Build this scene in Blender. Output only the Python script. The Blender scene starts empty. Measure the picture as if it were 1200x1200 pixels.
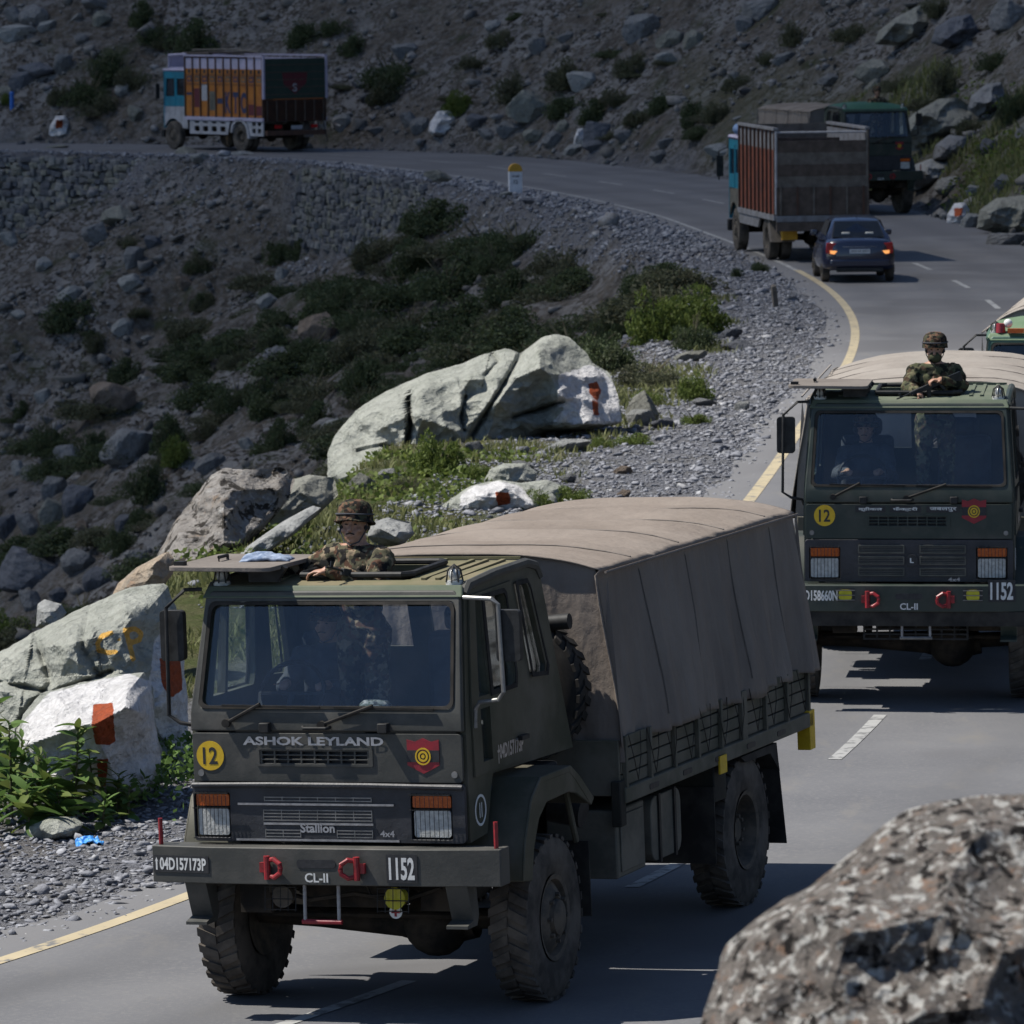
import bpy, bmesh, math, random
import numpy as np
from mathutils import Vector, Matrix
from mathutils.geometry import tessellate_polygon

SC = bpy.context.scene
COL = SC.collection
R = math.radians
random.seed(7)
RNG = np.random.default_rng(11)

# ------------------------------------------------------------------ camera
FPX, PITCH, CAM_H, ROLL = 7000.0, 5.30, 7.0, 0.53      # focal length in 1200-px photo pixels
cam_d = bpy.data.cameras.new('camera')
cam = bpy.data.objects.new('camera', cam_d); COL.objects.link(cam)
cam_d.sensor_width = 36.0; cam_d.sensor_fit = 'HORIZONTAL'
cam_d.lens = FPX / 1200.0 * 36.0
cam_d.clip_start = 0.5; cam_d.clip_end = 6000
cam_d.dof.use_dof = True; cam_d.dof.focus_distance = 43.0; cam_d.dof.aperture_fstop = 10.0
cam.matrix_world = Matrix.Translation((0, 0, CAM_H)) @ Matrix.Rotation(R(90 - PITCH), 4, 'X') @ Matrix.Rotation(R(-ROLL), 4, 'Z')
SC.camera = cam

# ------------------------------------------------------------------ light
SUN_EL, SUN_BACK = 57.0, 6.0
S = Vector((-math.cos(R(SUN_BACK)) * math.cos(R(SUN_EL)), math.sin(R(SUN_BACK)) * math.cos(R(SUN_EL)), math.sin(R(SUN_EL))))
w = bpy.data.worlds.new('World'); SC.world = w; w.use_nodes = True
nt = w.node_tree
sky = nt.nodes.new('ShaderNodeTexSky'); sky.sky_type = 'NISHITA'; sky.sun_disc = False
sky.sun_elevation = R(SUN_EL); sky.sun_rotation = math.atan2(S.x, S.y) % (2 * math.pi)
sky.altitude = 2700; sky.air_density = 1.0; sky.dust_density = 0.6; sky.ozone_density = 1.0
nt.links.new(sky.outputs[0], nt.nodes['Background'].inputs[0])
nt.nodes['Background'].inputs[1].default_value = 0.092
sun_d = bpy.data.lights.new('sun', 'SUN'); sun_d.energy = 4.9; sun_d.angle = R(0.53); sun_d.color = (1.0, 0.955, 0.88)
sun = bpy.data.objects.new('sun', sun_d); COL.objects.link(sun)
sun.rotation_euler = S.to_track_quat('Z', 'Y').to_euler()
vs = SC.view_settings; vs.view_transform = 'Standard'; vs.look = 'None'; vs.exposure = 0.58; vs.gamma = 1.0
try: vs.use_curve_mapping = False
except Exception: pass
cy = SC.cycles
cy.use_denoising = True
cy.max_bounces = 6; cy.diffuse_bounces = 3; cy.glossy_bounces = 3; cy.transmission_bounces = 4; cy.transparent_max_bounces = 12; cy.volume_bounces = 0
cy.caustics_reflective = False; cy.caustics_refractive = False
cy.sample_clamp_indirect = 4.0

# ------------------------------------------------------------------ pixels to places
_a, _r = R(PITCH), R(ROLL)
def ray(px, py):
    X = (px - 600) / FPX; U = (600 - py) / FPX
    x = X * math.cos(_r) + U * math.sin(_r); u = -X * math.sin(_r) + U * math.cos(_r)
    return np.array([x, math.cos(_a) + u * math.sin(_a), -math.sin(_a) + u * math.cos(_a)])
def atD(px, py, y):
    d = ray(px, py); t = y / d[1]
    return np.array([d[0] * t, y, CAM_H + d[2] * t])
def gnd(px, py, z=0.0):
    d = ray(px, py); t = (z - CAM_H) / d[2]
    return np.array([d[0] * t, d[1] * t, z])

# ------------------------------------------------------------------ noise (numpy, for mesh relief)
def _h(ix, iy, iz, s):
    n = (ix * 374761393 + iy * 668265263 + iz * 2147483647 + s * 1274126177) & 0xFFFFFFFF
    n = ((n ^ (n >> 13)) * 1274126177) & 0xFFFFFFFF
    n = ((n ^ (n >> 16)) * 2246822519) & 0xFFFFFFFF
    return ((n ^ (n >> 15)) & 0xFFFFFF) / float(0xFFFFFF)
def vnoise(p, s=0):
    p = np.asarray(p, dtype=np.float64); i = np.floor(p).astype(np.int64); f = p - i; f = f * f * f * (f * (f * 6 - 15) + 10)
    o = np.zeros(len(p))
    for dx in (0, 1):
        wx = f[:, 0] if dx else 1 - f[:, 0]
        for dy in (0, 1):
            wy = f[:, 1] if dy else 1 - f[:, 1]
            for dz in (0, 1):
                wz = f[:, 2] if dz else 1 - f[:, 2]
                o += wx * wy * wz * _h(i[:, 0] + dx, i[:, 1] + dy, i[:, 2] + dz, s)
    return o * 2 - 1
def fbm(p, octv=4, s=0, gain=0.5):
    o = 0; a = 1.0; t = 0
    for k in range(octv):
        o = o + a * vnoise(np.asarray(p) * (2.03 ** k), s + k); t += a; a *= gain
    return o / t
def sstep(a, b, x):
    t = np.clip((x - a) / (b - a), 0, 1); return t * t * (3 - 2 * t)

# ------------------------------------------------------------------ materials
MATS = {}
def _mat(name):
    m = bpy.data.materials.new(name); m.use_nodes = True; MATS[name] = m
    return m, m.node_tree, m.node_tree.nodes['Principled BSDF']
def pm(name, col, col2=None, scale=6.0, rough=0.6, metal=0.0, bump=0.0, bscale=None, spec=0.5, lo=0.4, hi=0.62, det=5.0, col3=None, s3=1.3, emit=None, es=1.0, rnd=0.0, coat=0.0):
    m, t, b = _mat(name); N = t.nodes.new; L = t.links.new
    b.inputs['Roughness'].default_value = rough; b.inputs['Metallic'].default_value = metal
    b.inputs['Specular IOR Level'].default_value = spec
    if coat: b.inputs['Coat Weight'].default_value = coat
    tc = N('ShaderNodeTexCoord'); out = None
    def noise(sc, d=det):
        n = N('ShaderNodeTexNoise'); n.inputs['Scale'].default_value = sc; n.inputs['Detail'].default_value = d; n.inputs['Roughness'].default_value = 0.62
        L(tc.outputs['Object'], n.inputs['Vector']); return n
    if col2 is not None:
        n = noise(scale); mr = N('ShaderNodeMapRange'); mr.inputs[1].default_value = lo; mr.inputs[2].default_value = hi
        L(n.outputs['Fac'], mr.inputs[0])
        mx = N('ShaderNodeMix'); mx.data_type = 'RGBA'; mx.inputs[6].default_value = (*col, 1); mx.inputs[7].default_value = (*col2, 1)
        L(mr.outputs[0], mx.inputs[0]); out = mx.outputs[2]
        if col3 is not None:
            n3 = noise(s3, 6); r3 = N('ShaderNodeMapRange'); r3.inputs[1].default_value = 0.48; r3.inputs[2].default_value = 0.66
            L(n3.outputs['Fac'], r3.inputs[0])
            m3 = N('ShaderNodeMix'); m3.data_type = 'RGBA'; L(out, m3.inputs[6]); m3.inputs[7].default_value = (*col3, 1); L(r3.outputs[0], m3.inputs[0]); out = m3.outputs[2]
        if rnd:
            oi = N('ShaderNodeObjectInfo'); hv = N('ShaderNodeHueSaturation'); mv = N('ShaderNodeMapRange'); mv.inputs[3].default_value = 1 - rnd; mv.inputs[4].default_value = 1 + rnd
            L(oi.outputs['Random'], mv.inputs[0]); L(mv.outputs[0], hv.inputs['Value']); L(out, hv.inputs['Color']); out = hv.outputs[0]
        L(out, b.inputs['Base Color'])
    else: b.inputs['Base Color'].default_value = (*col, 1)
    if bump:
        n = noise(bscale or scale * 3, 6); bp = N('ShaderNodeBump'); bp.inputs['Strength'].default_value = min(1, bump); bp.inputs['Distance'].default_value = 0.02 if bump <= 1 else 0.02 * bump
        L(n.outputs['Fac'], bp.inputs['Height']); L(bp.outputs[0], b.inputs['Normal'])
    if emit: b.inputs['Emission Color'].default_value = (*emit, 1); b.inputs['Emission Strength'].default_value = es
    return m
def glass(name, tint=(0.55, 0.68, 0.8), refl=0.12, rough=0.03, dust=0.04):
    m, t, b = _mat(name); t.nodes.remove(b); N = t.nodes.new; L = t.links.new
    tr = N('ShaderNodeBsdfTransparent'); tr.inputs[0].default_value = (*tint, 1)
    gl = N('ShaderNodeBsdfGlossy'); gl.inputs['Roughness'].default_value = rough; gl.inputs[0].default_value = (0.9, 0.95, 1, 1)
    df = N('ShaderNodeBsdfDiffuse'); df.inputs[0].default_value = (0.35, 0.36, 0.38, 1)
    lw = N('ShaderNodeLayerWeight'); lw.inputs[0].default_value = 0.5; pw = N('ShaderNodeMath'); pw.operation = 'POWER'; pw.inputs[1].default_value = 4.0; L(lw.outputs['Facing'], pw.inputs[0]); fr = N('ShaderNodeMath'); fr.operation = 'MULTIPLY_ADD'; fr.inputs[1].default_value = 0.8; fr.inputs[2].default_value = 0.035; L(pw.outputs[0], fr.inputs[0])
    ad = N('ShaderNodeMath'); ad.operation = 'ADD'; ad.inputs[1].default_value = refl; ad.use_clamp = True; L(fr.outputs[0], ad.inputs[0])
    m1 = N('ShaderNodeMixShader'); L(ad.outputs[0], m1.inputs[0]); L(tr.outputs[0], m1.inputs[1]); L(gl.outputs[0], m1.inputs[2])
    tc = N('ShaderNodeTexCoord'); n = N('ShaderNodeTexNoise'); n.inputs['Scale'].default_value = 3.0; n.inputs['Detail'].default_value = 6; L(tc.outputs['Object'], n.inputs['Vector'])
    mr = N('ShaderNodeMapRange'); mr.inputs[1].default_value = 0.4; mr.inputs[2].default_value = 0.75; mr.inputs[4].default_value = dust * 2; mr.inputs[3].default_value = dust * 0.4; L(n.outputs['Fac'], mr.inputs[0])
    m2 = N('ShaderNodeMixShader'); L(mr.outputs[0], m2.inputs[0]); L(m1.outputs[0], m2.inputs[1]); L(df.outputs[0], m2.inputs[2])
    L(m2.outputs[0], t.nodes['Material Output'].inputs[0]); return m
def camo(name, scale=14.0, cols=((0.055, 0.06, 0.032), (0.16, 0.13, 0.075), (0.035, 0.02, 0.014), (0.012, 0.012, 0.012))):
    m, t, b = _mat(name); N = t.nodes.new; L = t.links.new
    b.inputs['Roughness'].default_value = 0.9; b.inputs['Specular IOR Level'].default_value = 0.1
    tc = N('ShaderNodeTexCoord'); prev = None
    for k, c in enumerate(cols):
        if k == 0: continue
        n = N('ShaderNodeTexNoise'); n.inputs['Scale'].default_value = scale * (1 + 0.2 * k); n.inputs['Detail'].default_value = 2.0
        mp = N('ShaderNodeMapping'); mp.inputs['Location'].default_value = (k * 7.3, k * 3.1, k * 5.7); L(tc.outputs['Object'], mp.inputs[0]); L(mp.outputs[0], n.inputs['Vector'])
        cr = N('ShaderNodeMapRange'); cr.inputs[1].default_value = 0.53; cr.inputs[2].default_value = 0.56; L(n.outputs['Fac'], cr.inputs[0])
        mx = N('ShaderNodeMix'); mx.data_type = 'RGBA'; L(cr.outputs[0], mx.inputs[0])
        if prev is None: mx.inputs[6].default_value = (*cols[0], 1)
        else: L(prev, mx.inputs[6])
        mx.inputs[7].default_value = (*c, 1); prev = mx.outputs[2]
    L(prev, b.inputs['Base Color'])
    n = N('ShaderNodeTexNoise'); n.inputs['Scale'].default_value = 40; L(tc.outputs['Object'], n.inputs['Vector'])
    bp = N('ShaderNodeBump'); bp.inputs['Strength'].default_value = 0.5; bp.inputs['Distance'].default_value = 0.01; L(n.outputs['Fac'], bp.inputs['Height']); L(bp.outputs[0], b.inputs['Normal'])
    return m

# ------------------------------------------------------------------ mesh builder
def V(*a): return np.array(a, dtype=float)
class MB:
    def __init__(s): s.v = []; s.f = []; s.mi = []
    def add(s, vs_, fs, m=0):
        o = len(s.v); s.v.extend([tuple(map(float, p)) for p in vs_]); s.f.extend([tuple(i + o for i in f) for f in fs]); s.mi.extend([m] * len(fs)); return s
    def box(s, x0, x1, y0, y1, z0, z1, m=0):
        x0, x1 = min(x0, x1), max(x0, x1); y0, y1 = min(y0, y1), max(y0, y1); z0, z1 = min(z0, z1), max(z0, z1)
        return s.add([(x, y, z) for z in (z0, z1) for y in (y0, y1) for x in (x0, x1)], [(0, 2, 3, 1), (4, 5, 7, 6), (0, 1, 5, 4), (2, 6, 7, 3), (0, 4, 6, 2), (1, 3, 7, 5)], m)
    def bar(s, p0, p1, w_, h_, up=(0, 0, 1), m=0):
        p0, p1 = V(*p0), V(*p1); d = p1 - p0; d = d / np.linalg.norm(d); u = V(*up)
        a = np.cross(d, u)
        if np.linalg.norm(a) < 1e-4: a = np.cross(d, V(0, 1, 0))
        a /= np.linalg.norm(a); b = np.cross(a, d); q = []
        for p in (p0, p1):
            for sx, sy in ((-1, -1), (1, -1), (1, 1), (-1, 1)): q.append(p + a * sx * w_ / 2 + b * sy * h_ / 2)
        return s.add(q, [(0, 1, 2, 3), (7, 6, 5, 4), (0, 4, 5, 1), (1, 5, 6, 2), (2, 6, 7, 3), (3, 7, 4, 0)], m)
    def cyl(s, p0, p1, r0, r1=None, n=14, caps=True, m=0):
        r1 = r0 if r1 is None else r1
        p0, p1 = V(*p0), V(*p1); d = p1 - p0; d = d / (np.linalg.norm(d) + 1e-9)
        a = np.cross(d, V(0, 0, 1)); a = np.cross(d, V(0, 1, 0)) if np.linalg.norm(a) < 1e-3 else a
        a /= np.linalg.norm(a); b = np.cross(d, a); q = []
        for p, r_ in ((p0, r0), (p1, r1)):
            for k in range(n):
                t = 2 * math.pi * k / n; q.append(p + (a * math.cos(t) + b * math.sin(t)) * r_)
        fs = [(k, (k + 1) % n, n + (k + 1) % n, n + k) for k in range(n)]
        if caps: fs += [tuple(range(n - 1, -1, -1)), tuple(range(n, 2 * n))]
        return s.add(q, fs, m)
    def tube(s, path, r_, n=8, closed=False, m=0):
        P = [V(*p) for p in path]; K = len(P); rs = r_ if hasattr(r_, '__len__') else [r_] * K; q = []; fs = []; up = V(0.123, 0.37, 0.92)
        for i in range(K):
            a = P[(i - 1) % K] if (i > 0 or closed) else P[i]; b = P[(i + 1) % K] if (i < K - 1 or closed) else P[i]
            d = b - a; d /= (np.linalg.norm(d) + 1e-9); x = np.cross(d, up); x /= (np.linalg.norm(x) + 1e-9); y = np.cross(d, x); 
            for k in range(n):
                t = 2 * math.pi * k / n; q.append(P[i] + (x * math.cos(t) + y * math.sin(t)) * rs[i])
        for i in range(K if closed else K - 1):
            j = (i + 1) % K
            for k in range(n): fs.append((i * n + k, i * n + (k + 1) % n, j * n + (k + 1) % n, j * n + k))
        if not closed: fs += [tuple(range(n - 1, -1, -1)), tuple(range((K - 1) * n, K * n))]
        return s.add(q, fs, m)
    def lathe(s, prof, c, n=28, axis='x', sgn=1, m=0, closed=False):
        q = []; fs = []; K = len(prof)
        for k in range(n):
            t = 2 * math.pi * k / n; cs, sn = math.cos(t), math.sin(t)
            for r_, h in prof:
                if axis == 'x': q.append((c[0] + sgn * h, c[1] + r_ * cs, c[2] + r_ * sn))
                elif axis == 'z': q.append((c[0] + r_ * cs, c[1] + r_ * sn, c[2] + sgn * h))
                else: q.append((c[0] + r_ * cs, c[1] + sgn * h, c[2] + r_ * sn))
        for k in range(n):
            k2 = (k + 1) % n
            for i in range(K if closed else K - 1):
                i2 = (i + 1) % K
                fs.append((k * K + i, k2 * K + i, k2 * K + i2, k * K + i2))
        return s.add(q, fs, m)
    def panel(s, outer, holes, fn, c0, c1, m=0):
        """flat polygon with holes, fn(a, b, c) -> xyz, between offsets c0 and c1"""
        loops = [outer] + list(holes); flat = [p for l in loops for p in l]
        tri = tessellate_polygon([[Vector((p[0], p[1], 0)) for p in l] for l in loops]); n = len(flat)
        q = [fn(p[0], p[1], c0) for p in flat] + [fn(p[0], p[1], c1) for p in flat]; fs = []
        for t in tri:
            fs.append(tuple(t)); fs.append(tuple(i + n for i in reversed(t)))
        o = 0
        for l in loops:
            k = len(l)
            for i in range(k): j = (i + 1) % k; fs.append((o + i, o + j, n + o + j, n + o + i))
            o += k
        return s.add(q, fs, m)
    def sphere(s, c, r3, nu=14, nv=9, m=0, Rm=None):
        q = []; fs = []
        r3 = r3 if hasattr(r3, '__len__') else (r3,) * 3
        for j in range(nv + 1):
            ph = math.pi * j / nv
            for i in range(nu):
                th = 2 * math.pi * i / nu; p = V(r3[0] * math.sin(ph) * math.cos(th), r3[1] * math.sin(ph) * math.sin(th), r3[2] * math.cos(ph))
                if Rm is not None: p = Rm @ p
                q.append(p + V(*c))
        for j in range(nv):
            for i in range(nu): fs.append((j * nu + i, (j + 1) * nu + i, (j + 1) * nu + (i + 1) % nu, j * nu + (i + 1) % nu))
        return s.add(q, fs, m)
    def mesh(s, name, mat, smooth=35, fix=True):
        me = bpy.data.meshes.new(name); me.from_pydata(s.v, [], s.f)
        for m_ in (mat if isinstance(mat, (list, tuple)) else [mat]): me.materials.append(MATS[m_] if isinstance(m_, str) else m_)
        if any(s.mi): me.polygons.foreach_set('material_index', s.mi)
        if fix:
            bm = bmesh.new(); bm.from_mesh(me); bmesh.ops.remove_doubles(bm, verts=bm.verts, dist=1e-5); bmesh.ops.recalc_face_normals(bm, faces=bm.faces); bm.to_mesh(me); bm.free()
        if smooth:
            me.polygons.foreach_set('use_smooth', [True] * len(me.polygons))
            try: me.set_sharp_from_angle(angle=R(smooth))
            except Exception: pass
        me.update(); return me
    def build_each(s, name, mat, parent=None, **kw):
        """every separate piece as an object of its own"""
        par = list(range(len(s.v)))
        def find(i):
            while par[i] != i: par[i] = par[par[i]]; i = par[i]
            return i
        for f in s.f:
            for j in f[1:]: par[find(j)] = find(f[0])
        gr = {}
        for k, f in enumerate(s.f): gr.setdefault(find(f[0]), []).append(k)
        out = []
        for ks in gr.values():
            used = sorted({i for k in ks for i in s.f[k]}); mp = {i: n for n, i in enumerate(used)}
            b = MB(); b.add([s.v[i] for i in used], [tuple(mp[i] for i in s.f[k]) for k in ks]); b.mi = [s.mi[k] for k in ks]; out.append(b.build(name, mat, parent, **kw))
        return out
    def build(s, name, mat, parent=None, smooth=35, bevel=0.0, seg=2, fix=True, **props):
        o = bpy.data.objects.new(name, s.mesh(name, mat, smooth, fix)); COL.objects.link(o)
        if parent is not None: o.parent = parent
        if bevel:
            b = o.modifiers.new('bevel', 'BEVEL'); b.width = bevel; b.segments = seg; b.limit_method = 'ANGLE'; b.angle_limit = R(40); b.use_clamp_overlap = True
        for k, v_ in props.items(): o[k] = v_
        return o
def tag(o, label=None, category=None, group=None, kind=None):
    if label: o['label'] = label
    if category: o['category'] = category
    if group: o['group'] = group
    if kind: o['kind'] = kind
    return o
def empty(name, loc=(0, 0, 0), rot=(0, 0, 0), label=None, category=None, group=None):
    o = bpy.data.objects.new(name, None); COL.objects.link(o); o.location = loc; o.rotation_euler = rot; o.empty_display_size = 0.2
    return tag(o, label, category, group)
def link_mesh(name, me, parent=None, loc=(0, 0, 0), rot=(0, 0, 0), scale=(1, 1, 1)):
    o = bpy.data.objects.new(name, me); COL.objects.link(o); o.parent = parent; o.location = loc; o.rotation_euler = rot; o.scale = scale; return o
def copy_tree(o, parent=None):
    c = o.copy(); COL.objects.link(c); c.parent = parent
    for ch in list(o.children): copy_tree(ch, c)
    return c
def np_mesh(name, verts, faces, mat, smooth=False):
    """fast mesh from numpy arrays, faces (n, k) with constant k"""
    me = bpy.data.meshes.new(name); n, k = faces.shape
    me.vertices.add(len(verts)); me.vertices.foreach_set('co', np.ascontiguousarray(verts, dtype=np.float32).ravel())
    me.loops.add(n * k); me.loops.foreach_set('vertex_index', np.ascontiguousarray(faces, dtype=np.int32).ravel())
    me.polygons.add(n); me.polygons.foreach_set('loop_start', np.arange(0, n * k, k, dtype=np.int32)); me.polygons.foreach_set('loop_total', np.full(n, k, dtype=np.int32))
    if smooth: me.polygons.foreach_set('use_smooth', np.ones(n, dtype=bool))
    for m_ in (mat if isinstance(mat, (list, tuple)) else [mat]): me.materials.append(MATS[m_] if isinstance(m_, str) else m_)
    me.update(calc_edges=True); me.validate(); return me
def set_attr(me, name, vals):
    a = me.attributes.new(name, 'FLOAT', 'POINT'); a.data.foreach_set('value', np.asarray(vals, dtype=np.float32))
# ------------------------------------------------------------------ lettering
def text_into(mb, s, fn, w_=None, h_=None, bold=0.0, depth=0.0, m=0):
    """letters as flat geometry; fn(a, b, c) -> xyz with a, b centred on the word; scaled to w_ x h_"""
    cu = bpy.data.curves.new('letters', 'FONT'); cu.body = s; cu.offset = bold; cu.resolution_u = 3
    ob = bpy.data.objects.new('letters', cu); COL.objects.link(ob)
    bpy.context.view_layer.update()
    me = ob.to_mesh(); P = np.array([v.co[:] for v in me.vertices]); F = [tuple(p.vertices) for p in me.polygons]
    ob.to_mesh_clear(); bpy.data.objects.remove(ob); bpy.data.curves.remove(cu)
    lo, hi = P.min(0), P.max(0); c = (lo + hi) / 2; sx = w_ / (hi[0] - lo[0]) if w_ else h_ / (hi[1] - lo[1]); sy = h_ / (hi[1] - lo[1]) if h_ else sx
    q = [fn((p[0] - c[0]) * sx, (p[1] - c[1]) * sy, 0) for p in P]
    mb.add(q, F, m)
def ring(c, r_, n=28): return [(c[0] + r_ * math.cos(2 * math.pi * k / n), c[1] + r_ * math.sin(2 * math.pi * k / n)) for k in range(n)]
def rrect(x0, x1, y0, y1, r_=0.03, n=4):
    o = []
    for cx, cy_, a0 in ((x1 - r_, y0 + r_, -90), (x1 - r_, y1 - r_, 0), (x0 + r_, y1 - r_, 90), (x0 + r_, y0 + r_, 180)):
        for k in range(n + 1): t = R(a0 + 90 * k / n); o.append((cx + r_ * math.cos(t), cy_ + r_ * math.sin(t)))
    return o
# ================================================================== palette
pm('army_grey', (0.040, 0.041, 0.037), (0.058, 0.057, 0.050), 3.0, 0.6, bump=0.08, bscale=40, spec=0.4, col3=(0.088, 0.082, 0.072), s3=1.9)
pm('army_side', (0.040, 0.042, 0.026), (0.068, 0.064, 0.044), 2.2, 0.62, spec=0.4, bump=0.08, bscale=30, col3=(0.095, 0.086, 0.066), s3=1.6)
pm('army_mid', (0.035, 0.09, 0.06), (0.05, 0.10, 0.07), 2.5, 0.55)
pm('roof_pale', (0.085, 0.14, 0.07), (0.11, 0.165, 0.09), 2.0, 0.6)
pm('army_green', (0.019, 0.030, 0.024), (0.032, 0.040, 0.032), 2.5, 0.5, spec=0.45, col3=(0.06, 0.06, 0.05), s3=1.7)
pm('army_green_pale', (0.03, 0.09, 0.055), (0.05, 0.105, 0.07), 2.5, 0.6, spec=0.3)
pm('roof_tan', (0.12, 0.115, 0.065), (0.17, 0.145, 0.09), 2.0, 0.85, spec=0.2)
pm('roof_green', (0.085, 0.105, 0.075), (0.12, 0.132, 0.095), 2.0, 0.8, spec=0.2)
pm('roof_deep', (0.015, 0.065, 0.042), (0.022, 0.075, 0.048), 2.0, 0.6, spec=0.3)
pm('black_vinyl', (0.016, 0.017, 0.021), (0.028, 0.029, 0.035), 5, 0.55, bump=0.25, bscale=14, spec=0.5)
pm('rubber', (0.02, 0.019, 0.018), (0.05, 0.045, 0.04), 5, 0.9, spec=0.2, lo=0.42, hi=0.7)
pm('tyre_dusty', (0.05, 0.045, 0.04), (0.115, 0.10, 0.085), 4, 0.92, spec=0.15)
pm('rim', (0.045, 0.04, 0.033), (0.11, 0.088, 0.065), 7, 0.8, bump=0.1)
pm('chassis', (0.013, 0.012, 0.011), (0.045, 0.036, 0.027), 5, 0.85, spec=0.25)
pm('mudflap', (0.022, 0.021, 0.02), (0.05, 0.046, 0.04), 4, 0.85, spec=0.2)
pm('bed_paint', (0.08, 0.078, 0.058), (0.13, 0.12, 0.095), 3, 0.75, spec=0.25)
pm('bed_dark', (0.02, 0.02, 0.017), (0.035, 0.033, 0.027), 3, 0.8, spec=0.25)
pm('tank', (0.075, 0.076, 0.064), (0.13, 0.122, 0.10), 4, 0.6, spec=0.3)
pm('white_paint', (0.62, 0.62, 0.60), (0.45, 0.45, 0.43), 30, 0.6, lo=0.5, hi=0.8)
pm('plate_black', (0.012, 0.012, 0.014), (0.025, 0.025, 0.027), 20, 0.6)
pm('yellow_paint', (0.62, 0.40, 0.012), (0.55, 0.34, 0.012), 20, 0.55)
pm('red_paint', (0.26, 0.012, 0.022), (0.20, 0.012, 0.02), 18, 0.5)
pm('red_shackle', (0.28, 0.012, 0.018), (0.16, 0.012, 0.014), 25, 0.45)
pm('grey_paint', (0.32, 0.31, 0.30), (0.22, 0.2, 0.19), 20, 0.6)
pm('chrome', (0.55, 0.55, 0.57), (0.4, 0.4, 0.42), 20, 0.28, metal=1.0)
pm('silver', (0.5, 0.5, 0.52), (0.38, 0.38, 0.4), 30, 0.35, metal=0.8)
pm('amber', (0.55, 0.12, 0.02), (0.42, 0.08, 0.015), 60, 0.25)
pm('lamp_lens', (0.55, 0.55, 0.52), (0.38, 0.38, 0.36), 26, 0.2, spec=0.6, bump=0.3, bscale=60)
pm('fog_yellow', (0.5, 0.46, 0.03), (0.4, 0.36, 0.03), 12, 0.2)
pm('steel', (0.16, 0.16, 0.155), (0.26, 0.25, 0.24), 9, 0.45, metal=0.6)
pm('dark_metal', (0.015, 0.015, 0.015), (0.03, 0.03, 0.03), 12, 0.6, spec=0.25)
pm('gun_metal', (0.01, 0.01, 0.011), (0.02, 0.02, 0.02), 20, 0.4, metal=0.4)
pm('interior', (0.014, 0.015, 0.018), (0.03, 0.03, 0.034), 5, 0.8)
pm('seat_cover', (0.03, 0.033, 0.04), (0.05, 0.052, 0.06), 8, 0.85)
pm('paper', (0.6, 0.58, 0.52), (0.5, 0.48, 0.42), 20, 0.8)
pm('rope', (0.02, 0.018, 0.016), (0.05, 0.043, 0.034), 30, 0.95)
pm('skin', (0.36, 0.20, 0.13), (0.30, 0.16, 0.105), 18, 0.55)
pm('hair', (0.006, 0.005, 0.005), (0.012, 0.01, 0.009), 60, 0.7)
pm('eye', (0.02, 0.014, 0.012), None, rough=0.2)
camo('camo', 10, ((0.075, 0.07, 0.045), (0.21, 0.165, 0.11), (0.075, 0.042, 0.028), (0.016, 0.015, 0.014)))
camo('camo_helmet', 16, ((0.05, 0.05, 0.032), (0.12, 0.07, 0.045), (0.035, 0.022, 0.016), (0.012, 0.012, 0.011)))
camo('camo_pale', 16, ((0.2, 0.2, 0.17), (0.34, 0.31, 0.26), (0.09, 0.10, 0.07), (0.05, 0.05, 0.045)))
camo('camo_green', 10, ((0.06, 0.064, 0.036), (0.12, 0.11, 0.065), (0.055, 0.038, 0.025), (0.016, 0.017, 0.013)))
glass('windscreen', (0.90, 0.95, 1.0), -0.004, 0.03, 0.007)
glass('window_glass', (0.93, 0.96, 0.94), 0.05, 0.02, 0.01)
glass('car_glass', (0.4, 0.44, 0.48), 0.0, 0.02, 0.01)
pm('blue_cloth', (0.09, 0.13, 0.21), (0.26, 0.31, 0.40), 22, 0.9)
pm('litter_blue', (0.03, 0.22, 0.62), (0.06, 0.30, 0.68), 14, 0.5)
# ================================================================== road line and ground form
LEFT = [(-26, 22), (-16, 28), (-9.6, 33.5), (-5.7, 38.4), (-3.68, 42.18), (-2.5, 44.95), (-0.45, 52.5), (1.45, 64), (2.96, 76.35), (4.53, 91.3), (5.85, 103.8), (6.55, 114.8), (6.62, 126.8), (5.95, 139.7), (4.9, 152.2), (3.65, 165), (0.3, 184.2), (-5.9, 207.5), (-10.5, 215.5), (-19.15, 224.5), (-34, 231), (-60, 236), (-110, 236)]
def spline(P, step=0.7):
    P = np.array(P, dtype=float); o = []
    for i in range(len(P) - 1):
        p0 = P[max(i - 1, 0)]; p1 = P[i]; p2 = P[i + 1]; p3 = P[min(i + 2, len(P) - 1)]
        n = max(2, int(np.linalg.norm(p2 - p1) / step))
        # centripetal-ish Catmull-Rom with limited tangents
        l = np.linalg.norm(p2 - p1)
        m1 = (p2 - p0); m1 = m1 / (np.linalg.norm(m1) + 1e-9) * l; m2 = (p3 - p1); m2 = m2 / (np.linalg.norm(m2) + 1e-9) * l
        for k in range(n):
            t = k / n; o.append((2 * t**3 - 3 * t**2 + 1) * p1 + (t**3 - 2 * t**2 + t) * m1 + (-2 * t**3 + 3 * t**2) * p2 + (t**3 - t**2) * m2)
    o.append(P[-1]); return np.array(o)
LE = spline(LEFT)
def smooth_line(P, it=25):
    P = P.copy()
    for _ in range(it): P[1:-1] = 0.25 * P[:-2] + 0.5 * P[1:-1] + 0.25 * P[2:]
    return P
LE = smooth_line(LE)
_t = np.gradient(LE, axis=0); _t /= np.linalg.norm(_t, axis=1)[:, None]
NR = smooth_line(np.stack([_t[:, 1], -_t[:, 0]], 1), 40); NR /= np.linalg.norm(NR, axis=1)[:, None]
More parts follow.
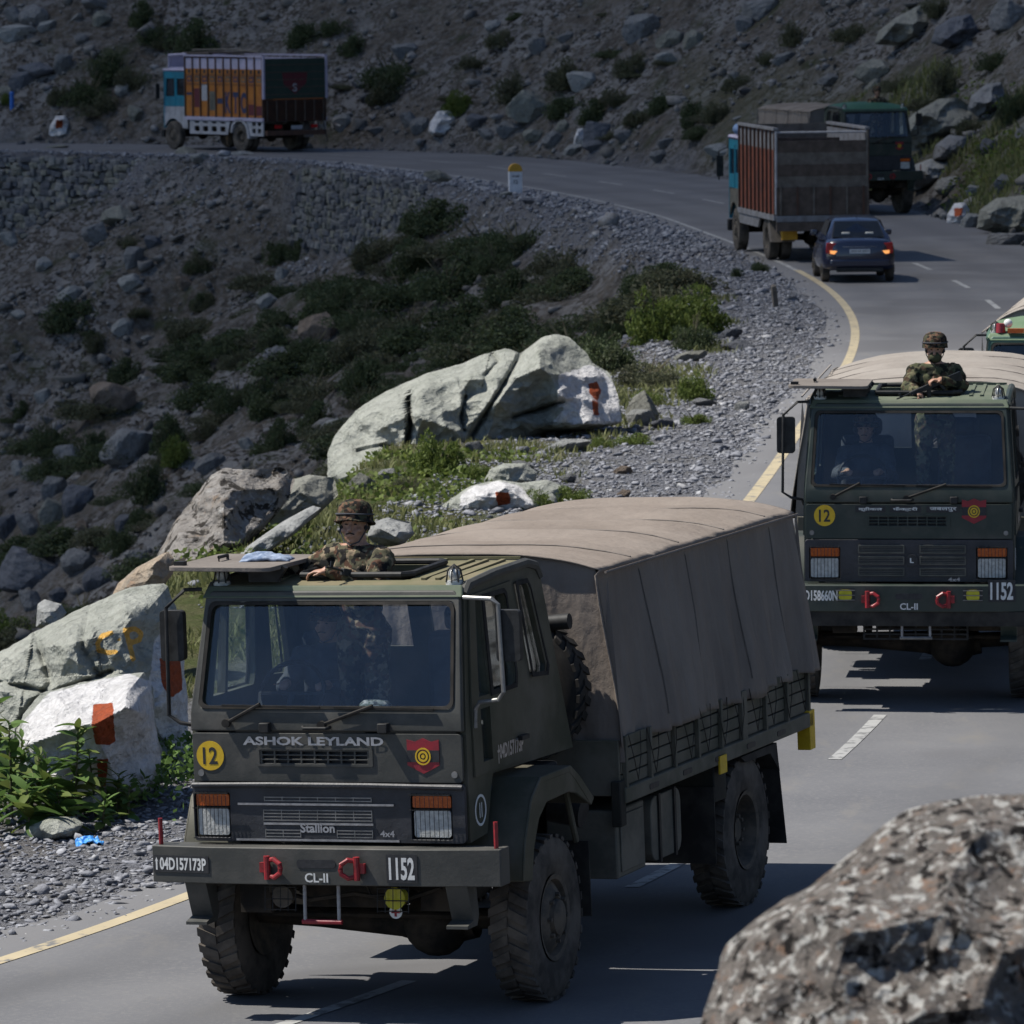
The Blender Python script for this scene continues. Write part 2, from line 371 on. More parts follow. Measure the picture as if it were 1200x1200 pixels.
ROAD_W = np.interp(LE[:, 1], [40, 60, 90, 130, 200], [7.6, 7.4, 7.0, 6.6, 7.0])
RE = LE + NR * ROAD_W[:, None]
def bank(x, y):
    """slight cross-fall of the road where the first lorry stands"""
    lat = (x + 1.24) * math.cos(R(20.1)) - (y - 38.9) * math.sin(R(20.1))
    return 0.0305 * np.clip(lat, -7, 5) * (1 - sstep(45, 56, y)) * sstep(24, 34, y)
def road_coords(x, y):
    """signed distance left of the left edge (dl > 0 outside) and right of the right edge (dr > 0 outside)"""
    x = np.atleast_1d(np.asarray(x, float)); y = np.atleast_1d(np.asarray(y, float)); dl = np.empty(len(x)); dr = np.empty(len(x))
    A = LE[::2]; NA = NR[::2]; B = RE[::2]
    for i in range(0, len(x), 20000):
        p = np.stack([x[i:i + 20000], y[i:i + 20000]], 1)
        d2 = ((p[:, None, :] - A[None]) ** 2).sum(2); k = d2.argmin(1); s = ((p - A[k]) * NA[k]).sum(1); dl[i:i + 20000] = np.where(s < 0, np.sqrt(d2[np.arange(len(p)), k]), -np.abs(s))
        d2 = ((p[:, None, :] - B[None]) ** 2).sum(2); k = d2.argmin(1); s = ((p - B[k]) * NA[k]).sum(1); dr[i:i + 20000] = np.where(s > 0, np.sqrt(d2[np.arange(len(p)), k]), -np.abs(s))
    return dl, dr
def ground(x, y, detail=True, coords=None):
    x = np.atleast_1d(np.asarray(x, float)); y = np.atleast_1d(np.asarray(y, float))
    dl, dr = coords if coords is not None else road_coords(x, y)
    p = np.stack([x, y, np.zeros_like(x)], 1)
    n1 = fbm(p * 0.11, 3, 3); n2 = fbm(p * 0.45, 3, 9) if detail else 0; n3 = fbm(p * 1.7, 2, 21) if detail else 0
    shelf = np.interp(y, [30, 45, 56, 70, 92, 104, 118, 150, 185, 215, 230], [4.2, 4.2, 4.6, 5.6, 5.4, 4.2, 3.0, 2.4, 1.7, 1.6, 1.6]) + (0.5 * n1 + 0.25 * n2) * (1 - 0.95 * sstep(180, 192, y))
    e = np.maximum(dl - shelf, 0)
    wallz = sstep(186, 192, y) * (1 - sstep(204.5, 208.5, y)) + sstep(215.5, 219, y)                                     # steep masonry edge below the far stretch
    drop = np.where(e > 0, 0.62 * np.maximum(e - 0.2, 0) + wallz * 2.9 * sstep(0, 0.6, e) + (1 - wallz) * 0.5 * sstep(0.0, 1.0, e), 0)
    deep = 17.0; drop = np.where(drop > deep - 4, deep - 4 * np.exp(-(drop - (deep - 4)) / 4), drop)
    z_left = -drop + (0.55 * n1 + 0.42 * n2 + 0.16 * n3) * sstep(0.0, 3.0, e) + 0.05 * n2 * sstep(0.3, 2, dl) + 0.02 * n3 * sstep(0.2, 1, dl)
    z_left = z_left + 0.42 * np.exp(-(((x + 2.9) / 1.9) ** 2 + ((y - 67) / 7) ** 2))
    u = np.maximum(dr - 1.0, 0)
    near = 1 - sstep(50, 75, y)
    rise = 0.78 * u + 0.35 * sstep(0, 1.2, u)
    top = 70.0; rise = np.where(rise > top, top + 25 * (1 - np.exp(-(rise - top) / 25)), rise)
    z_right = rise * (1 - near) + (0.7 * n1 + 0.4 * n2 + 0.15 * n3) * sstep(0.5, 4.0, u) * (1 - near) + 0.02 * n3 * sstep(0.2, 1, dr)
    # the bank the photographer stands on
    zc = np.clip(0.225 * (34.0 - y), 0, 4.6) * sstep(0.5, 4.0, dr)
    z_right = z_right + near * zc
    on = np.where(dl > 0, z_left, np.where(dr > 0, z_right, 0.0))
    under = np.where((dl <= 0.05) & (dr <= 0.05), -0.05, -0.012)
    return on + under + bank(x, y) * (1 - sstep(2.0, 5.0, np.maximum(dl, dr)))
def gz(x, y): return float(ground(x, y)[0])
def hit(px, py, y0=38.0, y1=330.0):
    """first ground point along a photo pixel's direction"""
    d = ray(px, py); Y = np.concatenate([np.arange(y0, 120, 0.25), np.arange(120, y1, 0.4)]); t = Y / d[1]
    X = d[0] * t; Z = CAM_H + d[2] * t; G = ground(X, Y); b = np.nonzero(Z <= G)[0]
    if len(b) == 0: return None
    i = b[0]; j = max(i - 1, 0); a0 = Z[j] - G[j]; a1 = G[i] - Z[i]; f = a0 / (a0 + a1 + 1e-9)
    y = Y[j] + (Y[i] - Y[j]) * f; return np.array([d[0] * y / d[1], y, gz(d[0] * y / d[1], y)])
# ================================================================== ground, road, scree
def attr_node(t, name):
    a = t.nodes.new('ShaderNodeAttribute'); a.attribute_name = name; return a.outputs['Fac']
def mixc(t, fac, a, b):
    mx = t.nodes.new('ShaderNodeMix'); mx.data_type = 'RGBA'
    for s, v_ in ((6, a), (7, b)):
        if isinstance(v_, tuple): mx.inputs[s].default_value = (*v_, 1)
        else: t.links.new(v_, mx.inputs[s])
    if isinstance(fac, float): mx.inputs[0].default_value = fac
    else: t.links.new(fac, mx.inputs[0])
    return mx.outputs[2]
def noise_fac(t, scale, lo, hi, det=6.0, dist=0.0, vec='Object', stretch=None, seed=0):
    tc = t.nodes.new('ShaderNodeTexCoord'); n = t.nodes.new('ShaderNodeTexNoise'); n.inputs['Scale'].default_value = scale; n.inputs['Detail'].default_value = det; n.inputs['Roughness'].default_value = 0.65; n.inputs['Distortion'].default_value = dist
    src = tc.outputs[vec]
    if stretch or seed:
        mp = t.nodes.new('ShaderNodeMapping'); mp.inputs['Scale'].default_value = stretch or (1, 1, 1); mp.inputs['Location'].default_value = (seed * 3.1, seed * 1.7, seed * 0.9); t.links.new(src, mp.inputs[0]); src = mp.outputs[0]
    t.links.new(src, n.inputs['Vector'])
    m = t.nodes.new('ShaderNodeMapRange'); m.inputs[1].default_value = lo; m.inputs[2].default_value = hi; t.links.new(n.outputs['Fac'], m.inputs[0]); return m.outputs[0]
def bump_on(t, b, pairs):
    prev = None
    for h, st, d in pairs:
        bp = t.nodes.new('ShaderNodeBump'); bp.inputs['Strength'].default_value = st; bp.inputs['Distance'].default_value = d; t.links.new(h, bp.inputs['Height'])
        if prev is not None: t.links.new(prev, bp.inputs['Normal'])
        prev = bp.outputs[0]
    t.links.new(prev, b.inputs['Normal'])
m, t, b = _mat('hillside'); b.inputs['Roughness'].default_value = 0.95; b.inputs['Specular IOR Level'].default_value = 0.1
dirt = mixc(t, noise_fac(t, 0.35, 0.35, 0.65), (0.120, 0.101, 0.082), (0.155, 0.138, 0.118))
dirt = mixc(t, noise_fac(t, 5.0, 0.45, 0.66), dirt, (0.20, 0.197, 0.195))
dirt = mixc(t, noise_fac(t, 2.2, 0.46, 0.66, seed=4), dirt, (0.06, 0.055, 0.048))
dirt = mixc(t, noise_fac(t, 0.5, 0.55, 0.68, seed=9), dirt, (0.055, 0.066, 0.034))
def cells(t, scale, lo, hi, seed=0):
    tc = t.nodes.new('ShaderNodeTexCoord'); mp = t.nodes.new('ShaderNodeMapping'); mp.inputs['Location'].default_value = (seed, seed * 2, seed * 3); mp.inputs['Scale'].default_value = (1, 0.8, 1.4); t.links.new(tc.outputs['Object'], mp.inputs[0])
    vo = t.nodes.new('ShaderNodeTexVoronoi'); vo.inputs['Scale'].default_value = scale; t.links.new(mp.outputs[0], vo.inputs['Vector']); bw = t.nodes.new('ShaderNodeRGBToBW'); t.links.new(vo.outputs['Color'], bw.inputs[0])
    mr = t.nodes.new('ShaderNodeMapRange'); mr.inputs[1].default_value = lo; mr.inputs[2].default_value = hi; t.links.new(bw.outputs[0], mr.inputs[0]); return mr.outputs[0], vo.outputs['Distance']
c1_, h1_ = cells(t, 3.4, 0.62, 0.72, 1); c2_, h2_ = cells(t, 8.5, 0.55, 0.75, 4); c3_, h3_ = cells(t, 8.5, 0.42, 0.28, 4)
def times(a_, b_):
    mm = t.nodes.new('ShaderNodeMath'); mm.operation = 'MULTIPLY'; t.links.new(a_, mm.inputs[0]); t.links.new(b_, mm.inputs[1]); return mm.outputs[0]
run = noise_fac(t, 0.22, 0.40, 0.60, 4, seed=14)
dirt = mixc(t, times(c2_, run), dirt, (0.235, 0.233, 0.235)); dirt = mixc(t, times(c3_, run), dirt, (0.045, 0.041, 0.037)); dirt = mixc(t, times(c1_, run), dirt, (0.26, 0.255, 0.25))
grv = mixc(t, noise_fac(t, 14.0, 0.35, 0.68), (0.12, 0.123, 0.14), (0.26, 0.265, 0.29))
grv = mixc(t, noise_fac(t, 1.3, 0.45, 0.7, seed=2), grv, (0.20, 0.195, 0.19))
grs = mixc(t, noise_fac(t, 3.0, 0.4, 0.65, seed=5), (0.075, 0.09, 0.032), (0.12, 0.115, 0.06))
c = mixc(t, attr_node(t, 'gravel'), dirt, grv); c = mixc(t, attr_node(t, 'grass'), c, grs)
t.links.new(c, b.inputs['Base Color'])
bump_on(t, b, [(noise_fac(t, 3.0, 0.2, 0.8), 1.0, 0.25), (h2_, 0.6, -0.10), (noise_fac(t, 16.0, 0.2, 0.8), 1.0, 0.07)])

def canvas_mat(name, c1, c2, c3):
    m, t, b = _mat(name); b.inputs['Roughness'].default_value = 0.95; b.inputs['Specular IOR Level'].default_value = 0.08
    c = mixc(t, noise_fac(t, 1.1, 0.38, 0.64), c1, c2); mm = t.nodes.new('ShaderNodeMath'); mm.operation = 'MULTIPLY'; mm.inputs[1].default_value = 0.6; t.links.new(noise_fac(t, 1.4, 0.45, 0.7, 5, stretch=(1, 1.8, 0.35), seed=3), mm.inputs[0]); c = mixc(t, mm.outputs[0], c, c3)
    t.links.new(c, b.inputs['Base Color'])
    bump_on(t, b, [(noise_fac(t, 1.0, 0.2, 0.8, 4, stretch=(2.0, 4.5, 0.8), seed=5), 0.5, 0.05), (noise_fac(t, 9.0, 0.2, 0.8), 0.25, 0.02), (noise_fac(t, 160.0, 0.2, 0.8, 2), 0.2, 0.004)]); return m
canvas_mat('canvas', (0.192, 0.162, 0.138), (0.222, 0.190, 0.164), (0.148, 0.123, 0.105)); canvas_mat('canvas_pale', (0.24, 0.215, 0.19), (0.275, 0.25, 0.222), (0.20, 0.178, 0.157)); canvas_mat('canvas_dark', (0.15, 0.132, 0.118), (0.185, 0.165, 0.148), (0.11, 0.097, 0.087))
def axis(fine0, fine1, step, lo, hi):
    a = list(np.arange(fine0, fine1 + 1e-6, step)); s = step; p = fine1
    while p < hi: s *= 1.35; p += s; a.append(p)
    s = step; p = fine0; pre = []
    while p > lo: s *= 1.35; p -= s; pre.append(p)
    return np.array(pre[::-1] + a)
gxs = axis(-27, 24, 0.36, -900, 900); gys = axis(36, 252, 0.34, -60, 1100)
GX, GY = np.meshgrid(gxs, gys); gx, gy = GX.ravel(), GY.ravel()
dl_, dr_ = road_coords(gx, gy); gzv = ground(gx, gy, True, (dl_, dr_))
nx, ny = len(gxs), len(gys)
ii = np.arange(nx * ny).reshape(ny, nx)
gf = np.stack([ii[:-1, :-1].ravel(), ii[:-1, 1:].ravel(), ii[1:, 1:].ravel(), ii[1:, :-1].ravel()], 1)
me = np_mesh('hillside', np.stack([gx, gy, gzv], 1), gf, 'hillside', True)
pn = np.stack([gx, gy, 0 * gx], 1); nn = fbm(pn * 0.35, 3, 5)
grav = np.where(dl_ > 0, 1 - sstep(2.2, 4.6, dl_ + nn * 1.6 + np.interp(gy, [60, 80, 200], [0.6, 0.0, 1.2])), np.where(dr_ > 0, 0.7 * (1 - sstep(0.3, 1.6, dr_ + nn)), 1))
grav = np.maximum(grav, 0.9 * sstep(-9, -13.0, gzv + nn * 2.5) * (dl_ > 0))
grass_w = np.where(dl_ > 0, sstep(2.6, 3.8, dl_ + nn * 1.4) * (1 - sstep(6, 9, dl_)) * (1 - sstep(78, 96, gy)) * sstep(48, 54, gy), 0)
grass_w = np.maximum(grass_w, np.where(dr_ > 0, 0.35 * sstep(1.2, 2.0, dr_ + nn) * (1 - sstep(3.5, 6, dr_)) * (gx > 6) * (gy > 100), 0))
set_attr(me, 'gravel', grav); set_attr(me, 'grass', grass_w)
o = link_mesh('hillside', me); tag(o, kind='structure')

# ---- asphalt
m, t, b = _mat('asphalt'); b.inputs['Roughness'].default_value = 0.82; b.inputs['Specular IOR Level'].default_value = 0.3
c = mixc(t, noise_fac(t, 0.5, 0.35, 0.68), (0.104, 0.105, 0.112), (0.139, 0.139, 0.143))
c = mixc(t, noise_fac(t, 24.0, 0.5, 0.75), c, (0.165, 0.162, 0.16))
c = mixc(t, noise_fac(t, 2.2, 0.56, 0.75, stretch=(1, 0.3, 1), seed=3), c, (0.155, 0.148, 0.138))
ve = t.nodes.new('ShaderNodeTexVoronoi'); ve.feature = 'DISTANCE_TO_EDGE'; ve.inputs['Scale'].default_value = 0.55; tcv = t.nodes.new('ShaderNodeTexCoord'); nv_ = t.nodes.new('ShaderNodeTexNoise'); nv_.inputs['Scale'].default_value = 1.6; nv_.inputs['Detail'].default_value = 6; t.links.new(tcv.outputs['Object'], nv_.inputs['Vector'])
vm = t.nodes.new('ShaderNodeVectorMath'); vm.operation = 'MULTIPLY_ADD'; vm.inputs[1].default_value = (0.9, 0.9, 0); t.links.new(nv_.outputs['Color'], vm.inputs[0]); t.links.new(tcv.outputs['Object'], vm.inputs[2]); t.links.new(vm.outputs[0], ve.inputs['Vector'])
mr = t.nodes.new('ShaderNodeMapRange'); mr.inputs[1].default_value = 0.010; mr.inputs[2].default_value = 0.003; t.links.new(ve.outputs['Distance'], mr.inputs[0]); mk = t.nodes.new('ShaderNodeMath'); mk.operation = 'MULTIPLY'; t.links.new(mr.outputs[0], mk.inputs[0]); t.links.new(noise_fac(t, 0.13, 0.57, 0.68, 3, seed=6), mk.inputs[1]); c = mixc(t, mk.outputs[0], c, (0.05, 0.05, 0.052))
c = mixc(t, noise_fac(t, 0.16, 0.53, 0.56, 2, seed=17), c, (0.105, 0.104, 0.108))
trk = attr_node(t, 'track'); c = mixc(t, trk, c, (0.085, 0.085, 0.088)); c = mixc(t, attr_node(t, 'edge'), c, (0.15, 0.148, 0.15))
t.links.new(c, b.inputs['Base Color'])
bump_on(t, b, [(noise_fac(t, 90.0, 0.2, 0.8, 3), 0.35, 0.006), (noise_fac(t, 0.8, 0.2, 0.8), 0.25, 0.03)])
def ribbon(name, a0, a1, mat, z, i0=0, i1=None, cols=2, wob=0.0, parent=None):
    """strip between two offsets (metres right of the left line, arrays or numbers)"""
    i1 = len(LE) if i1 is None else i1; P = LE[i0:i1]; Nn = NR[i0:i1]; n = len(P)
    a0 = np.broadcast_to(a0, len(LE))[i0:i1].astype(float).copy(); a1 = np.broadcast_to(a1, len(LE))[i0:i1].astype(float).copy()
    if wob:
        a0 -= wob * (0.6 + fbm(np.stack([P[:, 0] * 0.7, P[:, 1] * 0.7, P[:, 0] * 0], 1), 3, 31)); a1 += wob * (0.6 + fbm(np.stack([P[:, 0] * 0.7, P[:, 1] * 0.7, P[:, 0] * 0], 1), 3, 37))
    T = np.linspace(0, 1, cols); off = a0[:, None] * (1 - T) + a1[:, None] * T
    X = P[:, None, 0] + Nn[:, None, 0] * off; Y = P[:, None, 1] + Nn[:, None, 1] * off
    Z = bank(X.ravel(), Y.ravel()).reshape(X.shape) + z
    v = np.stack([X, Y, Z], 2).reshape(-1, 3); k = np.arange(n * cols).reshape(n, cols)
    f = np.stack([k[:-1, :-1].ravel(), k[:-1, 1:].ravel(), k[1:, 1:].ravel(), k[1:, :-1].ravel()], 1)
    me = np_mesh(name, v, f, mat, True); ob = link_mesh(name, me, parent); return ob, off.ravel(), v
i_near = int(np.argmin(np.abs(LE[:, 1] - 26)))
road, off, rv = ribbon('road', -0.35, ROAD_W + 0.2, 'asphalt', 0.0, cols=25, wob=0.3); tag(road, kind='structure')
wd = np.repeat(ROAD_W, 25); rn = fbm(np.stack([rv[:, 0] * 0.3, rv[:, 1] * 0.3, 0 * off], 1), 3, 55)
tr = sum(np.exp(-((off - wd * q + 0.25 * rn) / 0.35) ** 2) for q in (0.13, 0.37, 0.63, 0.87)) * (0.5 + 0.3 * rn)
set_attr(road.data, 'track', np.clip(tr, 0, 1)); set_attr(road.data, 'edge', np.clip(1 - sstep(0.0, 0.7, off + 0.35 + 0.3 * rn), 0, 1) * 0.8)
for nm, c1, lo in (('line_yellow', (0.40, 0.335, 0.215), 0.54), ('line_white', (0.33, 0.33, 0.32), 0.50)):
    m, t, b = _mat(nm); b.inputs['Roughness'].default_value = 0.8
    t.links.new(mixc(t, noise_fac(t, 5.0, lo, lo + 0.1), mixc(t, noise_fac(t, 1.2, 0.3, 0.7), c1, tuple(x * 0.78 for x in c1)), (0.12, 0.12, 0.12)), b.inputs['Base Color'])
i_far = int(np.argmin(np.hypot(LE[:, 0] - 6.3, LE[:, 1] - 133)))
for a0_, a1_, mt_ in ((0, i_far + 1, 'line_yellow'), (i_far, len(LE), 'line_white')): tag(ribbon('edge_line', -0.02, 0.14 if mt_ == 'line_yellow' else 0.1, mt_, 0.005, a0_, a1_, cols=3)[0], kind='structure')
cl = smooth_line(LE + NR * (ROAD_W * 0.452)[:, None], 5); arc = np.concatenate([[0], np.cumsum(np.linalg.norm(np.diff(cl, axis=0), axis=1))])
a_ref = arc[int(np.argmin(np.abs(cl[:, 1] - 51.9)))]
mb = MB()
for k in range(-2, 26):
    s0 = a_ref + 7.4 * k; s1 = s0 + 3.05; pts = []
    for s in np.linspace(s0, s1, 9):
        x = np.interp(s, arc, cl[:, 0]); y = np.interp(s, arc, cl[:, 1]); nxn = np.interp(s, arc, NR[:, 0]); nyn = np.interp(s, arc, NR[:, 1]); pts.append((x, y, nxn, nyn))
    q = []
    for x, y, a_, b_ in pts:
        for e in (-0.06, 0.06): q.append((x + a_ * e, y + b_ * e, float(bank(np.array([x + a_ * e]), np.array([y + b_ * e]))[0]) + 0.005))
    mb.add(q, [(2 * i, 2 * i + 1, 2 * i + 3, 2 * i + 2) for i in range(8)])
tag(mb.build('centre_line', 'line_white', None, fix=False), kind='structure')

# ---- loose stone: many small angular pieces in one mesh
_ico = []
_g = (1 + 5 ** 0.5) / 2
ICO_V = np.array([(-1, _g, 0), (1, _g, 0), (-1, -_g, 0), (1, -_g, 0), (0, -1, _g), (0, 1, _g), (0, -1, -_g), (0, 1, -_g), (_g, 0, -1), (_g, 0, 1), (-_g, 0, -1), (-_g, 0, 1)]) / 1.902
ICO_F = np.array([(0, 11, 5), (0, 5, 1), (0, 1, 7), (0, 7, 10), (0, 10, 11), (1, 5, 9), (5, 11, 4), (11, 10, 2), (10, 7, 6), (7, 1, 8), (3, 9, 4), (3, 4, 2), (3, 2, 6), (3, 6, 8), (3, 8, 9), (4, 9, 5), (2, 4, 11), (6, 2, 10), (8, 6, 7), (9, 8, 1)])
def stone_mat(name, cols, rough=0.9):
    m, t, b = _mat(name); b.inputs['Roughness'].default_value = rough; b.inputs['Specular IOR Level'].default_value = 0.25
    tn = attr_node(t, 'tone'); cr = t.nodes.new('ShaderNodeValToRGB'); t.links.new(tn, cr.inputs[0]); el = cr.color_ramp.elements
    el[0].position = 0; el[0].color = (*cols[0], 1); el[1].position = 1; el[1].color = (*cols[-1], 1)
    for k, cc in enumerate(cols[1:-1]): e = el.new((k + 1) / (len(cols) - 1)); e.color = (*cc, 1)
    t.links.new(mixc(t, noise_fac(t, 9.0, 0.4, 0.7), cr.outputs[0], tuple(x * 0.8 for x in cols[1])), b.inputs['Base Color'])
    bump_on(t, b, [(noise_fac(t, 30.0, 0.2, 0.8), 0.5, 0.02)]); return m
stone_mat('slate', [(0.11, 0.113, 0.13), (0.175, 0.18, 0.20), (0.24, 0.245, 0.27), (0.33, 0.335, 0.355), (0.40, 0.39, 0.37)])
stone_mat('scree', [(0.07, 0.066, 0.06), (0.125, 0.12, 0.112), (0.175, 0.17, 0.165), (0.22, 0.22, 0.225), (0.17, 0.14, 0.11)])
def scatter(name, x, y, size, mat, flat=(0.35, 0.75), sink=0.2, label=None, seed=0):
    rg = np.random.default_rng(seed + 100); n = len(x); z = ground(x, y)
    d = rg.normal(size=(n, 12, 3)) * 0.27; P = (ICO_V[None] + d)
    sc = np.stack([rg.uniform(0.7, 1.35, n), rg.uniform(0.55, 1.0, n), rg.uniform(*flat, n)], 1)
    P = P * sc[:, None, :] * (size * 0.5)[:, None, None]
    # random tilt then spin
    ax = rg.normal(0, 0.35, n); c_, s_ = np.cos(ax)[:, None], np.sin(ax)[:, None]
    Y = P[:, :, 1] * c_ - P[:, :, 2] * s_; Zz = P[:, :, 1] * s_ + P[:, :, 2] * c_
    an = rg.uniform(0, 6.283, n); c_, s_ = np.cos(an)[:, None], np.sin(an)[:, None]
    X2 = P[:, :, 0] * c_ - Y * s_; Y2 = P[:, :, 0] * s_ + Y * c_
    W = np.stack([X2 + x[:, None], Y2 + y[:, None], Zz + (z + size * 0.5 * sc[:, 2] * (1 - 2 * sink))[:, None]], 2)
    F = (ICO_F[None] + (np.arange(n) * 12)[:, None, None]).reshape(-1, 3)
    me = np_mesh(name, W.reshape(-1, 3), F, mat, False); set_attr(me, 'tone', np.repeat(np.clip(rg.beta(2.0, 2.6, n), 0, 1), 12))
    return tag(link_mesh(name, me), label, None, None, 'stuff')
def along(y0, y1, n, d0, d1, side='L', seed=0, power=1.0):
    rg = np.random.default_rng(seed); E_ = LE if side == 'L' else RE; k0 = np.argmin(np.abs(LE[:, 1] - y0)); k1 = np.argmin(np.abs(LE[:, 1] - y1))
    k = rg.uniform(min(k0, k1), max(k0, k1), n); i = k.astype(int); d = d0 + (d1 - d0) * rg.uniform(0, 1, n) ** power
    sg = -1 if side == 'L' else 1
    return E_[i, 0] + NR[i, 0] * d * sg + rg.normal(0, 0.15, n), E_[i, 1] + NR[i, 1] * d * sg + rg.normal(0, 0.3, n)
x, y = along(40.5, 53, 17000, 0.28, 4.6, seed=1); rg = np.random.default_rng(1)
scatter('gravel', x, y, rg.lognormal(math.log(0.036), 0.5, len(x)), 'slate', (0.18, 0.5), label='loose slate gravel on the shoulder below the painted boulders', seed=1)
x, y = along(62, 140, 34000, 0.45, 4.4, seed=2, power=1.1); rg = np.random.default_rng(2)
scatter('gravel', x, y, rg.lognormal(math.log(0.046), 0.5, len(x)), 'slate', (0.2, 0.55), label='blue grey slate chippings along the inside of the bend', seed=2)
x, y = along(40.5, 120, 2600, -0.9, 0.3, seed=8, power=0.5); rg = np.random.default_rng(8)
scatter('grit', x, y, rg.lognormal(math.log(0.022), 0.45, len(x)), 'slate', (0.25, 0.6), label='stray chippings spilled over the road edge', seed=8)
x, y = along(138, 226, 12000, 0.3, 3.0, seed=3); rg = np.random.default_rng(3)
scatter('gravel', x, y, rg.lognormal(math.log(0.075), 0.45, len(x)), 'slate', (0.3, 0.7), label='slate chippings along the far stretch of road', seed=3)
x, y = along(125, 236, 40000, 2.0, 34, seed=4, power=1.25); rg = np.random.default_rng(4)
kp = fbm(np.stack([x * 0.16, y * 0.16, 0 * x], 1), 3, 77) + rg.uniform(-0.5, 0.5, len(x)) > -0.12; x, y = x[kp], y[kp]
scatter('scree', x, y, rg.lognormal(math.log(0.105), 0.66, len(x)), 'scree', (0.4, 0.9), label='small stones littering the shaded gully slope', seed=4)
x, y = along(112, 236, 26000, 0.3, 22, 'R', seed=5, power=1.2); rg = np.random.default_rng(5)
kp = fbm(np.stack([x * 0.2, y * 0.2, 0 * x], 1), 3, 79) + rg.uniform(-0.5, 0.5, len(x)) > -0.1; x, y = x[kp], y[kp]
scatter('scree', x, y, rg.lognormal(math.log(0.11), 0.66, len(x)), 'scree', (0.4, 0.9), label='small stones littering the hillside above the road', seed=5)
# ================================================================== boulders
def in_poly(px, py, poly):
    poly = np.asarray(poly, float); n = len(poly); c = np.zeros(len(px), bool); j = n - 1
    for i in range(n):
        xi, yi = poly[i]; xj, yj = poly[j]
        k = ((yi > py) != (yj > py)) & (px < (xj - xi) * (py - yi) / (yj - yi + 1e-12) + xi); c ^= k; j = i
    return c
def seg_dist(px, py, pts, closed):
    d = np.full(len(px), 1e9); P = list(pts) + ([pts[0]] if closed else [])
    for (x0, y0), (x1, y1) in zip(P[:-1], P[1:]):
        l2 = (x1 - x0) ** 2 + (y1 - y0) ** 2 + 1e-9; t_ = np.clip(((px - x0) * (x1 - x0) + (py - y0) * (y1 - y0)) / l2, 0, 1)
        d = np.minimum(d, np.hypot(px - x0 - t_ * (x1 - x0), py - y0 - t_ * (y1 - y0)))
    return d
def rock_mat(name, c1, c2, c3, scale=2.0, dark=(0.02, 0.018, 0.016), dk=(0.62, 0.7), pale=None, pl=(0.6, 0.7), ochre=None, paint=False, bump=0.9, bs=7.0):
    m, t, b = _mat(name); b.inputs['Roughness'].default_value = 0.92; b.inputs['Specular IOR Level'].default_value = 0.15
    c = mixc(t, noise_fac(t, scale, 0.35, 0.66), c1, c2); c = mixc(t, noise_fac(t, scale * 3.3, 0.5, 0.72, seed=3), c, c3)
    if ochre: c = mixc(t, noise_fac(t, scale * 1.7, 0.56, 0.68, seed=11), c, ochre)
    if pale: c = mixc(t, noise_fac(t, scale * 2.4, pl[0], pl[1], 5, 0.3, seed=6), c, pale)
    c = mixc(t, noise_fac(t, scale * 1.9, dk[0], dk[1], 6, 0.4, seed=8), c, dark)
    if paint:
        for at, cc in (('white', (0.58, 0.57, 0.57)), ('red', (0.30, 0.065, 0.025)), ('ochre', (0.62, 0.36, 0.09))):
            ad = t.nodes.new('ShaderNodeMath'); ad.operation = 'MULTIPLY_ADD'; t.links.new(noise_fac(t, 7.0, 0.0, 1.0, seed=5), ad.inputs[0]); ad.inputs[1].default_value = 0.7 if at != 'white' else 0.75; t.links.new(attr_node(t, at), ad.inputs[2])
            mr = t.nodes.new('ShaderNodeMapRange'); mr.inputs[1].default_value = 0.72; mr.inputs[2].default_value = 0.84; t.links.new(ad.outputs[0], mr.inputs[0])
            cc2 = mixc(t, noise_fac(t, 9.0, 0.45, 0.75, seed=7), cc, tuple(x * 0.72 for x in cc)); c = mixc(t, mr.outputs[0], c, cc2)
    t.links.new(c, b.inputs['Base Color'])
    v1, hd1 = cells(t, bs * 0.55, 0.3, 0.7, 2); v2, hd2 = cells(t, bs * 2.2, 0.35, 0.75, 5); mq = t.nodes.new('ShaderNodeMath'); mq.operation = 'MULTIPLY'; mq.inputs[1].default_value = 0.16; t.links.new(v2, mq.inputs[0])
    c = mixc(t, mq.outputs[0], c, (0.05, 0.05, 0.045)); t.links.new(c, b.inputs['Base Color'])
    bump_on(t, b, [(noise_fac(t, bs, 0.15, 0.85), bump, 0.06), (hd1, 0.55, 0.10), (hd2, 0.5, 0.03), (noise_fac(t, bs * 5, 0.2, 0.8), 0.7, 0.02)]); return m
rock_mat('green_slate', (0.275, 0.285, 0.25), (0.345, 0.352, 0.315), (0.21, 0.22, 0.19), 1.3, (0.12, 0.125, 0.10), (0.66, 0.8), paint=True)
rock_mat('lichen_rock', (0.19, 0.175, 0.16), (0.27, 0.255, 0.24), (0.13, 0.115, 0.10), 2.6, (0.03, 0.026, 0.022), (0.525, 0.575), pale=(0.34, 0.335, 0.32), ochre=(0.20, 0.15, 0.11))
rock_mat('lichen_close', (0.15, 0.132, 0.118), (0.20, 0.178, 0.16), (0.105, 0.092, 0.082), 8.5, (0.018, 0.015, 0.014), (0.55, 0.58), pale=(0.47, 0.46, 0.43), pl=(0.53, 0.58), ochre=(0.27, 0.165, 0.11), bs=14, bump=0.7)
rock_mat('tan_rock', (0.30, 0.235, 0.17), (0.36, 0.30, 0.235), (0.24, 0.22, 0.19), 2.4, (0.12, 0.10, 0.08), (0.63, 0.72), ochre=(0.33, 0.20, 0.12))
rock_mat('grey_rock', (0.165, 0.17, 0.175), (0.225, 0.228, 0.23), (0.13, 0.13, 0.135), 1.1, (0.085, 0.085, 0.085), (0.62, 0.76))
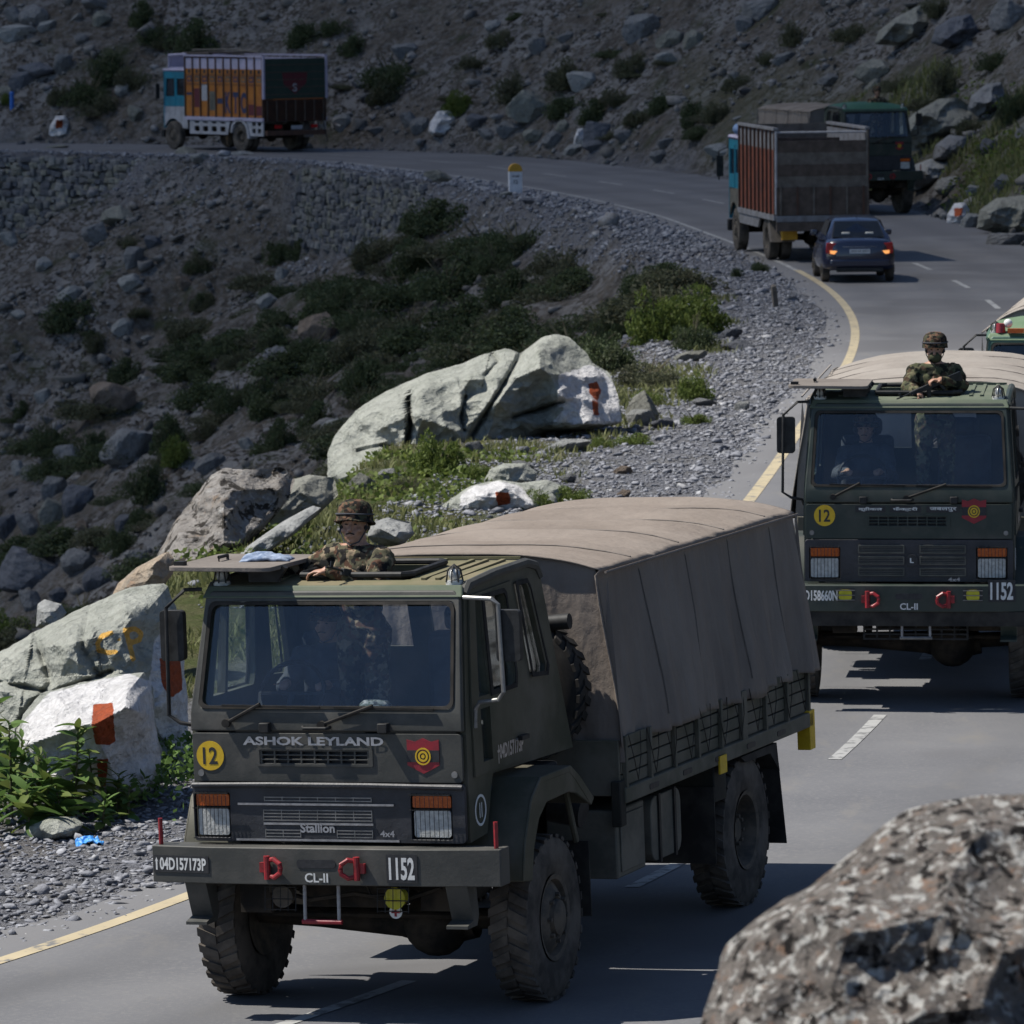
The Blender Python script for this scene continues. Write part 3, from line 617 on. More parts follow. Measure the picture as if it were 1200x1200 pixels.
rock_mat('dark_rock', (0.105, 0.112, 0.13), (0.14, 0.147, 0.165), (0.085, 0.09, 0.105), 1.1, (0.06, 0.062, 0.07), (0.62, 0.76))
rock_mat('pale_rock', (0.27, 0.275, 0.27), (0.33, 0.335, 0.325), (0.215, 0.22, 0.215), 1.1, (0.13, 0.13, 0.125), (0.64, 0.78))
rock_mat('brown_rock', (0.20, 0.155, 0.12), (0.235, 0.19, 0.155), (0.16, 0.13, 0.105), 1.1, (0.10, 0.08, 0.065), (0.62, 0.76))
rock_mat('olive_rock', (0.205, 0.205, 0.175), (0.25, 0.25, 0.22), (0.165, 0.165, 0.145), 1.1, (0.10, 0.10, 0.085), (0.62, 0.76))
def facets(p, spacing, seed):
    """broken-stone relief: flat-bottomed chips meeting in sharp ridges, about -1..0 in units of spacing"""
    rg = np.random.default_rng(seed); lo, hi = p.min(0) - spacing, p.max(0) + spacing; n = int(min(420, max(8, np.prod((hi - lo) / spacing)))); c = rg.uniform(lo, hi, (n, 2)); g_ = rg.normal(0, 0.55, (n, 2)); h = rg.uniform(-0.25, 0.25, n) * spacing; best = np.full(len(p), -1e9)
    for j in range(n):
        d = p - c[j]; best = np.maximum(best, h[j] + d @ g_[j] - (d * d).sum(1) / spacing * 0.9)
    return best
def boulder(name, label, out, D0, T, mat, seed=1, lean=0.0, planes=None, rough=0.16, white=(), red=(), ochre=(), strokes=(), cat='boulder', n=150, rings=44, group=None, tb=None, center=None, fine=1.0, cracks=(), chip=1.0, amp=1.0):
    """boulder whose outline is turned from photo pixels at depth D0 metres; T = half thickness, lean = how far the face recedes upward (m per m)"""
    out = np.array(out, float); s = D0 / FPX; ctr = np.array(center) if center is not None else (out.min(0) + out.max(0)) / 2
    half = (out.max(0) - out.min(0)) / 2
    ang = np.linspace(0, 2 * np.pi, n, endpoint=False); rad = np.zeros(n)
    P = np.vstack([out, out[:1]]) - ctr
    for k, a_ in enumerate(ang):
        d = np.array([math.cos(a_), math.sin(a_)]); best = 0
        for p, q in zip(P[:-1], P[1:]):
            e = q - p; den = d[0] * e[1] - d[1] * e[0]
            if abs(den) < 1e-9: continue
            tt = (p[0] * e[1] - p[1] * e[0]) / den; uu = (p[0] * d[1] - p[1] * d[0]) / den
            if tt > 0 and -1e-6 <= uu <= 1 + 1e-6: best = max(best, tt)
        rad[k] = best
    rad *= 1 + 0.02 * fine * fbm(np.stack([np.cos(ang) * 9, np.sin(ang) * 9, 0 * ang + seed], 1), 3, seed)
    tt = np.linspace(0, 1, rings + 1)[1:] ** 0.85
    U = ctr[0] + np.outer(tt, rad * np.cos(ang)); W = ctr[1] + np.outer(tt, rad * np.sin(ang)); Tn = np.repeat(tt[:, None], n, 1)
    rg = np.random.default_rng(seed)
    u = (U - ctr[0]) / half[0]; v_ = (W - ctr[1]) / half[1]
    if planes is None:
        planes = [(0.95, rg.uniform(-0.35, 0.35), rg.uniform(-0.3, 0.3))] + [(1.25 + rg.uniform(-0.15, 0.15), 0.95 * math.cos(a_), 0.95 * math.sin(a_)) for a_ in rg.uniform(0, 6.28, 5)]
    def prof(sgn):
        f = np.full(U.shape, 9.0)
        for h, a_, b_ in planes: f = np.minimum(f, h - a_ * u * sgn - b_ * v_)
        f = np.clip(f, 0.05, 1.2); return f * (1 - Tn ** 7) 
    pts = np.stack([U.ravel() * s * 1.0, W.ravel() * s, np.full(U.size, seed * 3.7)], 1)
    n0 = fbm(pts * 1.3, 4, seed).reshape(U.shape); n1 = (1 - np.abs(fbm(pts * 3.2 + 5, 3, seed + 5))).reshape(U.shape); n2 = fbm(pts * 12, 3, seed + 9).reshape(U.shape)
    p2 = pts[:, :2]; fc_ = (facets(p2 * np.array([1.0, 1.25]), 0.42 * chip, seed) + 0.55 * facets(p2, 0.17 * chip, seed + 1) + 0.35 * facets(p2, 0.07 * chip, seed + 2)).reshape(U.shape); fc_ = fc_ - np.median(fc_)
    nz = (rough * 0.8 * n0 + rough * 0.08 * fine * n2) * (1 - Tn ** 6) + 0.5 * amp * fc_ / T * (1 - Tn ** 9) * min(1.0, T / 0.5)
    back = prof(-1)
    for pts_, wd_, dp_ in cracks:
        dd = seg_dist(U.ravel(), W.ravel(), pts_, False).reshape(U.shape); sd_ = np.sign((U - pts_[0][0]) * (pts_[-1][1] - pts_[0][1]) - (W - pts_[0][1]) * (pts_[-1][0] - pts_[0][0]))
        nz = nz + dp_ * (np.exp(-(dd / wd_) ** 2) + 0.45 * np.exp(-(dd / (wd_ * 5)) ** 2) * (sd_ > 0))
    yf = -T * prof(1) + T * nz * 2; yb = (tb or T) * back + T * nz
    front_y = D0 + lean * (-(W - ctr[1]) * s) + yf; back_y = D0 + lean * (-(W - ctr[1]) * s) + yb
    back_y[-1] = front_y[-1]
    vs_ = []; c_f = None
    def to3(Ua, Wa, Ya): return np.array([atD(a_, b_, y_) for a_, b_, y_ in zip(Ua.ravel(), Wa.ravel(), Ya.ravel())])
    Fp = to3(U, W, front_y); Bp = to3(U[:-1], W[:-1], back_y[:-1])
    cf = np.array([atD(ctr[0], ctr[1], front_y[0].mean())]); cb = np.array([atD(ctr[0], ctr[1], back_y[0].mean())])
    Vv = np.vstack([Fp, Bp, cf, cb]); nF = rings * n; fs = []
    idx = np.arange(rings * n).reshape(rings, n); nxt = np.roll(idx, -1, 1)
    q = np.stack([idx[:-1].ravel(), nxt[:-1].ravel(), nxt[1:].ravel(), idx[1:].ravel()], 1); q2 = q + 0
    bi = np.vstack([np.arange((rings - 1) * n).reshape(rings - 1, n) + nF, idx[-1:]]); bn = np.roll(bi, -1, 1)
    qb = np.stack([bi[:-1].ravel(), bi[1:].ravel(), bn[1:].ravel(), bn[:-1].ravel()], 1)
    ci = len(Vv) - 2
    tri = [(ci, nxt[0, k], idx[0, k]) for k in range(n)] + [(ci + 1, bi[0, k], bn[0, k]) for k in range(n)]
    base = np.array([Vv[:, 0].mean(), Vv[:, 1].mean(), Vv[:, 2].min()])
    me = bpy.data.meshes.new(name); me.from_pydata((Vv - base).tolist(), [], q.tolist() + qb.tolist() + [tuple(int(i) for i in t_) for t_ in tri])
    bm = bmesh.new(); bm.from_mesh(me); bmesh.ops.recalc_face_normals(bm, faces=bm.faces); bm.to_mesh(me); bm.free()
    me.materials.append(MATS[mat]); me.polygons.foreach_set('use_smooth', [True] * len(me.polygons))
    try: me.set_sharp_from_angle(angle=R(20))
    except Exception: pass
    uu = np.concatenate([U.ravel(), U[:-1].ravel(), [ctr[0]] * 2]); ww = np.concatenate([W.ravel(), W[:-1].ravel(), [ctr[1]] * 2]); fr = np.concatenate([np.ones(nF), np.zeros(len(Bp)), [1, 0]])
    for at, polys, soft in (('white', white, 11.0), ('red', red, 8.0), ('ochre', ochre, 3.0)):
        val = np.zeros(len(uu))
        for po in polys:
            ins = in_poly(uu, ww, po); dd = seg_dist(uu, ww, po, True); val = np.maximum(val, np.clip(np.where(ins, 0.5 + dd / soft, 0.5 - dd / soft), 0, 1.2))
        if at == 'ochre':
            for st, wd_ in strokes: val = np.maximum(val, np.clip(1.1 - seg_dist(uu, ww, st, False) / wd_ * 0.6, 0, 1))
        set_attr(me, at, val * fr)
    ob = link_mesh(name, me, None, base); return tag(ob, label, cat, group)
# painted boulders at the first bend
boulder('boulder', 'large grey green boulder with C.P painted on it in yellow', [(-60, 838), (0, 764), (45, 738), (105, 708), (150, 690), (196, 682), (207, 715), (216, 780), (223, 900), (214, 945), (120, 960), (-60, 920)], 52.6, 1.1, 'green_slate', 3, 0.55,
        planes=[(0.95, 0.12, 0.18), (1.25, 0.95, 0.1), (1.3, -0.5, 0.4), (1.18, 0.1, -0.55), (0.93, -0.35, -0.25)], rough=0.085, n=190, rings=80, cracks=[([(40, 738), (60, 800), (20, 850)], 4, 0.06), ([(105, 708), (95, 760), (120, 800)], 5, 0.05), ([(0, 800), (60, 812), (130, 788)], 3, 0.07)],
        white=[[(182, 752), (205, 722), (216, 770), (224, 880), (200, 872), (180, 850), (176, 800)]], red=[[(187, 772), (211, 770), (213, 808), (200, 818), (190, 800)]],
        strokes=[([(130, 742), (120, 745), (114, 754), (116, 762), (126, 765), (136, 764)], 2.6), ([(139, 749), (139.5, 749.5)], 2.2), ([(147, 738), (152, 756), (156, 772)], 2.6), ([(147, 739), (158, 737), (166, 742), (163, 750), (151, 754)], 2.6)])
boulder('boulder', 'white painted boulder with a tall red patch beside leafy weeds', [(20, 930), (18, 880), (26, 838), (48, 812), (95, 800), (140, 790), (168, 788), (180, 806), (181, 842), (190, 882), (186, 912), (168, 938), (95, 946)], 50.6, 0.85, 'green_slate', 9, 0.35,
        planes=[(0.92, -0.25, -0.05), (1.02, 0.62, 0.05), (1.05, -0.1, -0.75), (1.3, -0.7, 0.3)], rough=0.13, n=170, rings=70,
        white=[[(28, 846), (60, 812), (98, 803), (150, 790), (176, 800), (181, 850), (188, 890), (170, 925), (60, 935), (26, 900)]], red=[[(110, 826), (132, 824), (134, 868), (128, 873), (112, 872), (108, 850)], [(114, 890), (126, 890), (124, 922), (116, 920)]])
boulder('boulder', 'long pale green boulder with a white painted end and orange mark', [(383, 560), (386, 530), (392, 512), (420, 480), (452, 459), (500, 437), (540, 426), (575, 412), (592, 408), (610, 414), (636, 395), (652, 392), (668, 396), (685, 412), (694, 424), (712, 436), (722, 455), (728, 478), (727, 497), (690, 503), (640, 506), (590, 530), (540, 560), (480, 580), (400, 590)], 88.0, 1.15, 'green_slate', 17, 0.75,
        planes=[(0.9, 0.0, 0.12), (1.02, 0.15, -0.3), (3.35, 4.0, 0.0), (1.25, -0.55, 0.1), (1.0, -0.12, -0.62), (0.86, 0.2, 0.42)], rough=0.06, chip=1.5, amp=1.35, cracks=[([(478, 468), (481, 500), (474, 535)], 2.5, 0.16), ([(612, 412), (596, 440), (578, 470), (560, 498), (542, 528)], 3.0, 0.12), ([(545, 465), (540, 490), (543, 505)], 2.0, 0.10), ([(660, 470), (630, 480), (602, 488)], 2.4, 0.13), ([(420, 530), (450, 522), (470, 528)], 2.5, 0.07), ([(575, 412), (585, 424), (568, 440)], 2.5, 0.09)], n=230, rings=80, center=(575, 490),
        white=[[(655, 440), (676, 434), (690, 428), (708, 436), (722, 456), (727, 494), (690, 497), (650, 494), (664, 478), (652, 474), (656, 460)]], red=[[(690, 450), (699, 447), (704, 458), (700, 470), (692, 462)], [(694, 470), (700, 470), (701, 486), (696, 486)]])
boulder('boulder', 'mottled lichen covered boulder above the grassy bank', [(172, 690), (182, 655), (205, 612), (226, 584), (248, 556), (262, 549), (300, 550), (330, 547), (347, 560), (338, 585), (318, 610), (300, 630), (275, 655), (245, 700), (200, 705)], 67.5, 0.85, 'lichen_rock', 23, 0.4, rough=0.2, n=170, rings=56)
boulder('slab', 'tan orange tilted slab resting against the C.P boulder', [(130, 700), (138, 684), (160, 665), (196, 646), (204, 654), (203, 672), (190, 690), (150, 708)], 58.0, 0.4, 'tan_rock', 29, 0.4, cat='rock', n=110, rings=30)
boulder('boulder', 'grey green boulder half sunk in grass behind the cab', [(300, 612), (310, 585), (330, 566), (362, 556), (392, 560), (396, 580), (370, 606), (335, 628), (305, 632)], 70.0, 0.5, 'olive_rock', 31, 0.6, cat='rock', n=110, rings=30)
boulder('slab', 'long pale slab lying down the grassy bank', [(262, 668), (290, 640), (330, 612), (366, 592), (378, 596), (350, 622), (310, 650), (275, 680)], 66.0, 0.4, 'pale_rock', 33, 0.5, cat='rock', n=110, rings=30)
boulder('boulder', 'low rock painted white with an orange red square', [(512, 610), (518, 592), (532, 582), (552, 569), (585, 562), (612, 566), (640, 572), (652, 582), (655, 596), (630, 606), (560, 618)], 76.0, 0.5, 'green_slate', 41, 0.55, n=130, rings=40,
        white=[[(541, 580), (556, 571), (585, 565), (606, 570), (622, 582), (625, 596), (600, 604), (545, 606), (540, 592)]], red=[[(581, 577), (596, 577), (598, 590), (584, 592)]])
boulder('slab', 'flat grey green slab beside the white painted low rock', [(588, 585), (610, 566), (640, 562), (662, 570), (664, 582), (650, 596), (610, 598)], 77.0, 0.4, 'green_slate', 43, 0.6, cat='rock', n=100, rings=26)
boulder('boulder', 'rounded green grey rock above the white painted low rock', [(566, 566), (574, 550), (590, 543), (616, 543), (630, 554), (627, 566), (600, 574)], 79.0, 0.4, 'green_slate', 47, 0.5, cat='rock', n=100, rings=26)
boulder('boulder', 'pale grey rock in the grass behind the soldier', [(430, 628), (436, 612), (455, 606), (480, 612), (486, 626), (470, 640), (440, 640)], 68.0, 0.35, 'pale_rock', 53, 0.5, cat='rock', n=100, rings=26)
boulder('slab', 'flat grey slab lying in the weeds by the gravel', [(26, 980), (34, 968), (58, 957), (90, 957), (98, 966), (86, 982), (40, 990)], 48.6, 0.3, 'green_slate', 57, 0.9, cat='rock', n=100, rings=26)
boulder('slab', 'small flat slab among the weeds below the white boulder', [(80, 946), (96, 934), (118, 928), (124, 936), (110, 950), (88, 954)], 49.6, 0.2, 'green_slate', 59, 0.8, cat='rock', n=90, rings=22)
boulder('boulder', 'small upright pale rock on top of the C.P boulder', [(42, 735), (44, 708), (52, 702), (72, 708), (78, 718), (66, 738)], 55.0, 0.3, 'pale_rock', 61, 0.2, cat='rock', n=90, rings=22)
boulder('boulder', 'lichen crusted rock on the photographer\'s bank, out of focus', [(812, 1230), (828, 1180), (846, 1122), (852, 1105), (884, 1078), (920, 1052), (945, 1042), (975, 1018), (1012, 986), (1034, 968), (1062, 950), (1100, 938), (1150, 932), (1205, 930), (1290, 945), (1300, 1260), (1050, 1290), (860, 1280)], 17.0, 0.40, 'lichen_close', 71, 0.75, planes=[(0.9, -0.25, 0.05), (0.95, 0.15, 0.25), (1.1, -0.6, 0.2), (1.05, 0.1, -0.55)], rough=0.10, chip=0.5, amp=0.7, n=200, rings=80, center=(1060, 1120), fine=0.5)
# ---- loose rocks: a few angular forms, each placed as a thing of its own
def rock_form(seed, flat):
    rg = np.random.default_rng(seed); bm = bmesh.new(); bmesh.ops.create_icosphere(bm, subdivisions=4, radius=1.0); P = np.array([v.co[:] for v in bm.verts])
    pl = rg.normal(size=(16, 3)); pl /= np.linalg.norm(pl, axis=1)[:, None]; h = rg.uniform(0.62, 0.95, 16)
    dn = P @ pl.T; r_ = np.min(np.where(dn > 0.05, h[None] / np.maximum(dn, 0.05), 9), axis=1); r_ = np.minimum(r_, 1.15)
    r_ = r_ * (1 + 0.07 * fbm(P * 1.6 + seed, 3, seed) + 0.035 * fbm(P * 6 + seed, 2, seed + 3)); Q = P * r_[:, None] * np.array([1, 0.85, flat])
    for v, q in zip(bm.verts, Q): v.co = q
    me = bpy.data.meshes.new('rock'); bm.to_mesh(me); bm.free(); me.polygons.foreach_set('use_smooth', [True] * len(me.polygons))
    try: me.set_sharp_from_angle(angle=R(24))
    except Exception: pass
    return me
FORMS = {}
for tone in ('grey_rock', 'dark_rock', 'pale_rock', 'brown_rock', 'olive_rock'):
    FORMS[tone] = []
    for k in range(4):
        me = rock_form(200 + k * 7 + len(tone) * 13, (0.5, 0.68, 0.8, 0.42)[k]); me.materials.append(MATS[tone]); FORMS[tone].append(me)
TW = {'grey_rock': 'grey', 'dark_rock': 'dark blue grey', 'pale_rock': 'pale', 'brown_rock': 'brown', 'olive_rock': 'olive grey'}
def put_rock(p, w_, h_, tone, label, group, k=None, tilt=None, rg=random):
    k = rg.randrange(4) if k is None else k; me = FORMS[tone][k]
    f = (0.5, 0.68, 0.8, 0.42)[k]
    o = link_mesh('rock', me, None, (p[0], p[1] + 0.15 * w_, p[2] + h_ * 0.30), (rg.uniform(-0.2, 0.2), R(tilt) if tilt is not None else rg.uniform(-0.25, 0.25), rg.uniform(-0.5, 0.5) + (math.pi if rg.random() < 0.5 else 0)), (w_ * 0.56, w_ * 0.5, h_ * 0.62 / f))
    return tag(o, label, 'rock', group)
def rocks_at(lst, where, group, tilt=None):
    for e in lst:
        x0, x1, y0, y1, tone = e[:5]
        p = hit((x0 + x1) / 2, y1 - 1)
        if p is None: continue
        s = p[1] / FPX; w_ = (x1 - x0) * s; h_ = (y1 - y0) * s; sz = 'big' if w_ > 1.4 else ('small' if w_ < 0.55 else 'mid-sized'); fl = 'flat' if h_ < 0.45 * w_ else ('upright' if h_ > 1.05 * w_ else 'blocky')
        put_rock(p, w_, h_, tone, '%s %s %s rock %s' % (sz, TW[tone], fl, where), group, tilt=e[5] if len(e) > 5 else tilt)
g, d, pa, br, ol = 'grey_rock', 'dark_rock', 'pale_rock', 'brown_rock', 'olive_rock'
rocks_at([(97, 128, 257, 285, g), (120, 160, 241, 262, ol), (0, 22, 270, 287, pa), (44, 61, 300, 318, pa, 30), (145, 167, 285, 313, g), (170, 190, 275, 290, d), (70, 97, 332, 354, pa, 30), (98, 114, 327, 336, g), (140, 166, 317, 341, pa, 35), (203, 230, 322, 337, br, 18), (132, 158, 368, 391, pa, 32), (322, 339, 312, 327, pa), (302, 323, 342, 362, pa, 25), (166, 180, 392, 400, pa, 20), (257, 271, 397, 407, pa), (350, 402, 362, 395, br), (310, 347, 407, 437, g, 35), (337, 359, 418, 435, pa),
          (107, 160, 446, 481, br), (40, 62, 453, 473, pa, 30), (120, 179, 497, 540, g), (63, 99, 517, 551, g), (12, 29, 537, 556, pa), (25, 49, 540, 564, ol), (48, 76, 552, 585, g), (75, 110, 563, 602, d), (280, 297, 511, 527, pa), (230, 264, 528, 553, g, 28), (368, 384, 499, 514, pa), (-4, 80, 638, 686, d), (45, 76, 580, 622, ol), (20, 45, 600, 625, g), (75, 110, 640, 668, g), (100, 130, 660, 690, d), (135, 160, 600, 625, d), (150, 175, 640, 665, g), (-5, 20, 600, 630, d), (60, 80, 685, 705, d), (20, 50, 690, 715, g), (88, 104, 605, 622, br), (320, 345, 378, 392, g), (420, 440, 425, 440, g), (455, 480, 335, 345, pa, 25), (480, 505, 325, 338, pa, 28), (180, 196, 430, 440, d), (225, 242, 440, 452, d)], 'on the shaded gully slope', 'rocks on the gully slope')
rocks_at([(-3, 38, 25, 46, pa), (5, 26, 6, 25, g), (25, 57, 2, 27, g), (42, 64, 23, 36, pa, -15), (10, 38, 79, 104, d), (-3, 17, 98, 114, ol), (61, 84, 57, 84, g, 20), (22, 63, 72, 90, d), (89, 104, 38, 51, g), (107, 128, 10, 30, ol), (94, 126, -4, 9, g), (136, 153, 96, 111, pa), (150, 168, 120, 140, ol, 30)], 'on the hillside beside the blue post', 'rocks on the hillside over the orange lorry')
rocks_at([(462, 494, 46, 65, g), (598, 645, 100, 141, ol), (666, 706, 79, 103, pa), (767, 791, 59, 76, pa), (768, 803, 32, 54, ol), (729, 769, 9, 46, g), (569, 588, 22, 36, pa), (654, 675, 36, 48, g), (619, 641, 42, 64, g), (469, 489, 129, 148, g), (483, 503, 134, 154, g), (547, 574, 132, 148, d), (581, 611, 142, 161, g), (637, 660, 151, 171, g), (651, 669, 139, 154, ol), (683, 718, 137, 168, d), (685, 713, 164, 176, d), (659, 683, 172, 184, pa), (391, 414, 129, 151, pa), (412, 431, 137, 151, g), (763, 784, 174, 189, g), (770, 794, 160, 172, g), (614, 640, 150, 165, ol), (560, 582, 150, 162, g), (432, 452, 150, 158, g), (720, 742, 150, 165, g)], 'above the far stretch of road', 'rocks above the far stretch of road')
rocks_at([(1162, 1206, -6, 31, g), (1153, 1203, 270, 290, g), (999, 1047, 66, 96, ol, -20), (868, 918, -5, 19, g), (799, 826, 34, 55, ol), (862, 887, 14, 36, g), (1126, 1148, 248, 268, pa), (1099, 1129, 204, 223, pa, -15), (827, 859, 166, 183, pa), (1130, 1152, 214, 230, pa), (1165, 1190, 200, 222, g), (1150, 1172, 160, 180, d), (905, 930, 60, 75, g), (960, 985, 85, 100, g), (940, 955, 40, 52, pa)], 'on the bank by the parked army lorry', 'rocks on the bank over the army lorry')
rocks_at([(735, 772, 455, 497, ol), (735, 765, 476, 500, pa), (640, 690, 514, 530, pa), (690, 712, 470, 492, pa), (800, 826, 440, 455, pa), (840, 870, 385, 398, d), (848, 882, 398, 412, d, 10), (790, 830, 412, 424, ol), (717, 740, 545, 556, br), (722, 740, 575, 585, br), (405, 440, 552, 580, ol), (445, 470, 545, 565, pa), (860, 880, 470, 482, pa), (600, 625, 540, 552, g), (545, 570, 515, 535, g), (655, 675, 555, 566, g), (760, 790, 490, 502, d), (812, 838, 466, 476, g)], 'on the gravel shelf by the long boulder', 'rocks on the gravel shelf')
rocks_at([(205, 230, 172, 182, ol), (222, 246, 178, 190, pa), (272, 297, 177, 184, pa), (500, 532, 200, 214, ol), (585, 600, 224, 231, pa), (612, 635, 232, 238, d), (50, 80, 170, 176, ol), (20, 30, 164, 172, d)], 'on the verge over the stone wall', 'rocks on the far verge')
for out_, mt_, sd_, lab_ in (([(1024, 52), (1030, 36), (1050, 20), (1078, 6), (1094, 12), (1099, 28), (1080, 44), (1050, 54)], 'olive_rock', 301, 'big tilted olive slab high on the bank'), ([(1091, 50), (1096, 32), (1116, 20), (1138, 16), (1146, 34), (1140, 48), (1112, 58)], 'dark_rock', 303, 'big dark block beside the tilted olive slab'),
        ([(1050, 168), (1054, 150), (1072, 132), (1100, 116), (1122, 114), (1140, 126), (1138, 142), (1112, 158), (1080, 176), (1056, 178)], 'olive_rock', 307, 'largest overhanging slab behind the parked army lorry'), ([(1134, 128), (1138, 112), (1156, 98), (1174, 96), (1178, 112), (1168, 134), (1146, 138)], 'grey_rock', 309, 'grey block perched above the overhanging slab'),
        ([(1092, 188), (1096, 170), (1112, 158), (1132, 160), (1137, 172), (1120, 190)], 'grey_rock', 311, 'grey block wedged under the overhanging slab'), ([(1060, 216), (1064, 196), (1090, 186), (1122, 186), (1124, 200), (1100, 214), (1075, 222)], 'pale_rock', 313, 'pale flat boulder at the foot of the overhanging slab'), ([(1144, 268), (1148, 246), (1168, 232), (1206, 228), (1240, 236), (1240, 270), (1180, 276)], 'olive_rock', 317, 'broad olive boulder at the edge of the bend')):
    yb = max(p[1] for p in out_); xb = sum(p[0] for p in out_) / len(out_); hp = hit(xb, yb - 4); boulder('boulder', lab_, out_, hp[1] + 0.4, 0.8, mt_, sd_, 0.45, n=100, rings=30, rough=0.12)
# painted marker stones along the hill side
def marker(out, D, label, white, red, seed):
    boulder('marker_stone', label, out, D, 0.35, 'green_slate', seed, 0.3, cat='marker stone', n=70, rings=18, white=[white], red=[red] if red else [])
for (x0, x1, y0, y1), lab, seed in (((57, 81, 135, 158), 'white painted stone with a red mark near the blue post', 81), ((1109, 1136, 237, 262), 'white painted stone with a red square on the bend', 83), ((1062, 1084, 205, 223), 'white painted stone with a red top behind the army lorry', 87), ((502, 533, 129, 156), 'white painted stone above the far road, near grey rocks', 89), ((672, 686, 150, 171), 'narrow white painted stone by a dark block', 91), ((388, 402, 134, 150), 'white and red painted stone behind the orange lorry', 93)):
    p = hit((x0 + x1) / 2, y1); w_, h_ = x1 - x0, y1 - y0
    o_ = [(x0 + w_ * a_, y0 + h_ * b_) for a_, b_ in ((0, 0.95), (0.05, 0.55), (0.35, 0.05), (0.8, 0.0), (1.0, 0.35), (0.97, 1.0), (0.6, 1.12), (0.15, 1.1))]
    marker(o_, p[1] + 0.15, lab, [(x0 - 2, y1 + 4), (x0 - 2, y0 - 2), (x1 + 2, y0 - 2), (x1 + 2, y1 + 4)], None if seed in (89, 91) else [(x0 + w_ * 0.36, y0 + h_ * 0.3), (x0 + w_ * 0.68, y0 + h_ * 0.28), (x0 + w_ * 0.66, y0 + h_ * 0.62), (x0 + w_ * 0.38, y0 + h_ * 0.66)], seed)
# scattered rocks of the slopes, in place by the ground alone
rr = random.Random(5)
def strew(n, y0, y1, d0, d1, side, smin, smax, tones, label, group, seed):
    x, y = along(y0, y1, n, d0, d1, side, seed)
    for xx, yy in zip(x, y):
        w_ = smin * (smax / smin) ** (rr.random() ** 1.8); put_rock((xx, yy, gz(xx, yy)), w_, w_ * rr.uniform(0.3, 0.7), rr.choice(tones), label, group, tilt=rr.uniform(10, 35) if side == 'L' else rr.uniform(-30, 15), rg=rr)
strew(125, 140, 233, 3.0, 30, 'L', 0.22, 0.8, [g, pa, ol, g, d], 'loose angular rock strewn down the shaded gully slope', 'strewn gully rocks', 41)
strew(115, 120, 236, 0.8, 16, 'R', 0.22, 0.8, [g, ol, g, pa], 'loose angular rock strewn over the hillside above the road', 'strewn hillside rocks', 43)
# ---- dry stone retaining walls below the far stretch: every stone a piece
stn = []
for k in range(8):
    rg = np.random.default_rng(900 + k); bm = bmesh.new(); bmesh.ops.create_cube(bm, size=1.0); bmesh.ops.bevel(bm, geom=list(bm.edges), offset=0.14, segments=1, affect='EDGES')
    for v in bm.verts: v.co += Vector(rg.normal(0, 0.05, 3))
    me = bpy.data.meshes.new('stone'); bm.to_mesh(me); bm.free(); me.materials.append(MATS[(g, g, ol, d, g, pa, g, ol)[k]]); stn.append(me)
def stone_wall(label, y_lo, y_hi, rows, hgt, cap, seed):
    rg = random.Random(seed); k = [i for i in range(len(LE)) if y_lo <= LE[i, 1] <= y_hi]
    mid = LE[k[len(k) // 2]]; root = empty('retaining_wall', (mid[0], mid[1], -hgt), label=label, category='retaining wall', group='dry stone walls below the far road')
    P = LE[k] - NR[k] * 1.55; arc_ = np.concatenate([[0], np.cumsum(np.linalg.norm(np.diff(P, axis=0), axis=1))]); al = []
    core = MB(); q = []
    for i in range(0, len(P), 2):
        nn_ = NR[k][i]
        for z, off_ in ((-0.14, -0.02), (-hgt - 0.8, -0.40)): q.append((P[i, 0] + nn_[0] * off_ - mid[0], P[i, 1] + nn_[1] * off_ - mid[1], z + hgt))
    core.add(q, [(2 * i, 2 * i + 1, 2 * i + 3, 2 * i + 2) for i in range(len(q) // 2 - 1)]); core.build('core', 'dark_rock', root, fix=False)
    rh = hgt / rows
    for r_ in range(rows):
        s = rg.uniform(0, 0.3)
        while s < arc_[-1]:
            L_ = rg.uniform(0.14, 0.34) if rg.random() < 0.65 else rg.uniform(0.3, 0.62); sc = s + L_ / 2; x = np.interp(sc, arc_, P[:, 0]); y = np.interp(sc, arc_, P[:, 1]); nx_ = np.interp(sc, arc_, NR[k][:, 0]); ny_ = np.interp(sc, arc_, NR[k][:, 1])
            z = -0.14 - rh * (r_ + 0.5) + rg.uniform(-0.07, 0.07); o_ = -0.12 - 0.40 * (r_ + 0.5) / rows + rg.uniform(-0.09, 0.07)
            if z > gz(x - nx_ * 1.0, y - ny_ * 1.0) - 0.25: al.append((L_, (x + nx_ * o_ - mid[0], y + ny_ * o_ - mid[1], z + hgt), (rg.uniform(-0.15, 0.15), rg.uniform(-0.15, 0.15), math.atan2(ny_, nx_) + math.pi / 2 + rg.uniform(-0.2, 0.2)), (L_ * rg.uniform(0.9, 1.12), 0.36, rh * rg.uniform(0.75, 1.35))))
            s += L_
    al.sort(key=lambda e: -e[0] * e[3][2])
    for L_, p_, r3, s3 in al[:cap]: link_mesh('stone', rg.choice(stn), root, p_, r3, s3)
    rest = MB(); cv = np.array([v.co[:] for v in stn[0].vertices]); cf = [tuple(p.vertices) for p in stn[0].polygons]
    from mathutils import Euler
    for L_, p_, r3, s3 in al[cap:]:
        Rm = np.array(Euler(r3).to_matrix()); rest.add(((cv + np.array([rg.uniform(-0.05, 0.05) for _ in range(3)])) * np.array(s3)) @ Rm.T + np.array(p_), cf, rg.randrange(3))
    if rest.f: rest.build('small_stones', ['grey_rock', 'olive_rock', 'dark_rock'], root, smooth=0, fix=False)['kind'] = 'stuff'
    return root
stone_wall('dry stone retaining wall with even courses below the orange lorry', 216.0, 229.0, 12, 2.9, 290, 3)
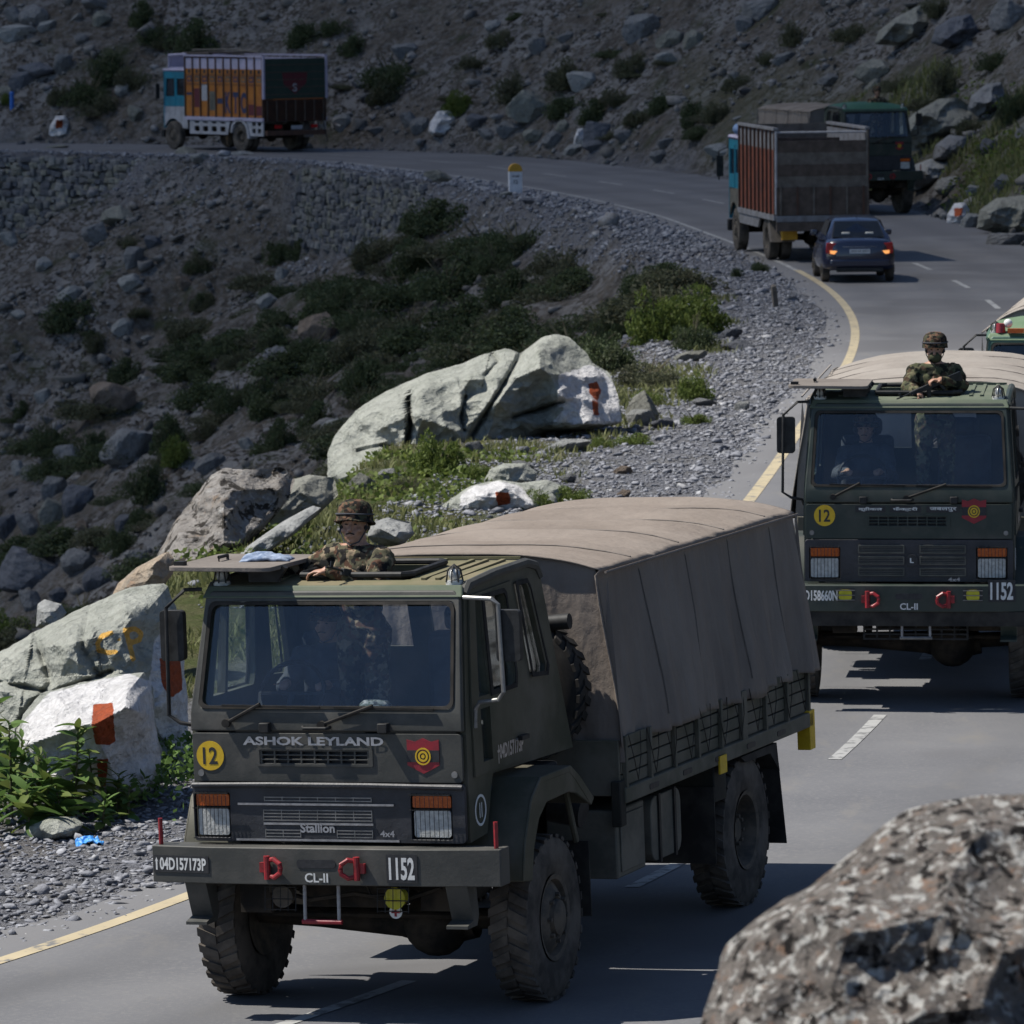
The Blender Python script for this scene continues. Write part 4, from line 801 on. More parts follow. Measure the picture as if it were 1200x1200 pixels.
stone_wall('weathered dry stone retaining wall below the kilometre stone', 189.0, 206.5, 12, 2.6, 290, 4)
# ================================================================== plants
def leaf_mat(name, c1, c2, c3=None, trans=0.35):
    m, t, b = _mat(name); b.inputs['Roughness'].default_value = 0.65; b.inputs['Specular IOR Level'].default_value = 0.25
    tn = attr_node(t, 'tone'); c = mixc(t, tn, c1, c2)
    if c3: c = mixc(t, noise_fac(t, 1.5, 0.55, 0.7), c, c3)
    t.links.new(c, b.inputs['Base Color'])
    tl = t.nodes.new('ShaderNodeBsdfTranslucent'); t.links.new(c, tl.inputs[0]); mx = t.nodes.new('ShaderNodeMixShader'); mx.inputs[0].default_value = trans
    t.links.new(b.outputs[0], mx.inputs[1]); t.links.new(tl.outputs[0], mx.inputs[2]); t.links.new(mx.outputs[0], t.nodes['Material Output'].inputs[0]); return m
leaf_mat('leaf_dark', (0.034, 0.05, 0.024), (0.085, 0.11, 0.05), (0.07, 0.075, 0.045))
leaf_mat('leaf_olive', (0.055, 0.062, 0.036), (0.12, 0.125, 0.072), (0.085, 0.078, 0.055))
leaf_mat('leaf_bright', (0.055, 0.085, 0.018), (0.15, 0.19, 0.045))
leaf_mat('leaf_weed', (0.06, 0.11, 0.028), (0.12, 0.20, 0.05))
leaf_mat('grass_blade', (0.105, 0.12, 0.04), (0.20, 0.205, 0.085), (0.23, 0.20, 0.12))
pm('stem', (0.07, 0.06, 0.035), (0.11, 0.10, 0.05), 9, 0.9)
def leaf_cloud(seed, n, mat, dims=(1, 1, 0.8), leaf=0.075, up=0.3):
    """small leaf faces gathered in clumps through a crown, radius about 1"""
    rg = np.random.default_rng(seed); nc = 40; cc = rg.normal(size=(nc, 3)); cc /= np.linalg.norm(cc, axis=1)[:, None]; cc *= rg.uniform(0.25, 0.88, nc)[:, None] ; cc[:, 2] = np.abs(cc[:, 2]) * 0.95
    k = rg.integers(0, nc, n); cr = rg.uniform(0.14, 0.34, nc); d = rg.normal(size=(n, 3)); d /= np.linalg.norm(d, axis=1)[:, None]
    P = (cc[k] + d * (cr[k] * rg.uniform(0.5, 1.0, n) ** 0.5)[:, None]) * np.array(dims)
    P[:, 2] = np.maximum(P[:, 2], 0.0)
    a_ = rg.normal(size=(n, 3)); a_[:, 2] += up; a_ += 0.8 * d; a_ /= np.linalg.norm(a_, axis=1)[:, None]; b_ = np.cross(a_, rg.normal(size=(n, 3))); b_ /= np.linalg.norm(b_, axis=1)[:, None]
    L_ = leaf * rg.uniform(0.6, 1.5, n)[:, None]; W_ = L_ * 0.32
    q = np.stack([P, P + a_ * L_ * 0.5 + b_ * W_, P + a_ * L_, P + a_ * L_ * 0.5 - b_ * W_], 1).reshape(-1, 3); f = np.arange(4 * n).reshape(n, 4)
    me = np_mesh('foliage', q, f, mat); tone = np.clip(rg.beta(2, 2.4, n) * 0.75 + 0.35 * rg.uniform(0, 1, nc)[k], 0, 1); set_attr(me, 'tone', np.repeat(tone, 4)); return me
def stems_mesh(seed, n=9):
    rg = np.random.default_rng(seed); mb = MB()
    for k in range(n):
        a_ = rg.uniform(0, 6.28); r_ = rg.uniform(0.25, 0.7); h = rg.uniform(0.4, 0.85)
        mb.tube([(0.06 * math.cos(a_), 0.06 * math.sin(a_), -0.15), (0.35 * r_ * math.cos(a_), 0.35 * r_ * math.sin(a_), h * 0.5), (r_ * math.cos(a_ + 0.2), r_ * math.sin(a_ + 0.2), h)], [0.028, 0.02, 0.008], 5)
    return mb.mesh('stems', 'stem')
BUSH = {}
for mat_, sd in (('leaf_dark', 1), ('leaf_olive', 5), ('leaf_bright', 9)):
    BUSH[mat_] = [(leaf_cloud(sd + k, 7000, mat_, ((1, 1, 0.85), (1.15, 0.95, 0.6), (0.9, 1, 1.0))[k], (0.062, 0.055, 0.066)[k]), stems_mesh(sd + 40 + k)) for k in range(3)]
def bush(x0, x1, y0, y1, mat_, label, group='shrubs', k=None):
    p = hit((x0 + x1) / 2, y1 - 1)
    if p is None: return
    s = p[1] / FPX; w_ = (x1 - x0) * s; h_ = max((y1 - y0) * s, 0.35 * w_); k = random.randrange(3) if k is None else k
    r_ = empty('shrub', (p[0], p[1] + 0.2 * w_, p[2] - 0.05), (0, 0, random.uniform(0, 6.28)), label, 'shrub', group); r_.scale = (w_ * 0.64, w_ * 0.64, h_ * 1.25)
    link_mesh('foliage', BUSH[mat_][k][0], r_); link_mesh('stems', BUSH[mat_][k][1], r_)
    return r_
dk, olv, brt = 'leaf_dark', 'leaf_olive', 'leaf_bright'
BN = {dk: 'dark green', olv: 'dull olive', brt: 'bright green'}
def bushes(lst, where, group):
    for (x0, x1, y0, y1, m_) in lst:
        wd_ = (x1 - x0); bush(x0 - 0.08 * wd_, x1 + 0.08 * wd_, y0, y1, m_, '%s %s shrub %s' % ('wide' if wd_ > 62 else ('small' if wd_ < 38 else 'rounded'), BN[m_], where), group)
bushes([(574, 638, 255, 302, dk), (560, 600, 285, 320, dk), (626, 692, 280, 322, olv), (650, 690, 300, 345, olv), (571, 636, 314, 358, dk), (726, 760, 316, 364, dk), (700, 742, 350, 400, dk), (740, 800, 340, 400, brt), (775, 846, 332, 392, brt), (790, 835, 365, 412, dk), (678, 745, 392, 436, dk), (728, 790, 408, 455, olv), (556, 648, 358, 404, dk), (620, 680, 380, 420, dk), (510, 570, 370, 405, dk)], 'on the steep bank inside the bend', 'shrubs inside the bend')
bushes([(313, 345, 282, 308, dk), (340, 368, 278, 303, dk), (410, 462, 276, 313, olv), (456, 514, 281, 322, dk), (356, 400, 317, 352, dk), (380, 424, 335, 370, dk), (398, 450, 352, 392, dk), (440, 524, 348, 396, olv), (490, 562, 304, 350, dk), (218, 246, 296, 320, dk), (225, 252, 340, 362, dk), (338, 392, 388, 420, dk), (390, 450, 385, 425, olv), (520, 570, 400, 440, dk), (50, 108, 350, 388, dk), (216, 246, 298, 321, olv), (229, 255, 338, 362, olv), (196, 228, 370, 400, olv), (205, 256, 392, 428, dk), (126, 168, 418, 448, dk), (38, 82, 484, 532, dk), (92, 124, 506, 542, dk), (176, 222, 486, 532, dk), (190, 225, 510, 545, brt), (258, 300, 438, 480, dk), (290, 336, 440, 490, dk), (330, 402, 430, 474, olv), (400, 455, 420, 465, dk), (154, 190, 546, 590, dk), (150, 180, 585, 620, dk), (230, 262, 480, 512, olv), (350, 396, 470, 510, dk), (310, 345, 488, 525, dk), (15, 38, 468, 488, dk), (130, 160, 620, 650, dk), (100, 128, 390, 412, olv), (262, 300, 400, 432, olv), (300, 345, 385, 412, dk), (140, 165, 270, 290, olv)], 'on the shaded gully slope', 'shrubs on the gully slope')
bushes([(166, 212, 18, 52, dk), (205, 255, 22, 66, dk), (108, 146, 62, 98, dk), (136, 175, 68, 104, olv), (82, 128, 84, 122, dk), (96, 140, 100, 134, olv), (336, 371, 25, 54, dk), (378, 408, 14, 42, dk), (428, 490, 61, 104, dk), (432, 468, 96, 122, olv), (522, 555, 105, 134, brt), (572, 605, 25, 55, olv), (576, 615, 88, 121, olv), (678, 715, 115, 144, dk), (706, 742, 95, 124, olv), (759, 792, 110, 133, dk), (648, 690, 72, 104, olv), (726, 762, 48, 88, olv), (150, 185, 0, 30, dk), (55, 82, 100, 122, olv), (640, 676, 112, 138, dk), (540, 575, 58, 80, olv), (400, 432, 40, 64, dk), (798, 822, 118, 148, dk), (828, 860, 118, 142, olv), (888, 912, 54, 74, olv), (918, 950, 28, 52, olv), (1088, 1120, 75, 115, olv), (1170, 1206, 92, 142, dk), (1020, 1050, 110, 130, dk), (1150, 1185, 50, 80, dk), (1085, 1120, -5, 18, olv), (980, 1020, 20, 48, olv), (1040, 1075, 80, 105, olv), (1120, 1150, 138, 160, olv), (730, 765, 128, 146, olv), (850, 880, 80, 105, olv), (0, 16, 105, 122, brt)], 'on the hillside above the road', 'shrubs on the hillside')
bushes([(796, 835, 435, 470, brt), (800, 832, 478, 498, brt), (738, 775, 448, 475, brt), (725, 768, 500, 522, brt), (690, 720, 505, 525, brt), (880, 900, 300, 320, dk), (858, 870, 312, 326, dk), (610, 650, 570, 600, brt), (640, 690, 560, 590, brt), (545, 580, 540, 562, brt)], 'growing through the slate shelf', 'shrubs on the slate shelf')
bushes([(-20, 34, 718, 762, brt)], 'behind the C.P boulder', 'shrubs by the boulders')
bushes([(482, 540, 505, 560, brt), (462, 495, 545, 580, olv)], 'in front of the long pale boulder', 'shrubs by the boulders')
x, y = along(132, 212, 150, 3.5, 22, seed=55); rr2 = random.Random(8)
for xx, yy in zip(x, y):
    m_ = rr2.choice([dk, dk, olv]); k = rr2.randrange(3); w_ = rr2.uniform(0.4, 1.4); r_ = empty('shrub', (xx, yy, gz(xx, yy) - 0.05), (0, 0, rr2.uniform(0, 6)), 'low %s scrub clump on the shaded gully slope' % BN[m_], 'shrub', 'scrub clumps of the gully'); r_.scale = (w_, w_, w_ * rr2.uniform(0.45, 0.8)); link_mesh('foliage', BUSH[m_][k][0], r_); link_mesh('stems', BUSH[m_][k][1], r_)
x, y = along(118, 186, 60, 3.0, 10, seed=59)
for xx, yy in zip(x, y):
    m_ = rr2.choice([dk, dk, olv]); k = rr2.randrange(3); w_ = rr2.uniform(0.8, 1.7); r_ = empty('shrub', (xx, yy, gz(xx, yy) - 0.05), (0, 0, rr2.uniform(0, 6)), 'dense %s scrub in the thicket below the road edge' % BN[m_], 'shrub', 'thicket inside the bend'); r_.scale = (w_, w_, w_ * rr2.uniform(0.5, 0.85)); link_mesh('foliage', BUSH[m_][k][0], r_); link_mesh('stems', BUSH[m_][k][1], r_)
x, y = along(120, 232, 55, 1.5, 14, 'R', seed=57)
for xx, yy in zip(x, y):
    m_ = rr2.choice([dk, olv, olv]); k = rr2.randrange(3); w_ = rr2.uniform(0.3, 0.9); r_ = empty('shrub', (xx, yy, gz(xx, yy) - 0.05), (0, 0, rr2.uniform(0, 6)), 'low %s scrub clump on the hillside above the road' % BN[m_], 'shrub', 'scrub clumps of the hillside'); r_.scale = (w_, w_, w_ * rr2.uniform(0.45, 0.8)); link_mesh('foliage', BUSH[m_][k][0], r_); link_mesh('stems', BUSH[m_][k][1], r_)
# ---- grass, low weeds and flowers on the bank
def grass(name, x, y, h, mat, seed, label, width=0.012):
    rg = np.random.default_rng(seed); n = len(x); z = ground(x, y); a_ = rg.uniform(0, 6.28, n); ln = rg.normal(0, 0.35, (n, 2)) * h[:, None]; ww = width * rg.uniform(0.6, 1.6, n)
    B = np.stack([x, y, z - 0.01], 1); sx = np.stack([np.cos(a_) * ww, np.sin(a_) * ww, 0 * a_], 1); T1 = B + np.stack([ln[:, 0] * 0.4, ln[:, 1] * 0.4, h * 0.6], 1); T2 = B + np.stack([ln[:, 0], ln[:, 1], h], 1)
    q = np.stack([B - sx, B + sx, T1 + sx * 0.7, T1 - sx * 0.7, T2 + sx * 0.12, T2 - sx * 0.12], 1).reshape(-1, 3)
    o_ = (np.arange(n) * 6)[:, None]; f = np.concatenate([o_ + np.array([[0, 1, 2, 3]]), o_ + np.array([[3, 2, 4, 5]])], 0)
    me = np_mesh(name, q, f, mat); set_attr(me, 'tone', np.repeat(np.clip(rg.beta(2, 2, n), 0, 1), 6)); return tag(link_mesh(name, me), label, None, None, 'stuff')
def patchy(x, y, sc, th, seed):
    k = fbm(np.stack([x * sc, y * sc, 0 * x], 1), 3, seed) > th; return x[k], y[k]
x, y = along(50, 88, 34000, 2.6, 7.0, seed=61); kk = (x > -6.2); x, y = patchy(x[kk], y[kk], 0.55, 0.02, 91); rg = np.random.default_rng(1)
grass('grass', x, y, rg.uniform(0.04, 0.15, len(x)), 'grass_blade', 1, 'sunlit grass on the bank among the boulders')
x, y = along(86, 125, 16000, 2.2, 5.0, seed=62); x, y = patchy(x, y, 0.5, 0.22, 92); rg = np.random.default_rng(2)
grass('grass', x, y, rg.uniform(0.05, 0.16, len(x)), 'grass_blade', 2, 'thin grass tufts on the slate shelf', 0.014)
x, y = along(118, 185, 34000, 0.9, 5.0, 'R', seed=63); kk = (x > 5); x, y = patchy(x[kk], y[kk], 0.3, 0.02, 93); rg = np.random.default_rng(3)
grass('grass', x, y, rg.uniform(0.12, 0.4, len(x)), 'grass_blade', 3, 'grass on the bank beside the parked army lorry', 0.022)
# leafy weeds: low leaf mats
def leaf_mat_stuff(x, y, seed, label, hmax=0.28, mat='leaf_weed', L0=0.06):
    rg = np.random.default_rng(seed); n = len(x); z = ground(x, y) + rg.uniform(0.02, hmax, n) ; a_ = rg.normal(size=(n, 3)); a_[:, 2] = np.abs(a_[:, 2]) * 0.7; a_ /= np.linalg.norm(a_, axis=1)[:, None]; b_ = np.cross(a_, rg.normal(size=(n, 3))); b_ /= np.linalg.norm(b_, axis=1)[:, None]
    P = np.stack([x, y, z], 1); L_ = L0 * rg.uniform(0.6, 1.6, n)[:, None]; W_ = L_ * 0.3
    q = np.stack([P, P + a_ * L_ * 0.5 + b_ * W_, P + a_ * L_, P + a_ * L_ * 0.5 - b_ * W_], 1).reshape(-1, 3); f = np.arange(4 * n).reshape(n, 4)
    me = np_mesh('weeds', q, f, mat); set_attr(me, 'tone', np.repeat(rg.uniform(0, 1, n), 4)); return tag(link_mesh('weeds', me), label, None, None, 'stuff')
x, y = along(48.3, 52.5, 9000, 1.7, 5.2, seed=71); x, y = patchy(x, y, 0.9, -0.05, 95)
leaf_mat_stuff(x, y, 5, 'low leafy weeds round the foot of the painted boulders')
x, y = along(60, 84, 9000, 3.4, 6.4, seed=72); x, y = patchy(x, y, 0.6, 0.1, 96)
leaf_mat_stuff(x, y, 6, 'low leafy weeds on the grassy bank', 0.14, 'leaf_bright', 0.07)
x, y = along(120, 180, 9000, 1.2, 4.6, 'R', seed=73); x, y = patchy(x, y, 0.4, 0.12, 97)
leaf_mat_stuff(x, y, 7, 'low leafy weeds beside the parked army lorry', 0.4, 'leaf_bright', 0.12)
# upright broad-leaved weeds beside the white boulder, each leaf a piece
mb = MB(); nL = 7
for j in range(nL + 1):
    u_ = j / nL; wd_ = 0.23 * math.sin(math.pi * min(1, u_ * 0.96 + 0.04)) ** 0.8; zc = -0.38 * u_ * u_
    for e in (-1, 0, 1): mb.v.append((e * wd_, u_, zc + 0.05 * abs(e)))
for j in range(nL):
    for e in (0, 1): mb.f.append((3 * j + e, 3 * j + e + 1, 3 * j + 4 + e, 3 * j + 3 + e))
mb.mi = [0] * len(mb.f); LEAF = []
for k, mt in enumerate(('leaf_weed', 'leaf_weed', 'leaf_bright')):
    me = mb.mesh('leaf', mt, fix=False); set_attr(me, 'tone', np.full(len(me.vertices), (0.25, 0.7, 0.6)[k])); LEAF.append(me)
def weed(px, py, D, h, nleaf, ll, seed, label):
    rg = random.Random(seed); p = atD(px, py, D); p[2] = gz(p[0], p[1]); r_ = empty('broadleaf_weed', p, (0, 0, rg.uniform(0, 6)), label, 'weed', 'weeds by the painted boulders')
    lean_ = (rg.uniform(-0.12, 0.12) * h, rg.uniform(-0.12, 0.12) * h); st = MB(); st.tube([(0, 0, -0.03), (lean_[0] * 0.4, lean_[1] * 0.4, h * 0.5), (lean_[0], lean_[1], h)], [0.012, 0.010, 0.005], 6); st.build('stem', 'stem', r_)
    nleaf = int(nleaf * 1.7)
    for k in range(nleaf):
        u_ = 0.12 + 0.88 * (k + 0.5) / nleaf; az = k * 2.4 + rg.uniform(-0.3, 0.3); L_ = ll * (1.15 - 0.65 * u_) * rg.uniform(0.5, 1.3)
        link_mesh('leaf', rg.choice(LEAF), r_, (lean_[0] * u_, lean_[1] * u_, h * u_), (rg.uniform(-0.25, 1.05) + 0.25 * u_, rg.uniform(-0.5, 0.5), az + rg.uniform(-0.6, 0.6)), (L_ * 0.9, L_, L_))
    return r_
for k, (px, py, D, h, nl, ll, lab) in enumerate([(88, 940, 49.4, 0.78, 22, 0.30, 'tallest leafy weed against the white boulder'), (112, 935, 49.6, 0.55, 16, 0.26, 'leafy weed in front of the red patch'), (58, 955, 49.0, 0.6, 18, 0.32, 'leafy weed standing over the flat slab'), (14, 940, 49.2, 0.85, 20, 0.30, 'tall leafy weed against the foot of the C.P boulder'), (-6, 930, 49.6, 1.0, 20, 0.30, 'tall leafy weed at the outer end of the C.P boulder'), (35, 965, 48.7, 0.4, 14, 0.36, 'broad leaved weed sprawling over the gravel edge'), (74, 962, 48.8, 0.35, 14, 0.34, 'low broad leaved weed beside the small slab'), (136, 940, 49.6, 0.36, 14, 0.2, 'low weed by the corner of the white boulder'), (150, 945, 49.5, 0.28, 12, 0.18, 'small weed at the gravel edge by the white boulder'), (22, 915, 50.0, 0.6, 16, 0.26, 'leafy weed between the two painted boulders'), (48, 935, 49.6, 0.5, 16, 0.26, 'leafy weed hiding the white boulder\'s base'), (120, 955, 49.0, 0.26, 12, 0.2, 'small weed near the blue litter')]):
    weed(px, py, D, h, nl, ll, 30 + k, lab)
# ================================================================== army lorry (local frame: x across, y back from the bumper, z up)
def frame_empty(name, x, y, th, bank_deg=0.0, z=0.0, **kw):
    return empty(name, (x, y, z), (0, R(-bank_deg), R(-th)), **kw)
WHEELS = {}
def wheel_meshes(rad=0.56, wid=0.30, deep=False, lugs=True, key=''):
    k = (rad, wid, deep, lugs, key)
    if k in WHEELS: return WHEELS[k]
    h = wid / 2; r0 = rad * 0.50
    ty = MB(); ty.lathe([(r0, -h * 0.75), (r0 + 0.03, -h * 0.92), (rad * 0.72, -h), (rad * 0.88, -h * 0.97), (rad * 0.955, -h * 0.86), (rad * 0.97, -h * 0.6), (rad * 0.97, h * 0.6), (rad * 0.955, h * 0.86), (rad * 0.88, h * 0.97), (rad * 0.72, h), (r0 + 0.03, h * 0.92), (r0, h * 0.75)], (0, 0, 0), 48, 'x')
    if lugs:
        nl = 30
        for i in range(nl):
            for sd in (-1, 1):
                a0 = 2 * math.pi * (i + (0.5 if sd > 0 else 0)) / nl; q = []
                for rr_ in (rad * 0.955, rad):
                    for da, xx in ((-0.062, 0.02), (0.062, 0.02), (0.05, 0.90), (-0.05, 0.90)):
                        a_ = a0 + da + 0.12 * xx; q.append((sd * xx * h, rr_ * math.cos(a_), rr_ * math.sin(a_)))
                ty.add(q, [(0, 1, 2, 3), (7, 6, 5, 4), (0, 4, 5, 1), (1, 5, 6, 2), (2, 6, 7, 3), (3, 7, 4, 0)])
    rm = MB()
    if deep: rm.lathe([(r0 + 0.012, h * 0.93), (r0 - 0.02, h * 0.86), (r0 - 0.045, h * 0.3), (r0 - 0.06, -h * 0.25), (r0 * 0.62, -h * 0.35), (r0 * 0.45, -h * 0.3), (r0 * 0.43, h * 0.25), (r0 * 0.28, h * 0.45), (0.0, h * 0.45)], (0, 0, 0), 36, 'x')
    else: rm.lathe([(r0 + 0.012, h * 0.93), (r0 - 0.02, h * 0.88), (r0 - 0.035, h * 0.62), (r0 * 0.8, h * 0.72), (r0 * 0.62, h * 0.95), (r0 * 0.5, h * 0.98), (r0 * 0.46, h * 0.9), (r0 * 0.42, h * 1.15), (r0 * 0.2, h * 1.3), (0, h * 1.3)], (0, 0, 0), 36, 'x')
    rm.lathe([(r0 + 0.01, -h * 0.9), (r0 * 0.5, -h * 0.5), (0, -h * 0.5)], (0, 0, 0), 24, 'x')
    for i in range(8):
        a_ = 2 * math.pi * i / 8; rb = r0 * (0.36 if deep else 0.56); xb = h * (0.35 if deep else 0.95)
        rm.cyl((xb - 0.01, rb * math.cos(a_), rb * math.sin(a_)), (xb + 0.03, rb * math.cos(a_), rb * math.sin(a_)), 0.016, n=6)
    WHEELS[k] = (ty.mesh('tyre', 'tyre_dusty', 40), rm.mesh('rim', 'rim', 30)); return WHEELS[k]
def wheel(parent, x, y, rad, wid=0.30, deep=False, steer=0.0, lugs=True):
    ty, rm = wheel_meshes(rad, wid, deep, lugs); w_ = link_mesh('wheel', ty, parent, (x, y, rad), (random.uniform(0, 1), 0, (0 if x > 0 else math.pi) + R(steer)))
    link_mesh('rim', rm, w_); return w_
FRONT = lambda X0, Z0, Y0: (lambda a_, b_, c_: (X0 + a_, Y0 - c_, Z0 + b_))
SIDE = lambda Y0, Z0, X0: (lambda a_, b_, c_: (X0 + c_, Y0 + a_, Z0 + b_))
def shield_part(parent, cx, cz, y, w_, h_):
    def po(s): return [(-0.5 * s, 0.46 * s), (-0.25 * s, 0.40 * s), (0, 0.5 * s), (0.25 * s, 0.40 * s), (0.5 * s, 0.46 * s), (0.5 * s, -0.26 * s), (0.25 * s, -0.38 * s), (0, -0.5 * s), (-0.25 * s, -0.38 * s), (-0.5 * s, -0.26 * s)]
    mb = MB(); fn = lambda a_, b_, c_: (cx + a_ * w_, y - c_, cz + b_ * h_)
    mb.panel(po(1.0), [], fn, 0, 0.004, 0); mb.panel([(-0.5, 0.16), (0.5, 0.16), (0.5, -0.17), (-0.5, -0.17)], [], fn, 0.004, 0.007, 1)
    mb.panel(ring((0, -0.01), 0.245), [ring((0, -0.01), 0.20)], fn, 0.007, 0.010, 2); mb.panel(ring((0, -0.01), 0.155), [ring((0, -0.01), 0.095)], fn, 0.007, 0.010, 2); mb.panel(ring((0, -0.01), 0.055, 14), [], fn, 0.007, 0.010, 2)
    return mb.build('badge', ['red_paint', 'plate_black', 'yellow_paint'], parent, fix=False)
def lorry(x, y, th, bank_deg, label, cfg):
    root = frame_empty('army_lorry', x, y, th, bank_deg, label=label, category='lorry', group='army lorries in the convoy')
    body, side, roofm, canv = cfg['body'], cfg['side'], cfg['roof'], cfg['canvas']; full = cfg.get('full', True)
    cabx = lambda z: 0.975 - 0.065 * min(1, max(0, (z - 1.9) / 1.0))
    # ---- cab shell: sides with window openings, roof, back
    prof = [(0.20, 1.20), (0.20, 1.95), (0.22, 2.06), (0.40, 2.80), (0.47, 2.86), (1.66, 2.91), (1.80, 2.88), (1.88, 2.80), (2.25, 1.57), (0.66, 1.60), (0.52, 1.22)]
    w1 = [(0.455, 2.13), (0.66, 2.13), (0.66, 2.76), (0.56, 2.76)]; w1b = [(0.70, 2.13), (1.16, 2.13), (1.19, 2.22), (1.14, 2.74), (1.10, 2.77), (0.70, 2.77)]; w2 = [(1.50, 2.16), (1.78, 2.14), (1.81, 2.2), (1.62, 2.74), (1.57, 2.79), (1.36, 2.79)]; w3 = [(0.46, 1.70), (0.64, 1.70), (0.64, 2.05), (0.46, 2.05)]
    for sd in (-1, 1):
        fn = lambda a_, b_, c_, sd=sd: (sd * (cabx(b_) + c_), a_, b_)
        mb = MB(); mb.panel(prof, [w1, w1b, w2, w3], fn, -0.04, 0.0); mb.build('cab_side', side, root)
        dr = [(0.30, 1.62), (0.30, 2.05), (0.46, 2.80), (1.27, 2.82), (1.34, 2.05), (1.36, 1.62)]
        g_ = 0.028
        db = MB(); db.panel(dr, [[(p[0] + (-g_ if p[0] < 0.56 else g_) * 0.0, p[1]) for p in w_] for w_ in (w1, w1b, w3)], fn, 0.002, 0.016); d_ = db.build('door', side, root)
        hb = MB(); hb.box(sd * (cabx(1.75) + 0.016), sd * (cabx(1.75) + 0.05), 1.12, 1.26, 1.76, 1.79); hb.build('handle', 'dark_metal', d_)
        sb = MB()
        for w_ in (w1b, w2):
            cy_, cz_ = sum(p[0] for p in w_) / len(w_), sum(p[1] for p in w_) / len(w_)
            inn = [(cy_ + (p[0] - cy_) * 0.93, cz_ + (p[1] - cz_) * 0.955) for p in w_]; out_ = [(cy_ + (p[0] - cy_) * 1.09, cz_ + (p[1] - cz_) * 1.05) for p in w_]
            sb.panel(out_, [inn], fn, 0.0165, 0.024)
        sb.build('window_seal', 'rubber', d_)
        for w_ in (w1, w1b, w2, w3):
            gb = MB(); gb.panel(w_, [], fn, -0.025, -0.019); gb.build('window_pane', 'window_glass', root, fix=False)
    mb = MB(); ov = 0.0
    xs = [-0.90, -0.82, 0.82, 0.90]; ys = [(0.40, 2.815), (0.47, 2.875), (0.72, 2.905), (1.60, 2.925), (1.78, 2.90), (1.86, 2.83)]
    # roof skin with hatch opening
    def roofz(yy): return float(np.interp(yy, [a_ for a_, _ in ys], [b_ for _, b_ in ys]))
    hx0, hx1, hy0, hy1 = -0.32, 0.46, 0.62, 1.34
    for (xa, xb, ya, yb) in ((-0.9, hx0, 0.40, 1.86), (hx1, 0.9, 0.40, 1.86), (hx0, hx1, 0.40, hy0), (hx0, hx1, hy1, 1.86)):
        yy = sorted(set([ya, yb] + [a_ for a_, _ in ys if ya < a_ < yb]))
        for a0, a1 in zip(yy[:-1], yy[1:]):
            z0, z1 = roofz(a0), roofz(a1)
            q = [(xa, a0, z0), (xb, a0, z0), (xb, a1, z1), (xa, a1, z1), (xa, a0, z0 - 0.04), (xb, a0, z0 - 0.04), (xb, a1, z1 - 0.04), (xa, a1, z1 - 0.04)]
            mb.add(q, [(0, 1, 2, 3), (7, 6, 5, 4), (0, 4, 5, 1), (1, 5, 6, 2), (2, 6, 7, 3), (3, 7, 4, 0)])
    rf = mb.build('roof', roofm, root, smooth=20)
    rb = MB()
    for xr in (-0.66, -0.46, 0.56, 0.66, 0.78): rb.bar((xr, 0.60, roofz(0.6) + 0.006), (xr, 1.55, roofz(1.55) + 0.006), 0.03, 0.02)
    for xr in (-0.22, -0.08, 0.06, 0.20, 0.34): rb.bar((xr, 1.40, roofz(1.4) + 0.006), (xr, 1.62, roofz(1.62) + 0.006), 0.03, 0.02)
    rb.bar((-0.86, 1.66, 2.935), (0.86, 1.66, 2.935), 0.02, 0.018)
    rb.build_each('roof_rib', roofm, rf)
    eb = MB()
    for sd in (-1, 1): eb.tube([(sd * 0.905, 0.42, 2.81), (sd * 0.905, 0.50, 2.865), (sd * 0.905, 1.0, 2.895), (sd * 0.905, 1.62, 2.905), (sd * 0.905, 1.80, 2.87), (sd * 0.905, 1.88, 2.79)], 0.035, 8)
    eb.build_each('roof_edge', body, rf)
    mb = MB(); mb.tube([(hx0, hy0, 2.925), (hx1 - 0.06, hy0, 2.925), (hx1, hy0 + 0.06, 2.93), (hx1, hy1 - 0.06, 2.945), (hx1 - 0.06, hy1, 2.945), (hx0 + 0.06, hy1, 2.945), (hx0, hy1 - 0.06, 2.945), (hx0 - 0.0, hy0 + 0.06, 2.93)], 0.022, 8, True); mb.build('hatch_rim', 'dark_metal', rf)
    if not cfg.get('shut'):
        lb = MB(); lz = 2.985
        lb.panel(rrect(-1.12, -0.38, 0.22, 1.14, 0.06), [], lambda a_, b_, c_: (a_, b_, lz + c_ + 0.02 * (a_ + 0.38) * -0.6), 0, 0.03); ld = lb.build('hatch_lid', cfg.get('lid', 'canvas_dark'), root, bevel=0.006)
        lb = MB()
        for yy in (0.45, 0.9): lb.bar((-0.42, yy, 2.92), (-0.36, yy, 3.0), 0.05, 0.03); lb.box(-0.62, -0.40, yy - 0.02, yy + 0.02, 2.90, 2.985)
        lb.box(-1.10, -1.03, 0.3, 0.36, 3.01, 3.05); lb.tube([(-0.9, 0.75, 3.005), (-0.9, 0.75, 3.05), (-0.9, 0.6, 3.05), (-0.9, 0.6, 3.005)], 0.012, 6); lb.build_each('hinge', 'dark_metal', ld)
    else:
        # domed roof skin of the later pattern
        dm = MB(); xs_ = np.linspace(-0.9, 0.9, 15); ys_ = np.linspace(0.42, 1.84, 11); q = [(xx, yy, roofz(yy) + 0.02 + 0.10 * (1 - abs(xx / 0.9) ** 3) * (1 - abs((yy - 1.13) / 0.71) ** 3)) for yy in ys_ for xx in xs_]; dm.add(q, [(j * 15 + i, j * 15 + i + 1, (j + 1) * 15 + i + 1, (j + 1) * 15 + i) for j in range(10) for i in range(14)]); dm.build('roof_dome', roofm, rf, smooth=60)
